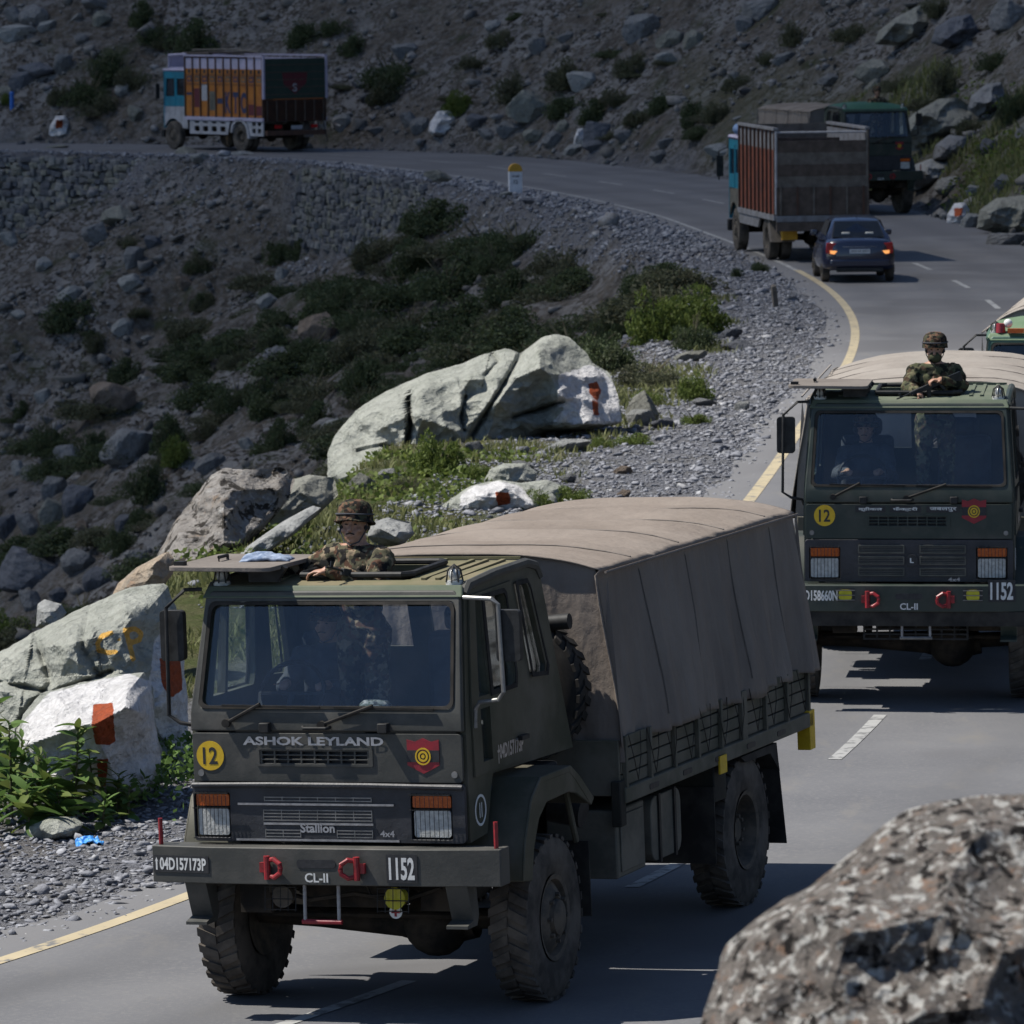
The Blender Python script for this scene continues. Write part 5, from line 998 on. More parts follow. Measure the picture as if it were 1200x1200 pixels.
    # back wall with two rear windows, floor, dash
    mb = MB(); bw = lambda a_, b_, c_: (a_, 2.25 - 0.37 * (b_ - 1.57) / 1.23 + c_ - 0.03, b_)
    mb.panel([(-0.94, 1.57), (0.94, 1.57), (0.89, 2.80), (-0.89, 2.80)], [[(-0.52, 2.30), (-0.06, 2.30), (-0.06, 2.68), (-0.52, 2.68)], [(0.10, 2.30), (0.56, 2.30), (0.56, 2.68), (0.10, 2.68)]], bw, -0.03, 0.0); mb.build('cab_back', side, root)
    mb = MB(); mb.box(-0.92, 0.92, 0.25, 2.1, 1.45, 1.50); mb.box(-0.90, 0.90, 0.25, 0.62, 1.5, 1.98); mb.build('dashboard', 'interior', root, bevel=0.03)
    mb = MB(); cx_ = -0.46; mb.tube([(cx_ + 0.23 * math.cos(a_), 0.72 + 0.10 * math.sin(a_), 2.12 + 0.20 * math.sin(a_)) for a_ in np.linspace(0, 2 * math.pi, 25)[:-1]], 0.016, 6, True); mb.cyl((cx_, 0.72, 2.12), (cx_, 0.60, 1.9), 0.025); mb.bar((cx_ - 0.22, 0.72, 2.12), (cx_ + 0.22, 0.72, 2.12), 0.03, 0.02); mb.build('steering_wheel', 'dark_metal', root)
    for sx in (-0.46, 0.46):
        mb = MB(); mb.box(sx - 0.26, sx + 0.26, 1.05, 1.55, 1.5, 1.85); mb.box(sx - 0.25, sx + 0.25, 1.50, 1.68, 1.8, 2.45); mb.box(sx - 0.14, sx + 0.14, 1.54, 1.66, 2.45, 2.62); mb.build('seat', 'seat_cover', root, bevel=0.05)
    # ---- windscreen frame, glass, scuttle
    wf = lambda a_, b_, c_: (a_, 0.17 + max(0, (b_ - 2.05)) / 0.75 * 0.20 - c_, b_)
    mb = MB(); mb.panel([(-0.965, 1.935), (0.965, 1.935), (0.965, 2.05), (0.905, 2.80), (0.86, 2.845), (-0.86, 2.845), (-0.905, 2.80), (-0.965, 2.05)], [[(p[0] * (1 - 0.055 * (p[1] - 2.09)), p[1]) for p in rrect(-0.905, 0.905, 2.085, 2.775, 0.05)]], wf, -0.03, 0.015); fr_ = mb.build('windscreen_frame', body, root, bevel=0.01)
    mb = MB(); hole = [(p[0] * (1 - 0.055 * (p[1] - 2.09)), p[1]) for p in rrect(-0.905, 0.905, 2.085, 2.775, 0.05)]; mb.panel(hole, [[(p[0] * 0.975, 2.43 + (p[1] - 2.43) * 0.945) for p in hole]], wf, 0.012, 0.024); mb.build('rubber_seal', 'rubber', fr_)
    mb = MB(); mb.panel(hole, [], wf, -0.012, -0.006); mb.build('windscreen', 'windscreen', root, fix=False)
    mb = MB(); mb.panel([(-0.93, 2.80), (0.93, 2.80), (0.90, 2.875), (-0.90, 2.875)], [], lambda a_, b_, c_: (a_, 0.375 + (b_ - 2.80) * 0.9 - c_, b_), 0, 0.03); mb.build('brow', cfg.get('brow', roofm), root, bevel=0.01)
    # wipers
    for (xa, xb, za, zb, xm) in ((-0.70, -0.08, 1.99, 2.10, -0.45), (-0.02, 0.80, 1.98, 2.09, 0.35)):
        mb = MB(); mb.tube([(xa, 0.135, za), (xm, 0.13, zb + 0.02)], 0.012, 6); mb.bar((xm - 0.28, 0.145, zb + 0.005), (xm + 0.42, 0.145, zb - 0.005), 0.012, 0.016); mb.cyl((xa, 0.17, za), (xa, 0.12, za), 0.028); mb.build('wiper', 'rubber', root)
    mb = MB()
    for xx in (-0.42, 0.42): mb.box(xx - 0.035, xx + 0.035, 0.10, 0.17, 1.93, 1.995)
    mb.tube([(-0.16, 0.15, 1.965), (-0.14, 0.11, 1.96), (0.02, 0.11, 1.96), (0.04, 0.15, 1.965)], 0.013, 6); mb.build_each('panel_catch', 'dark_metal', root, bevel=0.006)
    # ---- bonnet flap, lettering, marks
    pf = lambda a_, b_, c_: (a_, 0.165 - c_, b_)
    gx0, gx1 = cfg.get('grille', (-0.475, 0.305)); slots = []
    for r_ in range(3):
        for k in range(8): wd_ = (gx1 - gx0 - 0.02) / 8; xx = gx0 + 0.01 + k * wd_; zz = 1.722 + r_ * 0.030; slots.append([(xx + 0.006, zz), (xx + wd_ - 0.006, zz), (xx + wd_ - 0.006, zz + 0.021), (xx + 0.006, zz + 0.021)])
    mb = MB(); mb.panel(rrect(-0.955, 0.955, 1.60, 1.922, 0.025), slots if full else [], pf, -0.02, 0.012); fl = mb.build('bonnet_flap', body, root, bevel=0.006)
    mb = MB(); mb.box(gx0 - 0.01, gx1 + 0.01, 0.19, 0.21, 1.70, 1.83); mb.build('grille_backing', 'plate_black', fl)
    if full:
        mb = MB(); mb.panel(rrect(gx0 - 0.025, gx1 + 0.025, 1.703, 1.825, 0.012), [rrect(gx0, gx1, 1.717, 1.814, 0.008)], pf, 0.0125, 0.020); mb.build('grille_surround', body, fl)
        for sx in (-0.90, 0.90): mb = MB(); mb.cyl((sx, 0.154, 1.655), (sx, 0.145, 1.655), 0.022, n=16); mb.build('latch', 'steel', fl)
    cx_, cz_ = cfg['disc']; mb = MB(); mb.panel(ring((cx_, cz_), 0.098, 36), [], pf, 0.0125, 0.016, 0); text_into(mb, '12', FRONT(cx_, cz_, 0.165 - 0.0175), 0.105, 0.115, 0.02, m=1); mb.build('number_disc', ['yellow_paint', 'plate_black'], root, fix=False)
    shield_part(root, cfg['shield'][0], cfg['shield'][1], 0.165 - 0.0125, 0.225, 0.235)
    cfg['front'](root, pf)
    # ---- light panel
    dark = cfg['lower']; mb = MB(); lh = 0.305 if not cfg.get('cover') else 0.30
    hl = cfg['lights']
    holes = [rrect(a0, a1, 1.225, 1.525, 0.015) for a0, a1 in hl]
    mb.panel(rrect(-0.965, 0.965, 1.20, 1.592, 0.03), holes, pf, -0.02, 0.02); lp = mb.build('light_panel', dark, root, bevel=0.012)
    if cfg.get('cover'):
        mb = MB(); mb.tube([(-0.96, 0.135, 1.575), (-0.4, 0.128, 1.583), (0.3, 0.128, 1.582), (0.955, 0.135, 1.572)], 0.018, 8); mb.build('cover_roll', dark, lp)
    for a0, a1 in hl:
        h_ = empty('headlamp'); h_.parent = root
        mb = MB(); mb.box(a0, a1, 0.20, 0.22, 1.22, 1.53); mb.build('housing', 'dark_metal', h_)
        mb = MB(); mb.panel(rrect(a0 + 0.015, a1 - 0.015, 1.238, 1.415, 0.02), [], pf, -0.012, 0.006); mb.build('lens', 'lamp_lens', h_, bevel=0.008)
        mb = MB(); mb.panel(rrect(a0 + 0.01, a1 - 0.01, 1.435, 1.512, 0.01), [], pf, -0.012, 0.010); mb.build('indicator', 'amber', h_, bevel=0.006)
        if full:
            mb = MB(); n_ = 9
            for k in range(n_): xx = a0 + (a1 - a0) * (k + 0.5) / n_; mb.tube([(xx, 0.135, 1.215), (xx, 0.105, 1.24), (xx, 0.105, 1.51), (xx, 0.135, 1.535)], 0.0026, 4)
            for zz in (1.225, 1.425, 1.525): mb.bar((a0, 0.108, zz), (a1, 0.108, zz), 0.006, 0.006)
            mb.build('guard', 'dark_metal', h_)
    # ---- bumper
    bp = [(-1.235, 0.045), (-0.80, 0.0), (0.70, 0.0), (1.235, 0.045), (1.235, 0.22), (-1.235, 0.22)]
    mb = MB(); mb.add([(a_, b_, z) for z in (0.935, 1.18) for a_, b_ in bp], [(5, 4, 3, 2, 1, 0), (6, 7, 8, 9, 10, 11)] + [(i, (i + 1) % 6, 6 + (i + 1) % 6, 6 + i) for i in range(6)]); bu = mb.build('bumper', body, root, bevel=0.006)
    bf = lambda a_, b_, c_: (a_, -c_, b_)
    mb = MB(); sl = cfg['slot']; mb.panel(rrect(sl[0], sl[1], 1.05, 1.105, 0.022), [], bf, 0.001, 0.004); mb.build('towing_slot', 'plate_black', bu, fix=False)
    mb = MB(); text_into(mb, 'CL-II', FRONT((sl[0] + sl[1]) / 2, 0.985, -0.004), 0.165, 0.062, 0.02); mb.build('lettering', 'white_paint', bu, fix=False)
    for k, hx in enumerate(cfg['hooks']):
        s_ = empty('shackle'); s_.parent = bu; sg = 1 if k == 0 else -1
        mb = MB(); mb.tube([(hx, -0.02, 1.10), (hx + sg * 0.05, -0.045, 1.112), (hx + sg * 0.095, -0.055, 1.08), (hx + sg * 0.10, -0.055, 1.05), (hx + sg * 0.095, -0.055, 1.02), (hx + sg * 0.05, -0.045, 0.99), (hx, -0.02, 1.0)], 0.017, 8); mb.build('bow', 'red_shackle', s_)
        mb = MB(); mb.cyl((hx - sg * 0.005, -0.03, 0.975), (hx - sg * 0.005, -0.03, 1.13), 0.022, n=10); mb.box(hx - sg * 0.06, hx, -0.03, 0.0, 1.02, 1.085); mb.build('pin', 'red_shackle', s_)
    cfg['bumper'](root, bu, bf)
    for sd in (-1, 1):
        mb = MB(); mb.cyl((sd * 1.19, 0.10, 1.18), (sd * 1.19, 0.10, 1.355), 0.016, n=8); mb.build('width_marker', 'red_shackle', bu)
        mb = MB(); mb.panel([(0.03, 0.935), (0.20, 0.935), (0.24, 0.72), (0.20, 0.655), (0.02, 0.655), (0.02, 0.675), (0.13, 0.70)], [], lambda a_, b_, c_, sd=sd: (sd * (c_), a_, b_), 0.85, 1.0); mb.build('step_bracket', body, bu)
    # U-shaped foot step
    if full:
        xa, xb = cfg['step']; fs_ = empty('foot_step'); fs_.parent = root
        for xx in (xa, xb): mb = MB(); mb.tube([(xx, 0.06, 0.935), (xx, 0.05, 0.69)], 0.012, 8); mb.build('upright', 'grey_paint', fs_)
        mb = MB(); mb.tube([(xa - 0.02, 0.05, 0.685), (xb + 0.02, 0.05, 0.685)], 0.017, 8); mb.build('tread', cfg.get('step_mat', 'red_paint'), fs_)
    # ---- fenders (arched bands), mud flaps
    oc = [(0.50, 0.90), (0.56, 1.16), (0.70, 1.42), (0.90, 1.545), (1.50, 1.545), (1.66, 1.46), (1.95, 1.26)]; ic = [(1.90, 1.22), (1.60, 1.34), (1.45, 1.37), (1.0, 1.36), (0.86, 1.28), (0.74, 1.1), (0.68, 0.88)]
    for sd in (-1, 1):
        fb = MB(); K = 7; ri = [(1.86, 1.235), (1.60, 1.42), (1.47, 1.50), (0.93, 1.50), (0.74, 1.39), (0.60, 1.14), (0.535, 0.90)]
        fb.panel(oc + ri, [], lambda a_, b_, c_, sd=sd: (sd * c_, a_, b_), 0.80, 1.225)
        fb.panel(oc[:] + ic, [], lambda a_, b_, c_, sd=sd: (sd * c_, a_, b_), 1.20, 1.222)
        fe = fb.build('fender', side, root, smooth=30, bevel=0.008)
        st = MB(); st.tube([(sd * 1.12, 1.66, 1.36), (sd * 1.12, 1.84, 0.98)], 0.022, 8); st.build('stay', side, fe)
        fm = MB(); fm.panel([(0.82, 0.98), (1.20, 0.98), (1.20, 0.46), (0.82, 0.46)], [], lambda a_, b_, c_, sd=sd: (sd * a_, 1.86 + c_ + 0.02 * (0.98 - b_), b_), 0, 0.012); fm.build('mud_flap', 'mudflap', root)
    # ---- wheels, axles, chassis
    st_ = cfg.get('steer', 0)
    for sd in (-1, 1): wheel(root, sd * 1.05, 1.18, 0.56, steer=st_); wheel(root, sd * 1.05, 5.38, 0.56, deep=True)
    for ay, off in ((1.18, 0.36), (5.38, 0.0)):
        mb = MB(); mb.tube([(-0.95, ay, 0.56), (-0.5, ay, 0.54), (off - 0.26, ay, 0.52), (off, ay, 0.50), (off + 0.26, ay, 0.52), (0.6, ay, 0.54), (0.95, ay, 0.56)], [0.07, 0.075, 0.11, 0.16, 0.11, 0.075, 0.07], 12); mb.sphere((off, ay - 0.05, 0.52), (0.23, 0.22, 0.23)); mb.tube([(-0.85, ay - 0.28, 0.60), (0.85, ay - 0.28, 0.60)], 0.02, 8); mb.build('axle', 'chassis', root)
        for sx in (-0.43, 0.43):
            mb = MB()
            for k in range(4): mb.tube([(sx, ay - 0.65 + 0.08 * k, 0.86 - 0.035 * k), (sx, ay, 0.68 - 0.035 * k), (sx, ay + 0.65 - 0.08 * k, 0.86 - 0.035 * k)], 0.026, 5)
            mb.build('leaf_spring', 'chassis', root)
    mb = MB()
    for sx in (-0.43, 0.43): mb.box(sx - 0.04, sx + 0.04, 0.2, 6.9, 0.85, 1.08)
    for yy in (0.32, 1.8, 3.0, 4.3, 5.6, 6.7): mb.box(-0.4, 0.4, yy, yy + 0.1, 0.88, 1.04)
    mb.box(-0.32, 0.36, 0.45, 1.5, 0.72, 1.3); mb.box(-0.25, 0.3, 1.5, 2.6, 0.7, 1.1); mb.cyl((0, 2.6, 0.75), (0, 5.3, 0.6), 0.05); mb.build('chassis', 'chassis', root, bevel=0.01)
    mb = MB(); mb.tube([(-0.5, 0.30, 0.86), (-0.2, 0.26, 0.80), (0.1, 0.30, 0.84), (0.45, 0.28, 0.80), (0.7, 0.34, 0.88)], 0.016, 6); mb.tube([(0.2, 0.25, 0.93), (0.25, 0.22, 0.84), (0.42, 0.22, 0.85)], 0.010, 6); mb.box(-0.72, -0.5, 0.3, 0.55, 0.70, 0.9); mb.box(0.55, 0.85, 0.35, 0.6, 0.72, 0.92); mb.build('pipework', 'chassis', root)
    for sd in (-1, 1):
        # stowage boxes and tank between the axles
        b1 = MB(); b1.box(sd * 0.62, sd * 1.14, 2.62, 3.22, 0.60, 1.08); b1.build('tool_box', 'tank', root, bevel=0.015)
        b1 = MB(); b1.box(sd * 1.14, sd * 1.152, 2.68, 3.17, 0.64, 1.04); b1.build('tool_box_lid', 'tank', root, bevel=0.006)
        b1 = MB(); b1.panel(rrect(3.42, 4.08, 0.60, 1.06, 0.10), [], lambda a_, b_, c_, sd=sd: (sd * c_, a_, b_), 0.6, 1.12); tk = b1.build('fuel_tank', 'tank', root, bevel=0.02)
        b1 = MB()
        for yy in (3.58, 3.92): b1.box(sd * 0.6, sd * 1.135, yy - 0.02, yy + 0.02, 0.585, 1.075)
        b1.build('tank_strap', 'dark_metal', tk)
        b1 = MB(); b1.cyl((sd * 1.0, 3.30, 0.62), (sd * 1.0, 3.30, 1.12), 0.06); b1.cyl((sd * 0.9, 4.22, 0.7), (sd * 0.9, 4.22, 1.05), 0.09); b1.build_each('air_bottle', 'chassis', root)
        b1 = MB(); b1.panel([(0.62, 0.98), (1.2, 0.98), (1.2, 0.42), (0.62, 0.42)], [], lambda a_, b_, c_, sd=sd: (sd * a_, 4.60 + c_, b_), 0, 0.014); b1.panel([(0.80, 1.12), (1.22, 1.12), (1.22, 0.34), (0.80, 0.34)], [], lambda a_, b_, c_, sd=sd: (sd * a_, 6.05 + c_ + 0.22 * (1.12 - b_) * (1 if b_ > 0.9 else 1), b_), 0, 0.014); b1.build_each('mud_flap', 'mudflap', root)
        b1 = MB(); b1.panel([(5.2, 1.12), (6.05, 1.12), (6.12, 0.9), (5.9, 1.06), (5.3, 1.07)], [], lambda a_, b_, c_, sd=sd: (sd * c_, a_, b_), 0.85, 1.22); b1.build('rear_fender', 'mudflap', root)
        # bunch of brackets under the bed
        b1 = MB(); b1.box(sd * 0.7, sd * 1.2, 4.62, 4.90, 0.86, 1.12); b1.box(sd * 1.15, sd * 1.22, 2.50, 2.62, 0.98, 1.30); b1.build_each('bracket', 'bed_dark', root, bevel=0.01)
    # exhaust and air intake behind the cab
    mb = MB(); mb.cyl((0.85, 2.12, 1.18), (1.08, 2.12, 1.14), 0.11); mb.cyl((0.55, 2.35, 2.40), (0.95, 2.35, 2.43), 0.055); mb.build_each('air_pipe', 'dark_metal', root)
    # ---- load bed: sill, planks, posts, lashings
    by0, by1 = 2.58, 6.95
    mb = MB(); mb.box(-1.18, 1.18, by0, by1, 1.19, 1.235); mb.build('bed_floor', 'bed_dark', root)
    for sd in (-1, 1):
        mb = MB(); mb.box(sd * 1.17, sd * 1.235, by0, by1, 1.135, 1.245); sl_ = mb.build('bed_sill', 'bed_paint', root, bevel=0.008)
        if full and sd > 0:
            ob_ = MB()
            for yy in np.arange(by0 + 0.5, by1 - 0.2, 0.74): ob_.panel(rrect(yy, yy + 0.2, 1.165, 1.205, 0.018), [], lambda a_, b_, c_: (1.2355 + c_, a_, b_), 0, 0.004)
            ob_.build_each('lashing_slot', 'plate_black', sl_, fix=False)
        for r_ in range(4):
            pb = MB(); z0 = 1.25 + r_ * 0.088; pb.box(sd * 1.175, sd * 1.20, by0 + 0.02, by1 - 0.02, z0, z0 + 0.078); pb.build('side_plank', 'bed_paint', root, bevel=0.004)
        for k in range(9):
            yy = by0 + 0.06 + k * (by1 - by0 - 0.12) / 8; pb = MB(); wd_ = 0.06 if k == 5 else 0.02; pb.box(sd * 1.20, sd * 1.232, yy - wd_, yy + wd_, 1.19, 1.60); pb.build('stake', 'bed_paint', root, bevel=0.004)
        if full:
            for k in range(11):
                y0_ = by0 + 0.12 + k * 0.39; rp = MB(); rp.tube([(sd * 1.225, y0_, 1.60), (sd * 1.243, y0_ + 0.06, 1.42), (sd * 1.245, y0_ + 0.12, 1.275), (sd * 1.243, y0_ + 0.2, 1.44), (sd * 1.225, y0_ + 0.25, 1.60)], 0.0035, 5); rp.build('lashing_rope', 'rope', root)
    mb = MB(); mb.box(-1.2, 1.2, by1, by1 + 0.03, 1.19, 1.58); mb.box(-1.2, 1.2, by0 - 0.03, by0, 1.19, 1.58); mb.build_each('bed_board', 'bed_paint', root, bevel=0.006)
    mb = MB(); mb.box(1.13, 1.235, 6.86, 6.99, 0.96, 1.26); mb.box(-1.235, -1.13, 6.86, 6.99, 0.96, 1.26); mb.build_each('rear_marker', cfg.get('marker', 'yellow_paint'), root, bevel=0.006)
    if full: mb = MB(); mb.box(1.236, 1.25, 4.62, 4.78, 1.07, 1.20); mb.build('reflector', 'yellow_paint', root)
    # ---- canvas tilt
    canvas_part(root, canv, by0 - 0.02, by1 + 0.06, cfg.get('seed', 0), cfg.get('crown', 0.135), cfg.get('slump', 0.0))
    # spare wheel between cab and tilt
    ty, rm = wheel_meshes(0.53, 0.28, True); sw = link_mesh('spare_wheel', ty, root, (0.50, 2.40, 1.95), (0.2, 0, math.pi / 2)); sw.material_slots[0].link = 'OBJECT'; sw.material_slots[0].material = MATS['rubber']; link_mesh('rim', rm, sw)
    # ---- mirrors
    for sd in (-1, 1):
        mr_ = empty('mirror'); mr_.parent = root
        mb = MB(); X_ = sd
        if sd > 0: mb.tube([(0.93, 0.36, 2.80), (1.14, 0.32, 2.795), (1.185, 0.32, 2.76), (1.20, 0.32, 2.18), (1.16, 0.32, 2.13), (1.02, 0.34, 2.11), (0.99, 0.34, 2.06), (0.985, 0.34, 1.94)], 0.015, 8)
        else: mb.tube([(-0.93, 0.36, 2.86), (-1.04, 0.32, 2.86), (-1.17, 0.30, 2.74), (-1.18, 0.30, 2.02), (-1.10, 0.30, 1.97), (-1.0, 0.32, 1.95), (-0.985, 0.34, 1.90)], 0.014, 8)
        mb.build('arm', cfg.get('arm', 'steel') if sd > 0 else 'dark_metal', mr_)
        mb = MB(); xm = 1.24 if sd > 0 else -1.15; mb.panel(rrect(xm - 0.085, xm + 0.085, 2.38, 2.72, 0.03), [], lambda a_, b_, c_: (a_, 0.33 + c_, b_), 0, 0.06); mb.build('head', 'dark_metal', mr_, bevel=0.015)
    # roof corner lamps with wire guard
    for sx in (-0.84, 0.82):
        lm_ = empty('roof_lamp'); lm_.parent = root; mb = MB(); mb.cyl((sx, 0.50, 2.87), (sx, 0.50, 2.90), 0.06, n=12); mb.sphere((sx, 0.50, 2.94), (0.042, 0.042, 0.045), 12, 8); mb.build('lamp', 'lamp_lens', lm_)
        mb = MB()
        for k in range(4): a_ = math.pi * k / 4; mb.tube([(sx + 0.06 * math.cos(a_), 0.50 + 0.06 * math.sin(a_), 2.89), (sx + 0.045 * math.cos(a_), 0.50 + 0.045 * math.sin(a_), 2.97), (sx, 0.50, 3.005), (sx - 0.045 * math.cos(a_), 0.50 - 0.045 * math.sin(a_), 2.97), (sx - 0.06 * math.cos(a_), 0.50 - 0.06 * math.sin(a_), 2.89)], 0.006, 5)
        mb.build('guard', 'dark_metal', lm_)
    # side marks
    if full:
        cb = MB(); cb.panel(ring((0.40, 1.39), 0.105, 32), [ring((0.40, 1.39), 0.088, 32)], lambda a_, b_, c_: (0.977 + c_, a_ * 1.0, b_), 0, 0.003); text_into(cb, 'II', SIDE(0.40, 1.39, 0.98), 0.05, 0.10, 0.0); cb.build('side_mark', 'white_paint', root, fix=False)
        cb = MB(); text_into(cb, cfg['side_text'], SIDE(0.97, 1.715, 0.975 + 0.018), 0.50, 0.13, 0.03); cb.build('side_lettering', 'silver', root, fix=False)
    return root
def canvas_part(root, mat, y0, y1, seed, crown, slump):
    """tilt cover: one draped sheet over bows, folds hanging at the sides, hanging front"""
    ny_, nsx = 190, 96; zs = 2.74; P = np.zeros((ny_, nsx, 3)); u = np.linspace(0, 1, nsx)
    # arc-length style section: side up, roof over, side down
    sec = []
    for uu in u:
        if uu < 0.3: t_ = uu / 0.3; sec.append((-1.235 + 0.09 * t_, 1.54 + (zs - 1.54) * t_))
        elif uu > 0.7: t_ = (1 - uu) / 0.3; sec.append((1.235 - 0.09 * t_, 1.54 + (zs - 1.54) * t_))
        else:
            t_ = (uu - 0.3) / 0.4; xx = -1.145 + 2.29 * t_; sec.append((xx, zs + crown * (1 - abs(2 * t_ - 1) ** 3.4)))
    sec = np.array(sec); yy = np.linspace(y0, y1, ny_); Y = np.repeat(yy[:, None], nsx, 1); X = np.repeat(sec[None, :, 0], ny_, 0); Z = np.repeat(sec[None, :, 1], ny_, 0)
    roofw = ((u >= 0.3) & (u <= 0.7)).astype(float)[None]; bows = np.linspace(y0 + 0.05, y1 - 0.05, 6); dist = np.min(np.abs(yy[:, None] - bows[None]), 1) / ((bows[1] - bows[0]) / 2)
    tt = np.clip((u - 0.3) / 0.4, 0, 1); sag = -0.05 * (1 - (1 - np.clip(dist, 0, 1)) ** 2)[:, None] * np.sin(np.pi * tt)[None] * roofw
    n_ = lambda f, k, sd: fbm(np.stack([X.ravel() * f[0], Y.ravel() * f[1], Z.ravel() * f[2]], 1), k, sd + seed).reshape(X.shape)
    Z = Z + sag + roofw * (0.022 * n_((1.2, 2.2, 0.2), 3, 3) + 0.010 * (1 - np.abs(n_((0.8, 3.5, 0.2), 2, 8))) + 0.012 * n_((0.7, 6.5, 0.2), 3, 18)) - slump * np.exp(-((X + 1.0) / 0.5) ** 2) * roofw
    sidew = (1 - roofw) * np.sin(np.pi * np.clip((Z - 1.50) / (zs - 1.46), 0, 1)) ** 0.6
    fold = n_((0.01, 3.2, 0.28), 3, 21); fold2 = 1 - np.abs(n_((0.01, 2.1, 0.22), 2, 27)) * 2.2
    fold3 = np.clip(1 - 2.6 * np.abs(n_((0.01, 4.2, 0.30), 2, 61)), 0, 1)
    X = X + np.sign(X) * (1 - roofw) * 0.06 * fold3 * (0.3 + 0.7 * np.clip((zs - Z) / 1.0, 0, 1))
    X = X + np.sign(X) * (1 - roofw) * ((0.10 * fold + 0.07 * np.clip(fold2, 0, 1)) * (0.25 + 0.75 * np.clip((zs - Z) / 1.2, 0, 1)) - 0.075) + 0.0 * sidew
    Z[:, 0] += 0.03 * n_((0.1, 2.5, 0.1), 2, 31)[:, 0]; Z[:, -1] += 0.03 * n_((0.1, 2.5, 0.1), 2, 33)[:, -1]
    Y[-1] += 0.02; V_ = np.stack([X, Y, Z], 2).reshape(-1, 3); k = np.arange(ny_ * nsx).reshape(ny_, nsx); f = np.stack([k[:-1, :-1].ravel(), k[:-1, 1:].ravel(), k[1:, 1:].ravel(), k[1:, :-1].ravel()], 1)
    me = np_mesh('canvas', V_, f, mat, True); o = link_mesh('canvas', me, root); sm = o.modifiers.new('thick', 'SOLIDIFY'); sm.thickness = 0.012; sm.offset = -1
    # hanging front and back flaps
    for nm, iy, sg in (('front_flap', 0, 1), ('rear_flap', ny_ - 1, -1)):
        nv = 40; top = V_.reshape(ny_, nsx, 3)[iy]; G = np.zeros((nv, nsx, 3)); zb = 1.42
        for j in range(nv):
            w_ = j / (nv - 1); zz = top[:, 2] * (1 - w_) + zb * w_; xx = top[:, 0] + 0 * w_
            G[j, :, 0] = np.where(zz < top[:, 2], xx * (1 - 0.02 * math.sin(math.pi * w_)), xx); G[j, :, 2] = np.minimum(zz, top[:, 2]); G[j, :, 1] = top[:, 1] + sg * 0.01
        mid = 1.1 * np.array([np.interp(uu, [0, 1], [-1, 1]) for uu in u]); G2 = G.copy()
        xs_ = np.linspace(-1.15, 1.15, nsx); zt = np.interp(xs_, top[:, 0][np.argsort(top[:, 0])], top[:, 2][np.argsort(top[:, 0])])
        zt = np.where(np.abs(xs_) > 1.13, 2.72, zt)
        for j in range(nv):
            w_ = j / (nv - 1); G2[j, :, 0] = xs_ * (1 + 0.07 * w_); G2[j, :, 2] = zt * (1 - w_) + zb * w_; G2[j, :, 1] = yy[iy] + sg * 0.03
        pp = np.stack([G2[:, :, 0].ravel() * 2.4, G2[:, :, 2].ravel() * 0.9, np.full(nv * nsx, seed + iy)], 1); G2[:, :, 1] += sg * (0.05 * fbm(pp, 3, seed + 41).reshape(nv, nsx) + 0.03 * np.clip(1 - 2 * np.abs(fbm(pp * np.array([1.5, 1, 1]), 2, seed + 43)), 0, 1).reshape(nv, nsx)) * np.linspace(0.1, 1, nv)[:, None]
        k = np.arange(nv * nsx).reshape(nv, nsx); f = np.stack([k[:-1, :-1].ravel(), k[:-1, 1:].ravel(), k[1:, 1:].ravel(), k[1:, :-1].ravel()], 1)
        link_mesh(nm, np_mesh(nm, G2.reshape(-1, 3), f, mat, True), o)
    Vg = V_.reshape(ny_, nsx, 3); ins = np.array([0, 0, 0.004])
    for bi_ in (0.18, 0.42, 0.66, 0.88):
        iy = int(bi_ * (ny_ - 1)); hm2 = MB(); row = Vg[iy, 2:-2:3]; hm2.tube([p + np.array([0.003 * np.sign(p[0]) if abs(p[0]) > 1.1 else 0, 0, 0.003]) for p in row], 0.007, 4); hm2.build('bow_seam', 'canvas_dark', o)
    hm = MB(); 
    for sd in (-1, 1): hm.tube([(sd * 1.150, yv, 2.745 + 0.0) for yv in np.linspace(y0, y1, 12)], 0.010, 5)
    hm.build('seam', mat, o)
    return o
# ---- first lorry: grey, covered grille
def front_one(root, pf):
    mb = MB(); text_into(mb, 'ASHOK LEYLAND', FRONT(-0.09, 1.872, 0.145), 1.0, 0.058, 0.035); mb.build('maker_lettering', 'silver', root, fix=False)
    tr = empty('grille_trim'); tr.parent = root
    mb = MB()
    for z_, x0_, x1_ in ((1.452, -0.64, 0.47), (1.322, -0.46, 0.32), (1.214, -0.66, 0.50)): mb.bar((x0_, 0.14, z_), (x1_, 0.14, z_), 0.012, 0.014)
    mb.build('bright_strip', 'chrome', tr)
    mb = MB()
    for z0_, n_, x0_, x1_ in ((1.475, 2, -0.45, 0.31), (1.345, 4, -0.46, 0.31), (1.235, 3, -0.45, -0.2), (1.235, 3, 0.06, 0.31)):
        for k in range(n_): mb.bar((x0_, 0.142, z0_ + k * 0.022), (x1_, 0.142, z0_ + k * 0.022), 0.006, 0.007)
        for xx in np.linspace(x0_, x1_, 2 + int((x1_ - x0_) / 0.13)): mb.bar((xx, 0.1425, z0_ - 0.005), (xx, 0.1425, z0_ + 0.022 * (n_ - 1) + 0.005), 0.006, 0.006, (1, 0, 0))
    mb.build('mesh_bar', 'steel', tr)
    mb = MB(); text_into(mb, 'Stallion', FRONT(-0.075, 1.296, 0.13), 0.245, 0.062, 0.03); mb.build('model_lettering', 'silver', root, fix=False); mb = MB(); text_into(mb, '4x4', FRONT(0.415, 1.262, 0.14), 0.10, 0.042, 0.02); mb.build('drive_lettering', 'silver', root, fix=False)
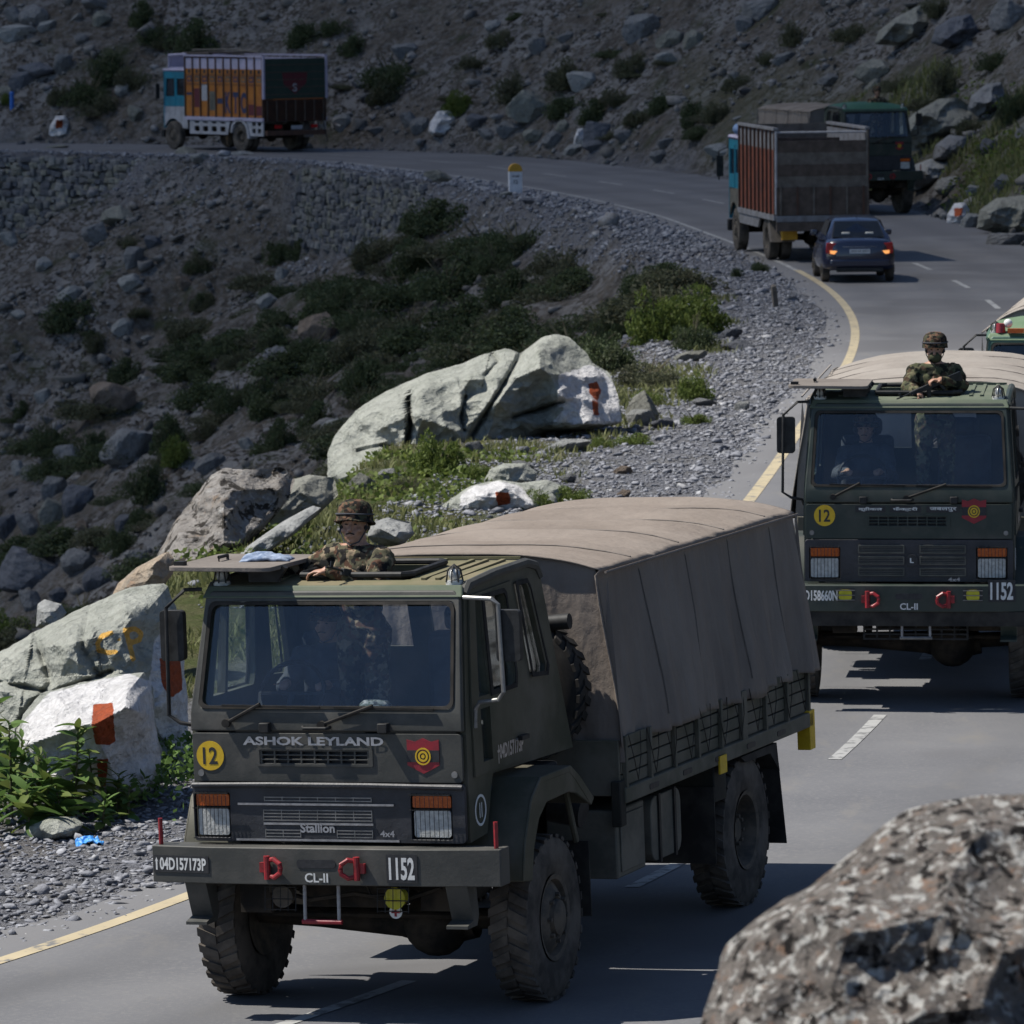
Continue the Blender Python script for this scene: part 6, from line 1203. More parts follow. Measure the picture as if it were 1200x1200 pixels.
def arrow_text(mb, s, X0, Z0, Y0, w_, h_, m):
    """service number: broad arrow, then characters"""
    aw = w_ * 0.05; f = FRONT(X0 - w_ / 2 + aw / 2, Z0, Y0)
    mb.add([f(*p) for p in ((-0.006, -h_ / 2, 0), (0.006, -h_ / 2, 0), (0.006, h_ * 0.3, 0), (-0.006, h_ * 0.3, 0), (-aw * 0.7, h_ * 0.12, 0), (0, h_ / 2, 0), (aw * 0.7, h_ * 0.12, 0), (0, h_ * 0.3, 0))], [(0, 1, 2, 3), (4, 7, 5), (7, 6, 5)], m)
    text_into(mb, s, FRONT(X0 + aw * 0.8, Z0, Y0), w_ - aw * 1.9, h_, 0.03, m=m)
def bumper_one(root, bu, bf):
    pl = lambda a_, b_, c_: (a_, (0.045 * (-0.80 - a_) / 0.435 if a_ < -0.80 else 0) - c_, b_)
    mb = MB(); mb.panel([(-1.225, 1.005), (-0.81, 1.005), (-0.81, 1.118), (-1.225, 1.118)], [], pl, 0.002, 0.006, 0)
    n0 = len(mb.v); arrow_text(mb, '04D157173P', -1.018, 1.061, 0.0, 0.385, 0.085, 1)
    mb.v[n0:] = [(p[0], 0.045 * (-0.80 - p[0]) / 0.435 - 0.0075, p[2]) for p in mb.v[n0:]]
    mb.build('number_plate', ['plate_black', 'white_paint'], bu, fix=False)
    mb = MB(); mb.panel([(0.455, 0.958), (0.672, 0.958), (0.672, 1.148), (0.455, 1.148)], [], bf, 0.002, 0.006, 0); text_into(mb, '1152', FRONT(0.563, 1.053, -0.0075), 0.18, 0.15, 0.03, m=1); mb.build('serial_plate', ['plate_black', 'white_paint'], bu, fix=False)
    # fog lamps in wire baskets, cross disc
    for fx, yl in ((-0.36, 'rim'), (0.44, 'fog_yellow')):
        l_ = empty('fog_lamp'); l_.parent = root; mb = MB(); mb.cyl((fx, 0.16, 0.83), (fx, 0.26, 0.83), 0.075, 0.06); mb.build('lens', yl, l_); mb = MB()
        for xx in np.linspace(fx - 0.11, fx + 0.11, 5): mb.tube([(xx, 0.14, 0.935), (xx, 0.12, 0.74)], 0.004, 4)
        for zz in (0.75, 0.82, 0.90): mb.tube([(fx - 0.11, 0.13, zz), (fx + 0.11, 0.13, zz)], 0.004, 4)
        mb.build('basket', 'dark_metal', l_)
    mb = MB(); mb.panel(ring((0.43, 0.735), 0.045, 20), [], lambda a_, b_, c_: (a_, 0.20 - c_, b_), 0, 0.006, 0); mb.panel([(0.40, 0.727), (0.46, 0.727), (0.46, 0.743), (0.40, 0.743)], [], lambda a_, b_, c_: (a_, 0.193 - c_, b_), 0, 0.002, 1); mb.panel([(0.422, 0.705), (0.438, 0.705), (0.438, 0.765), (0.422, 0.765)], [], lambda a_, b_, c_: (a_, 0.192 - c_, b_), 0, 0.002, 1); mb.build('cross_disc', ['white_paint', 'red_paint'], root, fix=False)
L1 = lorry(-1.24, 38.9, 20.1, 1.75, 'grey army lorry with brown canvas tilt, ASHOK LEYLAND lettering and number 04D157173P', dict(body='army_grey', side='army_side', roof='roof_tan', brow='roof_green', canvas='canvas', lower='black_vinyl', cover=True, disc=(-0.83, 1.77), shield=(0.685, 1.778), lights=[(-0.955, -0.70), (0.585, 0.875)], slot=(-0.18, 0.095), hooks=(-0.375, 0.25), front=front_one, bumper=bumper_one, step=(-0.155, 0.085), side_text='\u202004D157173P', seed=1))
# ---- second lorry: dark green with open grille panel
def front_two(root, pf):
    for x0_, wd_, s_ in ((-0.355, 0.24, 'व्हीकल'), (-0.03, 0.25, 'फैक्टरी'), (0.32, 0.27, 'जबलपुर')):
        mb = MB(); mb.panel([(x0_ - wd_ / 2 - 0.02, 1.845), (x0_ + wd_ / 2 + 0.02, 1.845), (x0_ + wd_ / 2 + 0.02, 1.905), (x0_ - wd_ / 2 - 0.02, 1.905)], [], pf, 0.0125, 0.015, 0)
        text_into(mb, s_, FRONT(x0_, 1.875, 0.165 - 0.0165), wd_ * 0.92, 0.042, 0.02, m=1); mb.build('script_plate', ['plate_black', 'white_paint'], root, fix=False)
    tr = empty('grille_trim'); tr.parent = root
    for r_ in range(3):
        for a0, a1 in ((-0.47, -0.04), (0.10, 0.53)):
            z0 = 1.255 + r_ * 0.105; mb = MB(); mb.panel(rrect(a0, a1, z0, z0 + 0.078, 0.008), [rrect(a0 + 0.012, a1 - 0.012, z0 + 0.012, z0 + 0.066, 0.006)], pf, 0.0205, 0.034)
            for k in range(3): mb.bar((a0 + 0.01, 0.140, z0 + 0.022 + k * 0.017), (a1 - 0.01, 0.140, z0 + 0.022 + k * 0.017), 0.006, 0.005)
            mb.build('louvre', 'tank', tr)
    mb = MB(); mb.panel(ring((0.03, 1.40), 0.055, 24), [], pf, 0.0205, 0.04, 0); text_into(mb, 'L', FRONT(0.03, 1.40, 0.165 - 0.0415), 0.035, 0.045, 0.03, m=1); mb.build('emblem', ['plate_black', 'white_paint'], tr, fix=False)
    mb = MB(); text_into(mb, '4x4', FRONT(0.42, 1.222, 0.165 - 0.0215), 0.11, 0.036, 0.02); mb.build('model_lettering', 'silver', root, fix=False)
    mb = MB(); text_into(mb, 'Stallion', FRONT(0.72, 1.655, 0.165 - 0.0135), 0.30, 0.055, 0.01); mb.build('painted_over_lettering', 'army_green', root, fix=False)
    # open winch grille under the bumper
    mb = MB()
    for zz in np.arange(0.66, 0.90, 0.045): mb.bar((-0.42, 0.20, zz), (0.55, 0.20, zz), 0.02, 0.016)
    for xx in np.arange(-0.42, 0.56, 0.12): mb.bar((xx, 0.205, 0.65), (xx, 0.205, 0.90), 0.018, 0.018, (1, 0, 0))
    mb.build('sump_grille', 'dark_metal', root)
def bumper_two(root, bu, bf):
    mb = MB(); arrow_text(mb, '04D158660N', -0.86, 1.085, -0.003, 0.42, 0.10, 0); mb.v[:] = [(p[0], (0.045 * (-0.80 - p[0]) / 0.435 if p[0] < -0.80 else 0) - 0.004, p[2]) for p in mb.v]; mb.build('service_number', 'white_paint', bu, fix=False)
    pl = lambda a_, b_, c_: (a_, (0.045 * (a_ - 0.70) / 0.535 if a_ > 0.70 else 0) - c_, b_)
    mb = MB(); mb.panel([(0.74, 1.03), (0.99, 1.03), (0.99, 1.23), (0.74, 1.23)], [], pl, 0.002, 0.006, 0); n0 = len(mb.v); text_into(mb, '1152', FRONT(0.865, 1.13, 0), 0.21, 0.165, 0.03, m=1); mb.v[n0:] = [(p[0], 0.045 * (p[0] - 0.70) / 0.535 - 0.008, p[2]) for p in mb.v[n0:]]; mb.build('serial_plate', ['plate_black', 'white_paint'], bu, fix=False)
    for fx in (-0.58, 0.60):
        l_ = empty('fog_lamp'); l_.parent = bu; mb = MB(); mb.panel(rrect(fx - 0.09, fx + 0.09, 1.03, 1.155, 0.015), [], bf, 0.001, 0.003); mb.build('recess', 'plate_black', l_, fix=False)
        mb = MB(); mb.panel(rrect(fx - 0.06, fx + 0.06, 1.04, 1.14, 0.03), [], bf, 0.003, 0.012); mb.build('lens', 'fog_yellow', l_)
        mb = MB()
        for zz in (1.045, 1.09, 1.135): mb.bar((fx - 0.09, -0.018, zz), (fx + 0.09, -0.018, zz), 0.007, 0.007)
        mb.build('bar', 'steel', l_)
    mb = MB(); mb.box(-1.2, 1.2, 0.02, 0.10, 0.80, 0.934); mb.build('bumper_apron', 'mudflap', bu)
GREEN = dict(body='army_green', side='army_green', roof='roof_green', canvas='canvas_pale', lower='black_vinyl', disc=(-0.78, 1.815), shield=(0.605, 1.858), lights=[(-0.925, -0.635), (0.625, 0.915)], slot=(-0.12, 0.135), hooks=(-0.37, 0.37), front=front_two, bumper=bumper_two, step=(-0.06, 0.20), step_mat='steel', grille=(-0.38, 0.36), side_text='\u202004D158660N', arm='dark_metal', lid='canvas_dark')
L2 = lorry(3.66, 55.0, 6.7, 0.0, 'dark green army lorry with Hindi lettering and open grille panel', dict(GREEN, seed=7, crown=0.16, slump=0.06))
nothing = lambda *a_: None
L3 = lorry(6.05, 64.5, 9.0, 0.0, 'green army lorry following close behind the one with Hindi lettering', dict(GREEN, full=False, roof='roof_pale', body='army_mid', seed=13, front=nothing, bumper=nothing, shut=True, crown=0.34))
mb = MB(); mb.cyl((-0.78, 0.45, 2.88), (-0.78, 0.45, 2.98), 0.055, 0.045, n=12); mb.build('beacon', 'red_paint', L3)
mb = MB(); mb.sphere((-0.70, 0.46, 2.98), 0.05, 10, 7); mb.build('lamp_dome', 'white_paint', L3); mb = MB(); mb.box(-0.70, -0.52, 0.36, 0.42, 2.88, 2.93); mb.build('marker_lamp', 'amber', L3)
L4 = lorry(10.0, 161.0, -16.0, 0.0, 'green army lorry stopped on the hill side of the far bend', dict(GREEN, full=False, roof='roof_deep', canvas='canvas_dark', seed=19, front=nothing, bumper=nothing, shut=True))
mb = MB(); mb.box(-0.75, -0.35, 0.14, 0.16, 1.72, 1.80); mb.build('red_plate', 'red_paint', L4)
# ================================================================== people
def limb(mb, pts, rads, n=12):
    """tapered capsule chain"""
    mb.tube(pts, rads, n)
    for p, r_ in zip(pts, rads): mb.sphere(p, r_, 12, 8)
def hand(mb, wrist, d, up, side, curl=0.5, s=1.0):
    """palm with four fingers of unequal length and a thumb from the side of the palm"""
    d = V(*d); d /= np.linalg.norm(d); up = V(*up); up = up - d * (up @ d); up /= np.linalg.norm(up); sd = np.cross(d, up) * side; w_ = V(*wrist)
    Rm = np.stack([d, sd, up], 1); mb.sphere(w_ + d * 0.045 * s, (0.055 * s, 0.042 * s, 0.018 * s), 12, 8, Rm=Rm)
    for k, (o_, L_) in enumerate(((-0.030, 0.070), (-0.010, 0.080), (0.010, 0.076), (0.029, 0.060))):
        b_ = w_ + d * 0.085 * s + sd * o_ * s; c_ = curl
        p1 = b_ + (d * math.cos(c_ * 0.6) - up * math.sin(c_ * 0.6)) * L_ * 0.5 * s; p2 = p1 + (d * math.cos(c_ * 1.6) - up * math.sin(c_ * 1.6)) * L_ * 0.3 * s; p3 = p2 + (d * math.cos(c_ * 2.3) - up * math.sin(c_ * 2.3)) * L_ * 0.22 * s
        limb(mb, [b_, p1, p2, p3], [0.0095 * s, 0.009 * s, 0.0085 * s, 0.007 * s], 8)
    t0 = w_ + d * 0.02 * s - sd * 0.035 * s; t1 = t0 + (d * 0.5 - sd * 0.75 - up * 0.2) * 0.042 * s; t2 = t1 + (d * 0.9 - sd * 0.2 - up * 0.3) * 0.032 * s
    limb(mb, [t0, t1, t2], [0.013 * s, 0.011 * s, 0.008 * s], 8)
def person(label, loc, rotz, pose, parent_scale=1.0, cloth='camo', voxel=0.011, group=None, helmet='camo_helmet', mask=False, brim=True):
    """local frame: x to the person's left as seen from the front viewer's right, -y is where the person faces, z up, origin under the feet"""
    root = empty('person', loc, (0, 0, rotz), label, 'person', group); root.scale = (parent_scale,) * 3
    J = pose; mb = MB()
    # trunk: pelvis, waist, deep chest, shoulders
    lx = J.get('lean', 0.0)
    mb.sphere((0, 0, 0.96), (0.17, 0.12, 0.13), 14, 10); mb.sphere((0, lx * 0.4, 1.12), (0.155, 0.115, 0.16), 14, 10); mb.sphere((0, lx * 0.9, 1.30), (0.185, 0.13, 0.18), 16, 10); mb.sphere((0, lx, 1.41), (0.19, 0.105, 0.09), 16, 10)
    neck = V(0, lx * 1.05, 1.47); limb(mb, [neck - V(0, 0, 0.03), neck + V(0, -0.012, 0.10)], [0.066, 0.058])
    for sd, k in ((-1, 'R'), (1, 'L')):
        sh, el, wr = J['sh' + k], J['el' + k], J['wr' + k]
        limb(mb, [sh, [(a_ + b_) / 2 for a_, b_ in zip(sh, el)], el, [(a_ * 0.5 + b_ * 0.5) for a_, b_ in zip(el, wr)], wr], [0.078, 0.068, 0.056, 0.052, 0.036])
        mb.sphere(sh, (0.088, 0.085, 0.08), 12, 8)
        limb(mb, [(sd * 0.095, 0.0, 0.93), (sd * 0.11, 0.0, 0.5), (sd * 0.11, 0.02, 0.10)], [0.098, 0.068, 0.045]); mb.sphere((sd * 0.11, -0.06, 0.045), (0.048, 0.13, 0.045), 12, 8)
    hb = MB(); hd, tilt, turn = V(*J['head']), J.get('nod', 0.0), J.get('turn', 0.0)
    cz, sz = math.cos(turn), math.sin(turn); Rh = np.array([[cz, -sz, 0], [sz, cz, 0], [0, 0, 1]]) @ np.array([[1, 0, 0], [0, math.cos(tilt), -math.sin(tilt)], [0, math.sin(tilt), math.cos(tilt)]])
    H_ = lambda x_, y_, z_: hd + Rh @ V(x_, y_, z_)
    mb.sphere(H_(0, 0.015, 0.02), (0.076, 0.098, 0.108), 18, 14, Rm=Rh); mb.sphere(H_(0, -0.035, -0.055), (0.056, 0.058, 0.062), 14, 10, Rm=Rh); mb.sphere(H_(0, -0.062, -0.098), (0.028, 0.024, 0.02), 10, 8, Rm=Rh)
    limb(mb, [H_(0, -0.086, 0.012), H_(0, -0.108, -0.028)], [0.011, 0.016], 8); mb.sphere(H_(0, -0.082, 0.032), (0.055, 0.018, 0.012), 12, 8, Rm=Rh); mb.sphere(H_(0, -0.088, -0.064), (0.026, 0.012, 0.010), 10, 8, Rm=Rh)
    for sx in (-1, 1): mb.sphere(H_(sx * 0.046, -0.062, -0.03), (0.026, 0.024, 0.02), 10, 8, Rm=Rh); mb.sphere(H_(sx * 0.078, 0.012, -0.005), (0.010, 0.024, 0.034), 10, 8, Rm=Rh)
    for k, sd in (('R', -1), ('L', 1)):
        if 'hd' + k in J: hand(mb, J['wr' + k], J['hd' + k][0], J['hd' + k][1], sd, J['hd' + k][2])
    tmp = mb.build('body', [cloth, 'skin'], None, smooth=0); rmod = tmp.modifiers.new('fuse', 'REMESH'); rmod.mode = 'VOXEL'; rmod.voxel_size = voxel
    smod = tmp.modifiers.new('soft', 'SMOOTH'); smod.factor = 0.5; smod.iterations = 2
    dg = bpy.context.evaluated_depsgraph_get(); me = bpy.data.meshes.new_from_object(tmp.evaluated_get(dg)); bpy.data.objects.remove(tmp)
    me.materials.clear(); me.materials.append(MATS[cloth]); me.materials.append(MATS['skin'])
    nv = len(me.vertices); co = np.empty(nv * 3); me.vertices.foreach_get('co', co); co = co.reshape(-1, 3)
    # clothing folds below the neck
    body_m = (np.linalg.norm(co - (neck + V(0, -0.01, 0.12)), axis=1) > 0.16)
    nrm = np.empty(nv * 3); me.vertices.foreach_get('normal', nrm); nrm = nrm.reshape(-1, 3)
    hands = np.min([np.linalg.norm(co - (V(*J['wr' + k]) + V(*J.get('hd' + k, ((0, 0, -1),))[0]) / (np.linalg.norm(J.get('hd' + k, ((0, 0, -1),))[0]) + 1e-9) * 0.085), axis=1) for k in 'RL'], axis=0) < 0.105
    fold = (body_m & ~hands)[:, None] * nrm * (0.011 * fbm(co * 17, 3, 5) + 0.010 * np.clip(1 - 2.2 * np.abs(fbm(co * 9, 2, 9)), 0, 1))[:, None]
    me.vertices.foreach_set('co', (co + fold).ravel())
    fc = np.array([np.mean(co[list(p.vertices)], axis=0) for p in me.polygons]); rel = (fc - hd) @ Rh
    skin = ((rel[:, 2] > -0.125) & (np.linalg.norm(fc - hd, axis=1) < 0.158)) | ((fc[:, 2] > neck[2] + 0.035) & (np.abs(fc[:, 0] - neck[0]) < 0.075) & (fc[:, 1] < neck[1] + 0.2) & (fc[:, 2] < hd[2]) & (np.linalg.norm((fc - neck)[:, :2], axis=1) < 0.07))
    for k in 'RL':
        if 'hd' + k in J:
            d = V(*J['hd' + k][0]); d = d / np.linalg.norm(d); q = fc - V(*J['wr' + k]); skin |= ((q @ d > 0.004) & (np.linalg.norm(q, axis=1) < 0.2))
    me.polygons.foreach_set('material_index', skin.astype(np.int32)); me.polygons.foreach_set('use_smooth', [True] * len(me.polygons)); me.update()
    body = link_mesh('body', me, root)
    mb = MB()
    for sx in (-1, 1): mb.sphere(H_(sx * 0.031, -0.081, 0.010), (0.011, 0.006, 0.005), 8, 6, Rm=Rh)
    mb.build_each('eye', 'eye', root); 
    mb = MB(); mb.tube([H_(-0.05, -0.085, 0.026), H_(-0.028, -0.094, 0.034), H_(-0.012, -0.096, 0.030)], 0.0035, 5); mb.tube([H_(0.05, -0.085, 0.026), H_(0.028, -0.094, 0.034), H_(0.012, -0.096, 0.030)], 0.0035, 5)
    if not mask: mb.tube([H_(-0.028, -0.094, -0.054), H_(0, -0.104, -0.046), H_(0.028, -0.094, -0.054)], 0.0045, 5)
    hb_ = MB()
    for a_ in np.linspace(-1.9, 1.9, 16): hb_.sphere(H_(0.075 * math.sin(a_), 0.03 + 0.09 * math.cos(a_), -0.01), 0.022, 6, 5)
    hb_.build('hair', 'hair', root)
    mb.build_each('facial_hair', 'hair', root)
    # helmet with cloth cover, brim and chin strap
    he = MB(); prof = [(0.0, 0.128), (0.05, 0.124), (0.09, 0.106), (0.112, 0.076), (0.121, 0.036), (0.124, 0.010)] + ([(0.132, 0.0), (0.140, -0.006), (0.138, -0.012), (0.118, 0.0)] if brim else [(0.126, -0.01), (0.118, -0.01)]); n_ = 32; q = []; K = len(prof)
    for k in range(n_):
        t_ = 2 * math.pi * k / n_; cs, sn = math.cos(t_), math.sin(t_)
        for r_, h in prof:
            drop = -0.028 * max(0, sn) - 0.012 * abs(cs) * (1 if h < 0.05 else 0); back = 1.12
            q.append(H_(r_ * cs * 0.96, r_ * sn * back + 0.012, h + 0.045 + (drop if h < 0.06 else drop * 0.3)))
    he.add(q, [(k * K + i, ((k + 1) % n_) * K + i, ((k + 1) % n_) * K + i + 1, k * K + i + 1) for k in range(n_) for i in range(K - 1)]); hm = he.build('helmet', helmet, root, smooth=60)
    st = MB(); st.tube([H_(-0.092, -0.02, 0.03), H_(-0.080, -0.03, -0.04), H_(-0.05, -0.055, -0.10), H_(0, -0.075, -0.122), H_(0.05, -0.055, -0.10), H_(0.080, -0.03, -0.04), H_(0.092, -0.02, 0.03)], 0.0045, 6); st.tube([H_(0.123 * math.cos(a_) * 0.97, 0.012 + 0.138 * math.sin(a_), 0.075) for a_ in np.linspace(0, 6.283, 29)[:-1]], 0.006, 6, True); st.build('strap', 'seat_cover', hm)
    if mask:
        ms = MB(); ms.sphere(H_(0, -0.045, -0.062), (0.068, 0.072, 0.058), 16, 10, Rm=Rh); ms.build('face_cloth', 'camo_green', root)
    return root, H_
def attach(o, lorry_root, local):
    """put a separate thing at a place given in a lorry's own frame"""
    bpy.context.view_layer.update(); o.location = lorry_root.matrix_world @ Vector(local)
TH1 = R(-20.1)
# soldier in the first hatch: body turned towards the hill, head towards the camera
p1, H1 = person('soldier in camouflage leaning on the hatch of the grey lorry', (0, 0, 0), TH1 + R(-16), dict(head=(-0.02, -0.06, 1.60), turn=R(22), nod=-0.10, lean=-0.05, shR=(-0.175, -0.05, 1.405), elR=(-0.36, -0.14, 1.31), wrR=(-0.44, -0.33, 1.325), hdR=((-0.35, -0.85, -0.1), (0, 0, 1), 0.6), shL=(0.185, -0.04, 1.40), elL=(0.25, -0.22, 1.26), wrL=(-0.01, -0.36, 1.335), hdL=((-0.9, -0.35, -0.05), (0, 0, 1), 0.7)), voxel=0.009)
p1.scale = (1.05,) * 3; attach(p1, L1, (-0.06, 0.98, 1.545))
def rifle(name, label, p0, p1, up=(0, 0, 1)):
    """assault rifle from butt p0 to muzzle p1 (world)"""
    p0, p1 = Vector(p0), Vector(p1); d = (p1 - p0); L_ = d.length; d.normalize(); u = Vector(up); u = (u - d * u.dot(d)).normalized(); s_ = d.cross(u)
    root = bpy.data.objects.new(name, None); COL.objects.link(root); M = Matrix((s_, d, u)).transposed().to_4x4(); M.translation = p0; root.matrix_world = M; tag(root, label, 'rifle')
    f = L_ / 0.98
    def bx(x0, x1, y0, y1, z0, z1): return (x0 * f, x1 * f, y0 * f, y1 * f, z0 * f, z1 * f)
    mb = MB(); mb.box(*bx(-0.02, 0.02, 0.28, 0.58, -0.035, 0.035)); mb.box(*bx(-0.008, 0.008, 0.33, 0.47, 0.035, 0.06)); mb.build('receiver', 'gun_metal', root, bevel=0.006)
    mb = MB(); mb.panel([(0.0, 0.03), (0.28, 0.03), (0.28, -0.02), (0.0, -0.11)], [], lambda a_, b_, c_: (c_ * f, a_ * f, b_ * f), -0.018, 0.018); mb.build('stock', 'gun_metal', root, bevel=0.006)
    mb = MB(); mb.cyl((0, 0.58 * f, 0.012 * f), (0, 0.98 * f, 0.012 * f), 0.010 * f, n=10); mb.box(*bx(-0.006, 0.006, 0.90, 0.93, 0.012, 0.07)); mb.build('barrel', 'gun_metal', root)
    mb = MB(); mb.box(*bx(-0.024, 0.024, 0.57, 0.78, -0.03, 0.035)); mb.build('handguard', 'dark_metal', root, bevel=0.008)
    mb = MB(); mb.panel([(0.47, -0.03), (0.53, -0.03), (0.59, -0.20), (0.53, -0.215)], [], lambda a_, b_, c_: (c_ * f, a_ * f, b_ * f), -0.013, 0.013); mb.build('magazine', 'gun_metal', root, bevel=0.004)
    mb = MB(); mb.panel([(0.30, -0.03), (0.35, -0.03), (0.31, -0.13), (0.27, -0.12)], [], lambda a_, b_, c_: (c_ * f, a_ * f, b_ * f), -0.014, 0.014); mb.build('grip', 'gun_metal', root, bevel=0.004)
    return root
bpy.context.view_layer.update()
LW = lambda L_, *p: L_.matrix_world @ Vector(p)
rifle('rifle', 'black rifle under the soldier\'s hands on the grey lorry', LW(L1, 0.22, 1.12, 2.80), LW(L1, -0.06, 0.42, 2.99))
# folded blue cloth on the open hatch lid
rg = np.random.default_rng(4); n_ = 26; gx_, gy_ = np.meshgrid(np.linspace(-0.17, 0.17, n_), np.linspace(-0.12, 0.12, n_)); hz = 0.035 * (1 - (gx_ / 0.17) ** 4) * (1 - (gy_ / 0.12) ** 4) + 0.022 * fbm(np.stack([gx_.ravel() * 16, gy_.ravel() * 16, gx_.ravel() * 0], 1), 3, 3).reshape(n_, n_); k = np.arange(n_ * n_).reshape(n_, n_)
me = np_mesh('folded_cloth', np.stack([gx_.ravel(), gy_.ravel(), hz.ravel()], 1), np.stack([k[:-1, :-1].ravel(), k[:-1, 1:].ravel(), k[1:, 1:].ravel(), k[1:, :-1].ravel()], 1), 'blue_cloth', True)
o = link_mesh('folded_cloth', me, None, LW(L1, -0.60, 0.72, 3.028), (0, 0, TH1 + 0.2)); sm = o.modifiers.new('t', 'SOLIDIFY'); sm.thickness = 0.02; tag(o, 'crumpled pale blue cloth lying on the open hatch lid', 'cloth')
# patrol cap on the dashboard
cp = empty('patrol_cap', LW(L1, 0.25, 0.43, 1.985), (0, 0, TH1), 'pale camouflage cap lying on the dashboard behind the windscreen', 'cap')
mb = MB(); mb.lathe([(0.0, 0.13), (0.08, 0.125), (0.108, 0.10), (0.112, 0.03), (0.115, 0.0)], (0, 0, 0.0), 24, 'z'); mb.build('crown', 'camo_pale', cp, smooth=60); mb = MB(); mb.panel([(0.11 * math.cos(a_), -0.11 + 0.09 * math.sin(a_) * (1 if math.sin(a_) < 0 else 0.3)) for a_ in np.linspace(0, 6.28, 25)[:-1]], [], lambda a_, b_, c_: (a_, b_, c_), 0.0, 0.008); mb.build('peak', 'camo_pale', cp)
# drivers
def driver(L_, th, label, x_=-0.46):
    p_, H_ = person(label, (0, 0, 0), th, dict(head=(0, -0.03, 1.63), turn=R(-6), lean=-0.02, shR=(-0.18, -0.02, 1.40), elR=(-0.26, -0.18, 1.20), wrR=(-0.15, -0.42, 1.26), hdR=((0.2, -0.9, 0.2), (0, 0, 1), 1.0), shL=(0.18, -0.02, 1.40), elL=(0.26, -0.18, 1.20), wrL=(0.15, -0.42, 1.26), hdL=((-0.2, -0.9, 0.2), (0, 0, 1), 1.0)), voxel=0.014, cloth='seat_cover', helmet='camo_helmet')
    attach(p_, L_, (x_, 1.32, 0.90)); return p_
driver(L1, TH1, 'driver behind the wheel of the grey lorry')
TH2 = R(-6.7)
driver(L2, TH2, 'driver behind the wheel of the lorry with Hindi lettering')
p2, H2 = person('helmeted soldier with face cloth standing in the green lorry\'s hatch', (0, 0, 0), TH2 + R(4), dict(head=(0.0, -0.05, 1.605), turn=R(-4), nod=0.03, lean=-0.03, shR=(-0.18, -0.04, 1.40), elR=(-0.26, -0.16, 1.26), wrR=(-0.17, -0.36, 1.24), hdR=((0.25, -0.7, -0.35), (0.3, 0, 1), 1.0), shL=(0.18, -0.04, 1.40), elL=(0.26, -0.16, 1.27), wrL=(0.05, -0.33, 1.34), hdL=((-0.85, -0.3, 0.05), (0, 0, 1), 1.0)), voxel=0.010, cloth='camo_green', mask=True, brim=False)
attach(p2, L2, (0.21, 0.95, 1.70))
rifle('rifle', 'slung rifle held across the chest of the soldier with the face cloth', LW(L2, 0.46, 0.72, 3.10), LW(L2, -0.12, 0.44, 2.87))
p4, H4 = person('dark clad soldier in the hatch of the lorry at the far bend', (0, 0, 0), R(16), dict(head=(0.0, -0.05, 1.635), lean=-0.05, shR=(-0.18, -0.04, 1.40), elR=(-0.30, -0.14, 1.2), wrR=(-0.26, -0.36, 1.15), hdR=((0.2, -0.9, -0.1), (0, 0, 1), 0.8), shL=(0.18, -0.04, 1.40), elL=(0.30, -0.14, 1.2), wrL=(0.2, -0.36, 1.15), hdL=((-0.2, -0.9, -0.1), (0, 0, 1), 0.8)), voxel=0.016)
attach(p4, L4, (0.25, 1.0, 1.66))
# papers on the second dashboard
for px_, lab, sx, mt in ((-0.70, 'white box on the dashboard of the green lorry', 0.10, 'paper'), (-0.28, 'pale papers on the dashboard of the green lorry', 0.13, 'paper')):
    mb = MB(); mb.box(-sx, sx, -0.06, 0.06, 0, 0.07); o = mb.build('dash_papers', mt, None, bevel=0.008); o.location = LW(L2, px_, 0.42, 1.985); o.rotation_euler = (0.25, 0, TH2); tag(o, lab, 'papers')
# ================================================================== civilian lorries, car, roadside things
pm('cargo_orange', (0.36, 0.13, 0.014), (0.27, 0.085, 0.012), 3, 0.6); pm('cargo_red', (0.20, 0.052, 0.024), (0.12, 0.035, 0.022), 2.5, 0.7)
pm('cab_teal', (0.012, 0.17, 0.24), (0.015, 0.13, 0.19), 3, 0.45); pm('lilac_white', (0.40, 0.36, 0.46), (0.32, 0.30, 0.38), 4, 0.65); pm('grey_white', (0.34, 0.34, 0.36), (0.25, 0.25, 0.26), 4, 0.7)
pm('tail_green', (0.014, 0.034, 0.024), (0.024, 0.042, 0.032), 3, 0.7); pm('tail_brown', (0.085, 0.04, 0.024), (0.06, 0.032, 0.022), 4, 0.75); pm('old_wood', (0.10, 0.085, 0.07), (0.15, 0.13, 0.11), 5, 0.9, bump=0.3); pm('dark_wood', (0.06, 0.045, 0.035), (0.10, 0.075, 0.06), 5, 0.9, bump=0.3)
pm('blue_letter', (0.012, 0.02, 0.06), (0.02, 0.03, 0.08), 9, 0.6); pm('car_blue', (0.008, 0.012, 0.034), (0.009, 0.014, 0.038), 2, 0.25, coat=0.6); pm('tail_red', (0.35, 0.01, 0.012), None, rough=0.2); pm('tail_lit', (0.6, 0.15, 0.06), None, rough=0.3, emit=(1.0, 0.42, 0.12), es=0.7)
pm('emblem_red', (0.10, 0.012, 0.018), (0.07, 0.012, 0.016), 8, 0.7)
pm('bundle_blue', (0.10, 0.18, 0.32), (0.13, 0.2, 0.33), 8, 0.8)
pm('dull_grey', (0.20, 0.20, 0.21), (0.13, 0.125, 0.125), 5, 0.75)
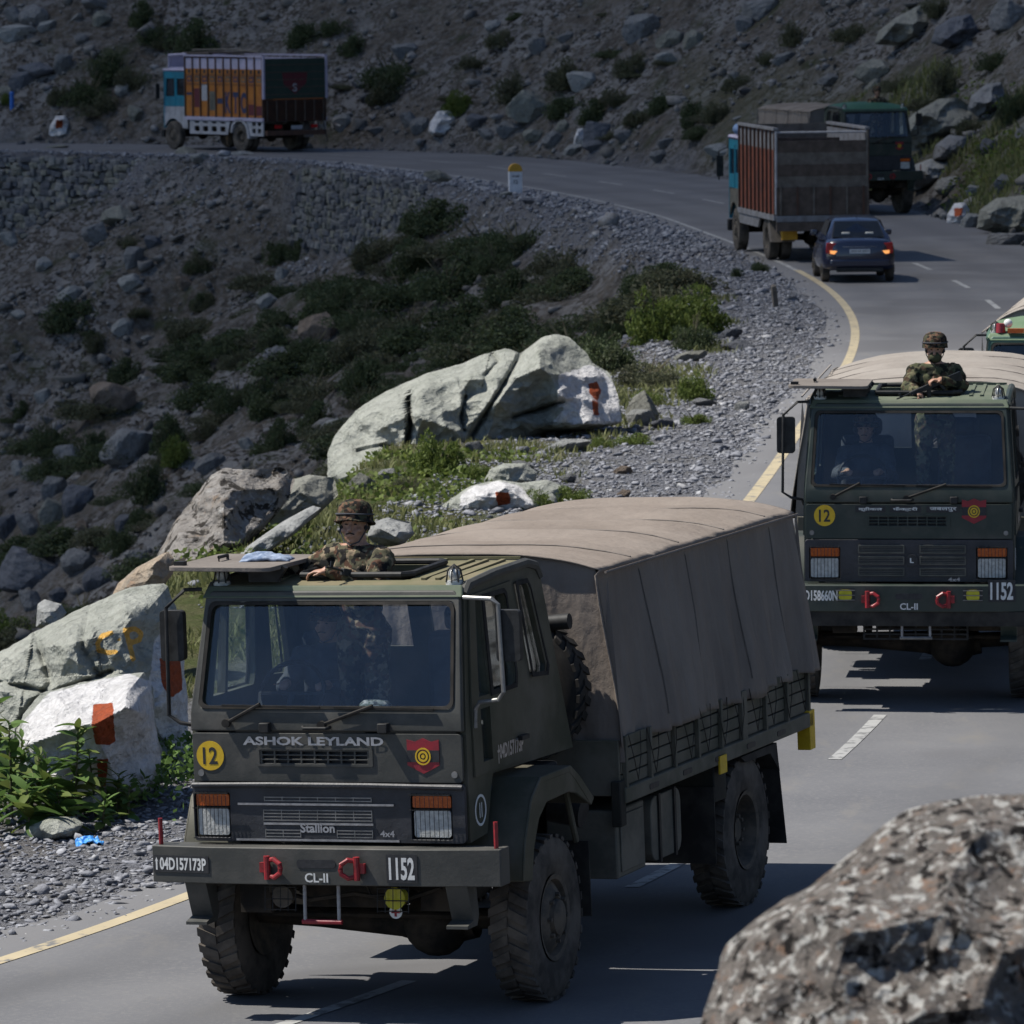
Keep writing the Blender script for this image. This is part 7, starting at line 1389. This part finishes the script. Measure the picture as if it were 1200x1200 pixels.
pm('plate_white', (0.6, 0.6, 0.6), (0.5, 0.5, 0.5), 30, 0.5); pm('post_blue', (0.02, 0.12, 0.42), (0.02, 0.10, 0.36), 8, 0.6); pm('stone_yellow', (0.5, 0.27, 0.02), (0.42, 0.22, 0.02), 9, 0.7); pm('stone_white', (0.6, 0.6, 0.62), (0.48, 0.48, 0.5), 6, 0.75); pm('hub_brown', (0.10, 0.05, 0.03), (0.06, 0.035, 0.025), 9, 0.7)
def cargo_wheels(root, y_front, y_rear, rad, w2):
    for sd in (-1, 1):
        wheel(root, sd * (w2 - 0.16), y_front, rad, 0.26, False, lugs=False); wheel(root, sd * (w2 - 0.13), y_rear, rad, 0.25, True, lugs=False); wheel(root, sd * (w2 - 0.42), y_rear, rad, 0.25, True, lugs=False)
    mb = MB()
    for sd in (-1, 1): mb.box(sd * 0.40 - 0.04, sd * 0.40 + 0.04, 0.25, y_front + 0.9, 0.75, 0.98)
    mb.build('chassis', 'chassis', root)
    for yy in (y_front, y_rear): mb = MB(); mb.cyl((-w2 + 0.2, yy, rad), (w2 - 0.2, yy, rad), 0.08); mb.sphere((0, yy, rad), 0.2); mb.build('axle', 'chassis', root)
def cargo_cab(root, w2, y0, y1, zb, zt, upper, lower):
    """boxy bonnetless cab: pillars, window openings, doors"""
    for sd in (-1, 1):
        fn = lambda a_, b_, c_, sd=sd: (sd * (w2 - 0.03 + c_), a_, b_); h = zt - zb
        wins = [[(y0 + 0.15, zb + h * 0.52), (y0 + 0.72, zb + h * 0.52), (y0 + 0.72, zb + h * 0.86), (y0 + 0.15, zb + h * 0.86)], [(y0 + 0.86, zb + h * 0.50), (y1 - 0.16, zb + h * 0.50), (y1 - 0.22, zb + h * 0.86), (y0 + 0.86, zb + h * 0.86)]]
        mb = MB(); mb.panel([(y0, zb + h * 0.30), (y1, zb + h * 0.30), (y1 - 0.08, zt), (y0, zt)], wins, fn, -0.04, 0.0); mb.build('cab_side', upper, root)
        ang_ = [(y1 - 0.62 - 0.64 * math.cos(t_), 0.5 + 0.66 * math.sin(t_)) for t_ in np.linspace(0.35, math.pi - 0.35, 9)]
        mb = MB(); mb.panel([(y0, zb + h * 0.30), (y0, zb - 0.25), (ang_[0][0], zb - 0.25)] + [p for p in ang_ if p[1] > zb - 0.25] + [(y1, zb - 0.25), (y1, zb + h * 0.30)], [], fn, -0.04, 0.0); mb.build('cab_lower', lower, root)
        for w_ in wins: mb = MB(); mb.panel(w_, [], fn, -0.03, -0.02); mb.build('window_pane', 'car_glass', root, fix=False)
        mb = MB(); mb.panel([(y0 + 0.80, zb + h * 0.30), (y1 - 0.08, zb + h * 0.30), (y1 - 0.12, zb + h * 0.92), (y0 + 0.80, zb + h * 0.92)], [wins[1]], fn, 0.002, 0.014); mb.build('door', upper, root)
        mb = MB(); mb.tube([(sd * w2, y1 - 0.05, zt - 0.2), (sd * (w2 + 0.2), y1 + 0.1, zt - 0.3), (sd * (w2 + 0.2), y1 + 0.1, zb + h * 0.4)], 0.018, 6); mb.box(sd * (w2 + 0.10), sd * (w2 + 0.26), y1 + 0.06, y1 + 0.10, zb + h * 0.45, zb + h * 0.75); mb.build('mirror', 'dark_metal', root)
    mb = MB(); mb.panel([(-w2 + 0.02, zb - 0.25), (w2 - 0.02, zb - 0.25), (w2 - 0.02, zt), (-w2 + 0.02, zt)], [[(-w2 + 0.14, zb + (zt - zb) * 0.5), (w2 - 0.14, zb + (zt - zb) * 0.5), (w2 - 0.14, zb + (zt - zb) * 0.9), (-w2 + 0.14, zb + (zt - zb) * 0.9)]], lambda a_, b_, c_: (a_, y1 - 0.02 + c_, b_), -0.04, 0.0); mb.build('cab_front', upper, root)
    mb = MB(); mb.box(-w2 + 0.02, w2 - 0.02, y0, y0 + 0.04, zb, zt); mb.build('cab_back', lower, root)
    mb = MB(); mb.box(-w2, w2, y0, y1 + 0.04, zt, zt + 0.10); mb.build('cab_roof', 'lilac_white', root, bevel=0.05)
    mb = MB(); mb.box(-w2, w2, y1 - 0.02, y1 + 0.16, 0.45, 0.72); mb.build('front_bumper', 'dark_metal', root, bevel=0.02)
def truck_body(root, w2, L_, zf, zt, side_m, post_m, cap_m, tail, nrib, strip):
    """high-sided plank body with ribbed sides"""
    mb = MB(); mb.box(-w2, w2, 0.05, L_, zf - 0.10, zf); mb.build('bed_floor', 'dark_wood', root)
    for sd in (-1, 1):
        for k in range(nrib):
            y0 = 0.06 + (L_ - 0.12) * k / nrib; y1 = 0.06 + (L_ - 0.12) * (k + 1) / nrib; mb = MB(); mb.box(sd * (w2 - 0.04), sd * w2, y0 + 0.012, y1 - 0.012, zf, zt - 0.45); p_ = mb.build('side_panel', side_m, root)
            mb = MB(); mb.box(sd * (w2 - 0.04), sd * (w2 + 0.003), y0 + 0.012, y1 - 0.012, zt - 0.45, zt - 0.06); mb.build('top_panel', cap_m, root)
        for k in range(nrib + 1):
            y0 = 0.06 + (L_ - 0.12) * k / nrib; mb = MB(); mb.box(sd * w2, sd * (w2 + 0.05), y0 - 0.022, y0 + 0.022, zf - 0.08, zt); mb.build('rib', post_m, root)
        mb = MB(); mb.box(sd * (w2 - 0.05), sd * (w2 + 0.06), 0.0, L_, zt, zt + 0.06); mb.build('top_rail', strip, root)
        mb = MB(); mb.box(sd * (w2 - 0.02), sd * (w2 + 0.06), 0.0, L_, zf - 0.14, zf - 0.02); mb.build('side_sill', strip, root)
    mb = MB(); mb.box(-w2, w2, L_ - 0.05, L_, zf, zt + 0.02); mb.build('headboard', tail, root)
# ---- orange lorry on the far stretch (local y = forward from the tail)
ow = gnd(284, 178.2); th_o = -36.0; fw = np.array([math.sin(R(th_o)), math.cos(R(th_o))]); rt = np.array([math.cos(R(th_o)), -math.sin(R(th_o))])
W2 = 1.36; org = ow[:2] - fw * 1.55 + rt * (W2 - 0.05)
OT = frame_empty('cargo_lorry', org[0], org[1], th_o, 0, float(gz(org[0], org[1])) * 0 , label='orange high sided cargo lorry with a teal cab on the far road', category='lorry', group='civilian lorries')
cargo_wheels(OT, 6.2, 1.6, 0.54, W2)
Lb = 5.3; truck_body(OT, W2, Lb, 1.28, 3.48, 'cargo_orange', 'tail_brown', 'lilac_white', 'tail_brown', 10, 'lilac_white')
cargo_cab(OT, 1.2, Lb + 0.12, Lb + 1.75, 1.05, 2.9, 'cab_teal', 'grey_white')
mb = MB(); mb.box(-W2, W2, 0.0, 0.05, 1.95, 3.42); tu_ = mb.build('tail_upper', 'tail_green', OT)
for k in range(5): mb = MB(); zz = 2.1 + k * 0.27; mb.box(-W2 + 0.05, W2 - 0.05, -0.012, 0.0, zz, zz + 0.025); mb.build('tail_batten', 'dark_wood', tu_); mb = MB(); mb.box(-W2, W2, -0.02, 0.05, 1.12, 1.93); tgt = mb.build('tail_gate', 'tail_brown', OT)
mb = MB(); 
for k in range(7): xx = -W2 + 0.12 + k * (2 * W2 - 0.24) / 6; mb.box(xx - 0.02, xx + 0.02, -0.05, -0.02, 1.14, 1.92)
mb.build('gate_rib', 'dark_wood', tgt)
BK = lambda X0, Z0, Y0: (lambda a_, b_, c_: (X0 + a_, Y0 - c_, Z0 + b_))
mb = MB(); mb.panel([(-0.55, 2.9), (0.55, 2.9), (0.5, 2.5), (0.0, 2.12), (-0.5, 2.5)], [], lambda a_, b_, c_: (a_, -0.001 - c_, b_), 0, 0.004, 0); text_into(mb, 'S', BK(0, 2.36, -0.006), 0.2, 0.3, 0.02, m=1); mb.build('tail_emblem', ['emblem_red', 'grey_white'], OT, fix=False)
PC = lambda k: 0.06 + 5.18 * (k + 0.5) / 10
for k, ch in enumerate('KTC'):
    mb = MB(); y_ = PC(4 - k); text_into(mb, ch, lambda a_, b_, c_, y_=y_: (-W2 - 0.004, y_ - a_, 1.80 + b_), 0.36, 0.78, 0.05); mb.build('side_letter', 'blue_letter', OT, fix=False)
for y_, z0_, z1_, mt in ((PC(7), 1.85, 2.45, 'grey_white'), (PC(8), 1.6, 2.3, 'emblem_red'), (PC(6), 1.5, 2.2, 'tank'), (PC(5), 1.75, 1.95, 'blue_letter'), (PC(9), 2.05, 2.15, 'blue_letter'), (PC(1), 1.35, 1.75, 'emblem_red'), (PC(0), 1.35, 1.7, 'emblem_red')): mb = MB(); mb.box(-W2 - 0.004, -W2 - 0.001, y_ - 0.19, y_ + 0.19, z0_, z1_); mb.build('painted_panel', mt, OT)
for sd in (-1, 1):
    for k in range(10): y_ = PC(k); mb = MB(); mb.panel(ring((y_, 2.93), 0.085, 12), [], lambda a_, b_, c_, sd=sd: (sd * (W2 + 0.004 + c_), a_, b_), 0, 0.002); mb.build('painted_roundel', 'plate_black', OT, fix=False)
    for k in range(10):
        mb = MB(); mb.panel([(PC(k) - 0.15, 2.75), (PC(k) + 0.15, 2.75), (PC(k) + 0.15, 2.55), (PC(k) - 0.15, 2.55)], [[(PC(k) - 0.1, 2.70), (PC(k) + 0.1, 2.70), (PC(k) + 0.1, 2.60), (PC(k) - 0.1, 2.60)]], lambda a_, b_, c_, sd=sd: (sd * (W2 + 0.004 + c_), a_, b_), 0, 0.002); mb.build('painted_frame', ('tank', 'blue_letter')[k % 2], OT, fix=False)
    for zz in (2.46, 2.80): mb = MB(); mb.box(sd * W2, sd * (W2 + 0.02), 0.06, 5.24, zz - 0.012, zz + 0.012); mb.build('side_batten', 'tail_brown', OT)
    mb = MB(); mb.box(sd * (W2 - 0.02), sd * (W2 + 0.06), -0.05, 0.03, 1.95, 3.5); mb.build('corner_post', 'lilac_white', OT)
    # perforated skirt guard
    holes = []
    for r_ in range(2):
        for k in range(4): holes.append(rrect(2.55 + k * 0.58, 2.55 + k * 0.58 + 0.36, 0.72 + r_ * 0.30, 0.72 + r_ * 0.30 + 0.2, 0.06, 3))
    mb = MB(); mb.panel([(2.42, 0.62), (4.95, 0.62), (4.95, 1.12), (2.25, 1.12)], holes, lambda a_, b_, c_, sd=sd: (sd * (W2 + c_), a_, b_), -0.03, 0.02); mb.build('skirt_guard', 'grey_white', OT)
    holes = [rrect(0.18 + k * 0.36, 0.18 + k * 0.36 + 0.24, 0.70 + r_ * 0.27, 0.70 + r_ * 0.27 + 0.17, 0.05, 3) for r_ in range(2) for k in range(2)]
    mb = MB(); mb.panel([(0.05, 0.60), (0.92, 0.60), (1.0, 0.85), (1.15, 1.12), (0.05, 1.12)], holes, lambda a_, b_, c_, sd=sd: (sd * (W2 + c_), a_, b_), -0.03, 0.02); mb.build('rear_guard', 'grey_white', OT)
    mb = MB(); mb.panel([(2.18, 0.72), (2.05, 1.05), (1.75, 1.2), (1.4, 1.2), (1.1, 1.05), (1.0, 0.85), (0.92, 0.5), (1.02, 0.5), (1.1, 0.82), (1.2, 0.98), (1.45, 1.12), (1.72, 1.12), (1.98, 0.98), (2.08, 0.7)], [], lambda a_, b_, c_, sd=sd: (sd * c_, a_, b_), W2 - 0.30, W2 + 0.06); mb.build('mudguard', 'grey_white', OT)
mb = MB(); mb.box(-W2 + 0.05, W2 - 0.05, -0.10, 0.02, 0.62, 0.80); mb.build('rear_bumper', 'tail_brown', OT); mb = MB(); mb.box(-0.25, 0.25, -0.11, -0.10, 0.83, 0.98); mb.build('rear_plate', 'grey_white', OT)
for sx in (-0.8, 0.8): mb = MB(); mb.box(sx - 0.14, sx + 0.14, -0.09, -0.03, 0.88, 1.0); mb.build('tail_lamp', 'tail_red', OT)
mb = MB(); mb.tube([(-1.0, 0.8, 3.66), (-0.9, 3.0, 3.74), (-0.8, 5.6, 3.70)], 0.035, 6); mb.build('roof_pole', 'old_wood', OT); mb = MB(); mb.box(-1.0, 1.0, 4.2, 6.0, 3.56, 3.62); mb.build('cab_rack', 'dark_wood', OT)
mb = MB(); mb.box(-1.0, 1.0, 5.5, 6.9, 3.0, 3.06); mb.tube([(-1.0, 6.9, 3.0), (-1.0, 6.9, 3.5), (-1.0, 5.7, 3.55)], 0.05, 6); mb.tube([(1.0, 6.9, 3.0), (1.0, 6.9, 3.5), (1.0, 5.7, 3.55)], 0.05, 6); mb.box(-0.96, 0.96, 6.84, 6.9, 3.06, 3.45); mb.build('crown_board', 'lilac_white', OT)
mb = MB(); mb.tube([(1.12, -0.1, 1.4), (1.2, -0.16, 0.8), (1.28, -0.2, 0.4)], 0.02, 6); mb.build('hanging_chain', 'dark_metal', OT)
# ---- red-brown open cargo lorry seen from behind
rw = gnd(903, 304.5); th_r = -7.5; fw = np.array([math.sin(R(th_r)), math.cos(R(th_r))]); rt = np.array([math.cos(R(th_r)), -math.sin(R(th_r))]); W2 = 1.06; org = rw[:2] - fw * 1.35 + rt * (W2 - 0.10)
RT = frame_empty('cargo_lorry', org[0], org[1], th_r, 0, 0, label='red brown open cargo lorry with wooden tailboard beside the blue car', category='lorry', group='civilian lorries')
cargo_wheels(RT, 5.75, 1.4, 0.52, W2); Lb = 4.9
truck_body(RT, W2, Lb, 1.10, 3.02, 'cargo_red', 'tail_brown', 'dull_grey', 'old_wood', 9, 'dull_grey')
cargo_cab(RT, 1.05, Lb + 0.12, Lb + 1.75, 1.0, 2.65, 'cab_teal', 'tank')
for k in range(4): mb = MB(); z0_ = 1.70 + k * 0.27; mb.box(-W2 + 0.02, W2 - 0.02, 0.0, 0.05, z0_, z0_ + 0.268); mb.build('tail_plank', ('old_wood', 'dark_wood')[k % 2], RT)
mb = MB(); mb.box(-W2, W2, -0.03, 0.03, 1.08, 1.72); tgt = mb.build('tail_gate', 'dark_wood', RT)
for k in range(6): xx = -W2 + 0.1 + k * (2 * W2 - 0.2) / 5; mb = MB(); mb.box(xx - 0.02, xx + 0.02, -0.06, -0.03, 1.08, 1.74); mb.build('gate_rib', 'tail_brown' if k % 2 else 'old_wood', tgt)
mb = MB(); mb.box(-W2, W2, -0.05, 0.02, 0.93, 1.07); mb.build('tail_band', 'dull_grey', RT); mb = MB(); mb.box(-W2, W2, -0.06, 0.04, 0.72, 0.92); mb.build('rear_beam', 'dark_wood', RT)
mb = MB(); mb.tube([(-W2, 0.02, 2.97), (W2, 0.02, 2.97)], 0.025, 6); mb.build('tail_bar', 'grey_white', RT); mb = MB(); mb.tube([(W2, 0.0, 1.1), (W2, 0.0, 3.0)], 0.03, 6); mb.build('corner_post', 'old_wood', RT); mb = MB(); mb.tube([(-W2, 0.0, 1.1), (-W2, 0.0, 3.0)], 0.03, 6); mb.build('corner_post', 'grey_white', RT)
mb = MB(); mb.box(-W2, W2, 3.2, 3.26, 2.6, 2.75); mb.build('cross_beam', 'dark_wood', RT)
for sd in (-1, 1): mb = MB(); mb.panel([(0.82, 0.95), (0.98, 0.72), (0.74, 0.45), (0.50, 0.45)], [], lambda a_, b_, c_, sd=sd: (sd * c_, a_, b_), W2 - 0.52, W2 + 0.02); mb.build('mud_flap', 'old_wood', RT)
for sd in (-1, 1):
    mb = MB(); mb.panel([(0.9, 0.98), (4.8, 0.98), (4.8, 0.72), (2.3, 0.72), (2.1, 0.9), (1.95, 0.98)], [], lambda a_, b_, c_, sd=sd: (sd * c_, a_, b_), W2 - 0.02, W2 + 0.03); mb.build('side_skirt', 'dull_grey', RT)
mb = MB(); mb.box(-0.85, -0.5, 0.4, 0.8, 0.5, 0.72); mb.build('battery_box', 'stone_yellow', RT)
mb = MB(); mb.sphere((-0.95, 5.6, 2.9), (0.16, 0.3, 0.14), 10, 7); mb.build('blue_bundle', 'bundle_blue', RT)
# ---- blue saloon car (local y forward from the rear bumper)
cw = gnd(1007, 332.0); th_c = -1.5
CAR = frame_empty('saloon_car', cw[0] + 0.02, cw[1] + 0.1, th_c, 0, 0, label='dark blue saloon car with its tail lamps lit', category='car'); CAR.scale = (0.91, 0.91, 0.91)
stn_ = [(0.00, 0.42, 0.95, 0.60), (0.05, 0.34, 1.00, 0.74), (0.20, 0.30, 1.03, 0.84), (0.45, 0.28, 1.05, 0.865), (0.80, 0.26, 1.04, 0.87), (1.6, 0.25, 1.00, 0.87), (2.6, 0.25, 0.98, 0.87), (3.1, 0.26, 0.95, 0.86), (3.55, 0.28, 0.88, 0.82), (3.85, 0.32, 0.78, 0.70), (3.98, 0.42, 0.68, 0.5)]
def car_sec(y_, zb, zt, w_):
    o = []
    for a_, b_ in ((-0.80, 0.0), (-0.96, 0.08), (-1.0, 0.35), (-0.985, 0.62), (-0.95, 0.80), (-0.86, 0.95), (-0.5, 1.0), (0, 1.01), (0.5, 1.0), (0.86, 0.95), (0.95, 0.80), (0.985, 0.62), (1.0, 0.35), (0.96, 0.08), (0.80, 0.0)): o.append((a_ * w_, y_, zb + (zt - zb) * b_))
    return o
mb = MB(); secs = [car_sec(*s) for s in stn_]; K = len(secs[0]); q = [p for s in secs for p in s]; fs = [(i * K + k, i * K + (k + 1) % K, (i + 1) * K + (k + 1) % K, (i + 1) * K + k) for i in range(len(secs) - 1) for k in range(K)] + [tuple(range(K - 1, -1, -1)), tuple(range((len(secs) - 1) * K, len(secs) * K))]; mb.add(q, fs)
cb = mb.build('body', 'car_blue', CAR, smooth=50)
hs = [(0.52, 1.02, 0.72, 1.03), (0.72, 1.20, 0.68, 1.03), (1.05, 1.42, 0.585, 1.02), (1.35, 1.485, 0.565, 1.01), (2.0, 1.495, 0.57, 1.0), (2.5, 1.43, 0.60, 0.98), (3.0, 1.12, 0.70, 0.97), (3.2, 0.98, 0.74, 0.96)]
def hsec(y_, zt, w_, zb): return [(-0.80 if w_ < 0.7 else -w_, y_, zb - 0.05), (-w_ - 0.04, y_, zb + (zt - zb) * 0.55), (-w_, y_, zt - 0.05), (-w_ + 0.08, y_, zt - 0.008), (0, y_, zt + 0.012), (w_ - 0.08, y_, zt - 0.008), (w_, y_, zt - 0.05), (w_ + 0.04, y_, zb + (zt - zb) * 0.55), (0.80 if w_ < 0.7 else w_, y_, zb - 0.05)]
mb = MB(); secs = [hsec(*s) for s in hs]; K = 9; q = [p for s in secs for p in s]; fs = [(i * K + k, i * K + k + 1, (i + 1) * K + k + 1, (i + 1) * K + k) for i in range(len(secs) - 1) for k in range(K - 1)]; mb.add(q, fs); mb.build('cabin', 'car_blue', CAR, smooth=50)
mb = MB(); mb.add([(-0.62, 0.515, 1.055), (0.62, 0.515, 1.055), (0.52, 1.02, 1.415), (-0.52, 1.02, 1.415)], [(0, 1, 2, 3)]); mb.add([(-0.655, 0.505, 1.035), (0.655, 0.505, 1.035), (0.54, 1.04, 1.435), (-0.54, 1.04, 1.435)], [], 0); gl = mb.build('rear_window', 'dark_metal', CAR, fix=False)
mb = MB(); mb.add([(-0.60, 0.505, 1.068), (0.60, 0.505, 1.068), (0.505, 1.005, 1.415), (-0.505, 1.005, 1.415)], [(0, 1, 2, 3)]); mb.build('rear_glass', 'car_glass', CAR, fix=False)
for sx in (-0.28, 0.28): mb = MB(); mb.box(sx - 0.1, sx + 0.1, 0.60, 0.66, 1.10, 1.17); mb.build('headrest', 'paper', CAR, bevel=0.02)
for sd in (-1, 1):
    mb = MB(); mb.add([(sd * 0.735, 0.95, 1.06), (sd * 0.735, 2.75, 1.03), (sd * 0.615, 2.35, 1.40), (sd * 0.60, 1.25, 1.43)], [(0, 1, 2, 3)]); mb.build('side_window', 'dark_metal', CAR, fix=False)
    tl = empty('tail_lamp'); tl.parent = CAR
    mb = MB(); mb.panel([(0.40, 0.93), (0.78, 0.95), (0.79, 0.70), (0.60, 0.66), (0.52, 0.74)], [], lambda a_, b_, c_, sd=sd: (sd * a_, 0.035 + 0.12 * max(0, a_ - 0.55) - c_ * 1.0, b_), -0.06, 0.03); mb.build('lens', 'tail_red', tl, bevel=0.01)
    mb = MB(); mb.panel([(0.53, 0.76), (0.70, 0.77), (0.70, 0.70), (0.60, 0.68)], [], lambda a_, b_, c_, sd=sd: (sd * a_, 0.005 + 0.12 * max(0, a_ - 0.55) - c_, b_), 0.0, 0.012); mb.build('bulb', 'tail_lit', tl)
    mb = MB(); mb.box(sd * 0.80, sd * 0.97, 2.45, 2.56, 1.02, 1.15); mb.build('door_mirror', 'car_blue', CAR, bevel=0.03)
    for yy in (0.75, 3.2): wheel(CAR, sd * 0.76, yy, 0.30, 0.19, False, lugs=False)
mb = MB(); mb.box(-0.24, 0.24, -0.012, 0.02, 0.70, 0.80); text_into(mb, 'JK01AB 8423', BK(0, 0.75, -0.0135), 0.42, 0.055, 0.02, m=1); mb.build('number_plate', ['plate_white', 'plate_black'], CAR, fix=False)
mb = MB(); mb.box(-0.40, 0.40, 0.0, 0.03, 0.845, 0.862); mb.build('chrome_strip', 'chrome', CAR); mb = MB(); mb.cyl((0, 0.03, 0.92), (0, 0.01, 0.92), 0.035, n=14); mb.build('badge', 'chrome', CAR)
mb = MB(); mb.box(-0.70, 0.70, -0.03, 0.1, 0.38, 0.56); mb.build('rear_bumper', 'car_blue', CAR, bevel=0.04); mb = MB(); mb.box(-0.55, 0.55, -0.015, 0.06, 0.26, 0.37); mb.build('bumper_insert', 'dark_metal', CAR, bevel=0.02); mb = MB(); mb.tube([(0, 0.9, 1.47), (0, 0.85, 1.56)], 0.01, 5); mb.build('aerial', 'dark_metal', CAR)
# ---- kilometre stone
kp = gnd(604, 227); ks = empty('kilometre_stone', (kp[0], kp[1], gz(kp[0], kp[1])), (0, 0, R(8)), 'white kilometre stone with a yellow rounded top', 'milestone')
def stone_slab(z0, z1, top):
    mb = MB(); po = [(-0.20, z0), (0.20, z0), (0.20, z1)] + ([(0.20 * math.cos(t_), z1 + 0.20 * math.sin(t_)) for t_ in np.linspace(0, math.pi, 13)[1:-1]] if top else []) + [(-0.20, z1)]
    mb.panel(po, [], lambda a_, b_, c_: (a_, c_, b_), -0.11, 0.11); return mb
stone_slab(-0.1, 0.66, False).build('stone', 'stone_white', ks, bevel=0.02); stone_slab(0.66, 0.70, True).build('cap', 'stone_yellow', ks, bevel=0.02)
mb = MB(); text_into(mb, 'KM', FRONT(0, 0.52, -0.112), 0.2, 0.06, 0.02); text_into(mb, '12', FRONT(0, 0.36, -0.112), 0.12, 0.12, 0.03); mb.build('lettering', 'plate_black', ks, fix=False)
# ---- wooden stake, blue post, blue litter
sp = gnd(909, 358); mb = MB(); mb.box(-0.05, 0.05, -0.045, 0.045, -0.2, 0.42); mb.add([(-0.05, -0.045, 0.42), (0.05, -0.045, 0.42), (0.05, 0.045, 0.42), (-0.05, 0.045, 0.42), (-0.02, 0, 0.47), (0.03, 0, 0.46)], [(0, 1, 5, 4), (2, 3, 4, 5), (1, 2, 5), (3, 0, 4)]); o = mb.build('wooden_stake', 'old_wood', None, bevel=0.01); o.location = (sp[0], sp[1], gz(sp[0], sp[1])); o.rotation_euler = (0.05, -0.12, 0.3); tag(o, 'short weathered wooden stake leaning in the slate chippings', 'stake')
bp_ = hit(14, 126); r_ = empty('marker_post', (bp_[0], bp_[1], bp_[2]), (0, 0, 0), 'small blue post at the foot of the hillside', 'post'); mb = MB(); mb.cyl((0, 0, -0.1), (0, 0, 0.52), 0.09, 0.085, n=14); mb.build('shaft', 'post_blue', r_); mb = MB(); mb.lathe([(0.095, 0.52), (0.10, 0.56), (0.06, 0.62), (0, 0.63)], (0, 0, 0), 14, 'z'); mb.build('cap', 'post_blue', r_)
lp_ = gnd(106, 968); n_ = 30; gx_, gy_ = np.meshgrid(np.linspace(-0.12, 0.12, n_), np.linspace(-0.09, 0.09, n_)); f0 = np.stack([gx_.ravel() * 22, gy_.ravel() * 22, 0 * gx_.ravel()], 1); hz = 0.05 + 0.05 * fbm(f0, 3, 3) - 0.05 * ((gx_.ravel() / 0.12) ** 2 + (gy_.ravel() / 0.09) ** 2) * 0.5; k = np.arange(n_ * n_).reshape(n_, n_)
me = np_mesh('plastic_litter', np.stack([gx_.ravel() * (1 + 0.3 * fbm(f0 * 0.3, 2, 8)), gy_.ravel() + 0.04 * fbm(f0 * 0.5, 2, 9), hz], 1), np.stack([k[:-1, :-1].ravel(), k[:-1, 1:].ravel(), k[1:, 1:].ravel(), k[1:, :-1].ravel()], 1), 'litter_blue', True)
o = link_mesh('plastic_litter', me, None, (lp_[0], lp_[1], gz(lp_[0], lp_[1]))); sm = o.modifiers.new('t', 'SOLIDIFY'); sm.thickness = 0.004; tag(o, 'crumpled bright blue plastic litter on the gravel by the weeds', 'litter')
# ================================================================== cloud drifting over the far slope (its shade falls there)
m = bpy.data.materials.new('cloud'); m.use_nodes = True; t = m.node_tree; t.nodes.remove(t.nodes['Principled BSDF'])
pv = t.nodes.new('ShaderNodeVolumePrincipled'); pv.inputs['Color'].default_value = (0.92, 0.93, 0.95, 1); pv.inputs['Density'].default_value = 0.0155; pv.inputs['Anisotropy'].default_value = 0.3
t.links.new(pv.outputs[0], t.nodes['Material Output'].inputs['Volume']); MATS['cloud'] = m
bm = bmesh.new(); bmesh.ops.create_icosphere(bm, subdivisions=5, radius=1.0); P = np.array([v.co[:] for v in bm.verts]); P = P * (1 + 0.10 * fbm(P * 2.2, 4, 3))[:, None]
P[:, 2] = np.where(P[:, 2] < 0, P[:, 2] * 0.45, P[:, 2])
CL = (260.0, 205.0, 95.0); ALT = 700.0; tgt = Vector((-60.0, 312.0, 0.0)); c0 = tgt + S * (ALT / S.z)
for v, q in zip(bm.verts, P): v.co = (q[0] * CL[0], q[1] * CL[1], q[2] * CL[2])
me = bpy.data.meshes.new('cloud'); bm.to_mesh(me); bm.free(); me.materials.append(m); me.polygons.foreach_set('use_smooth', [True] * len(me.polygons))
o = link_mesh('cloud', me, None, c0); tag(o, kind='stuff')
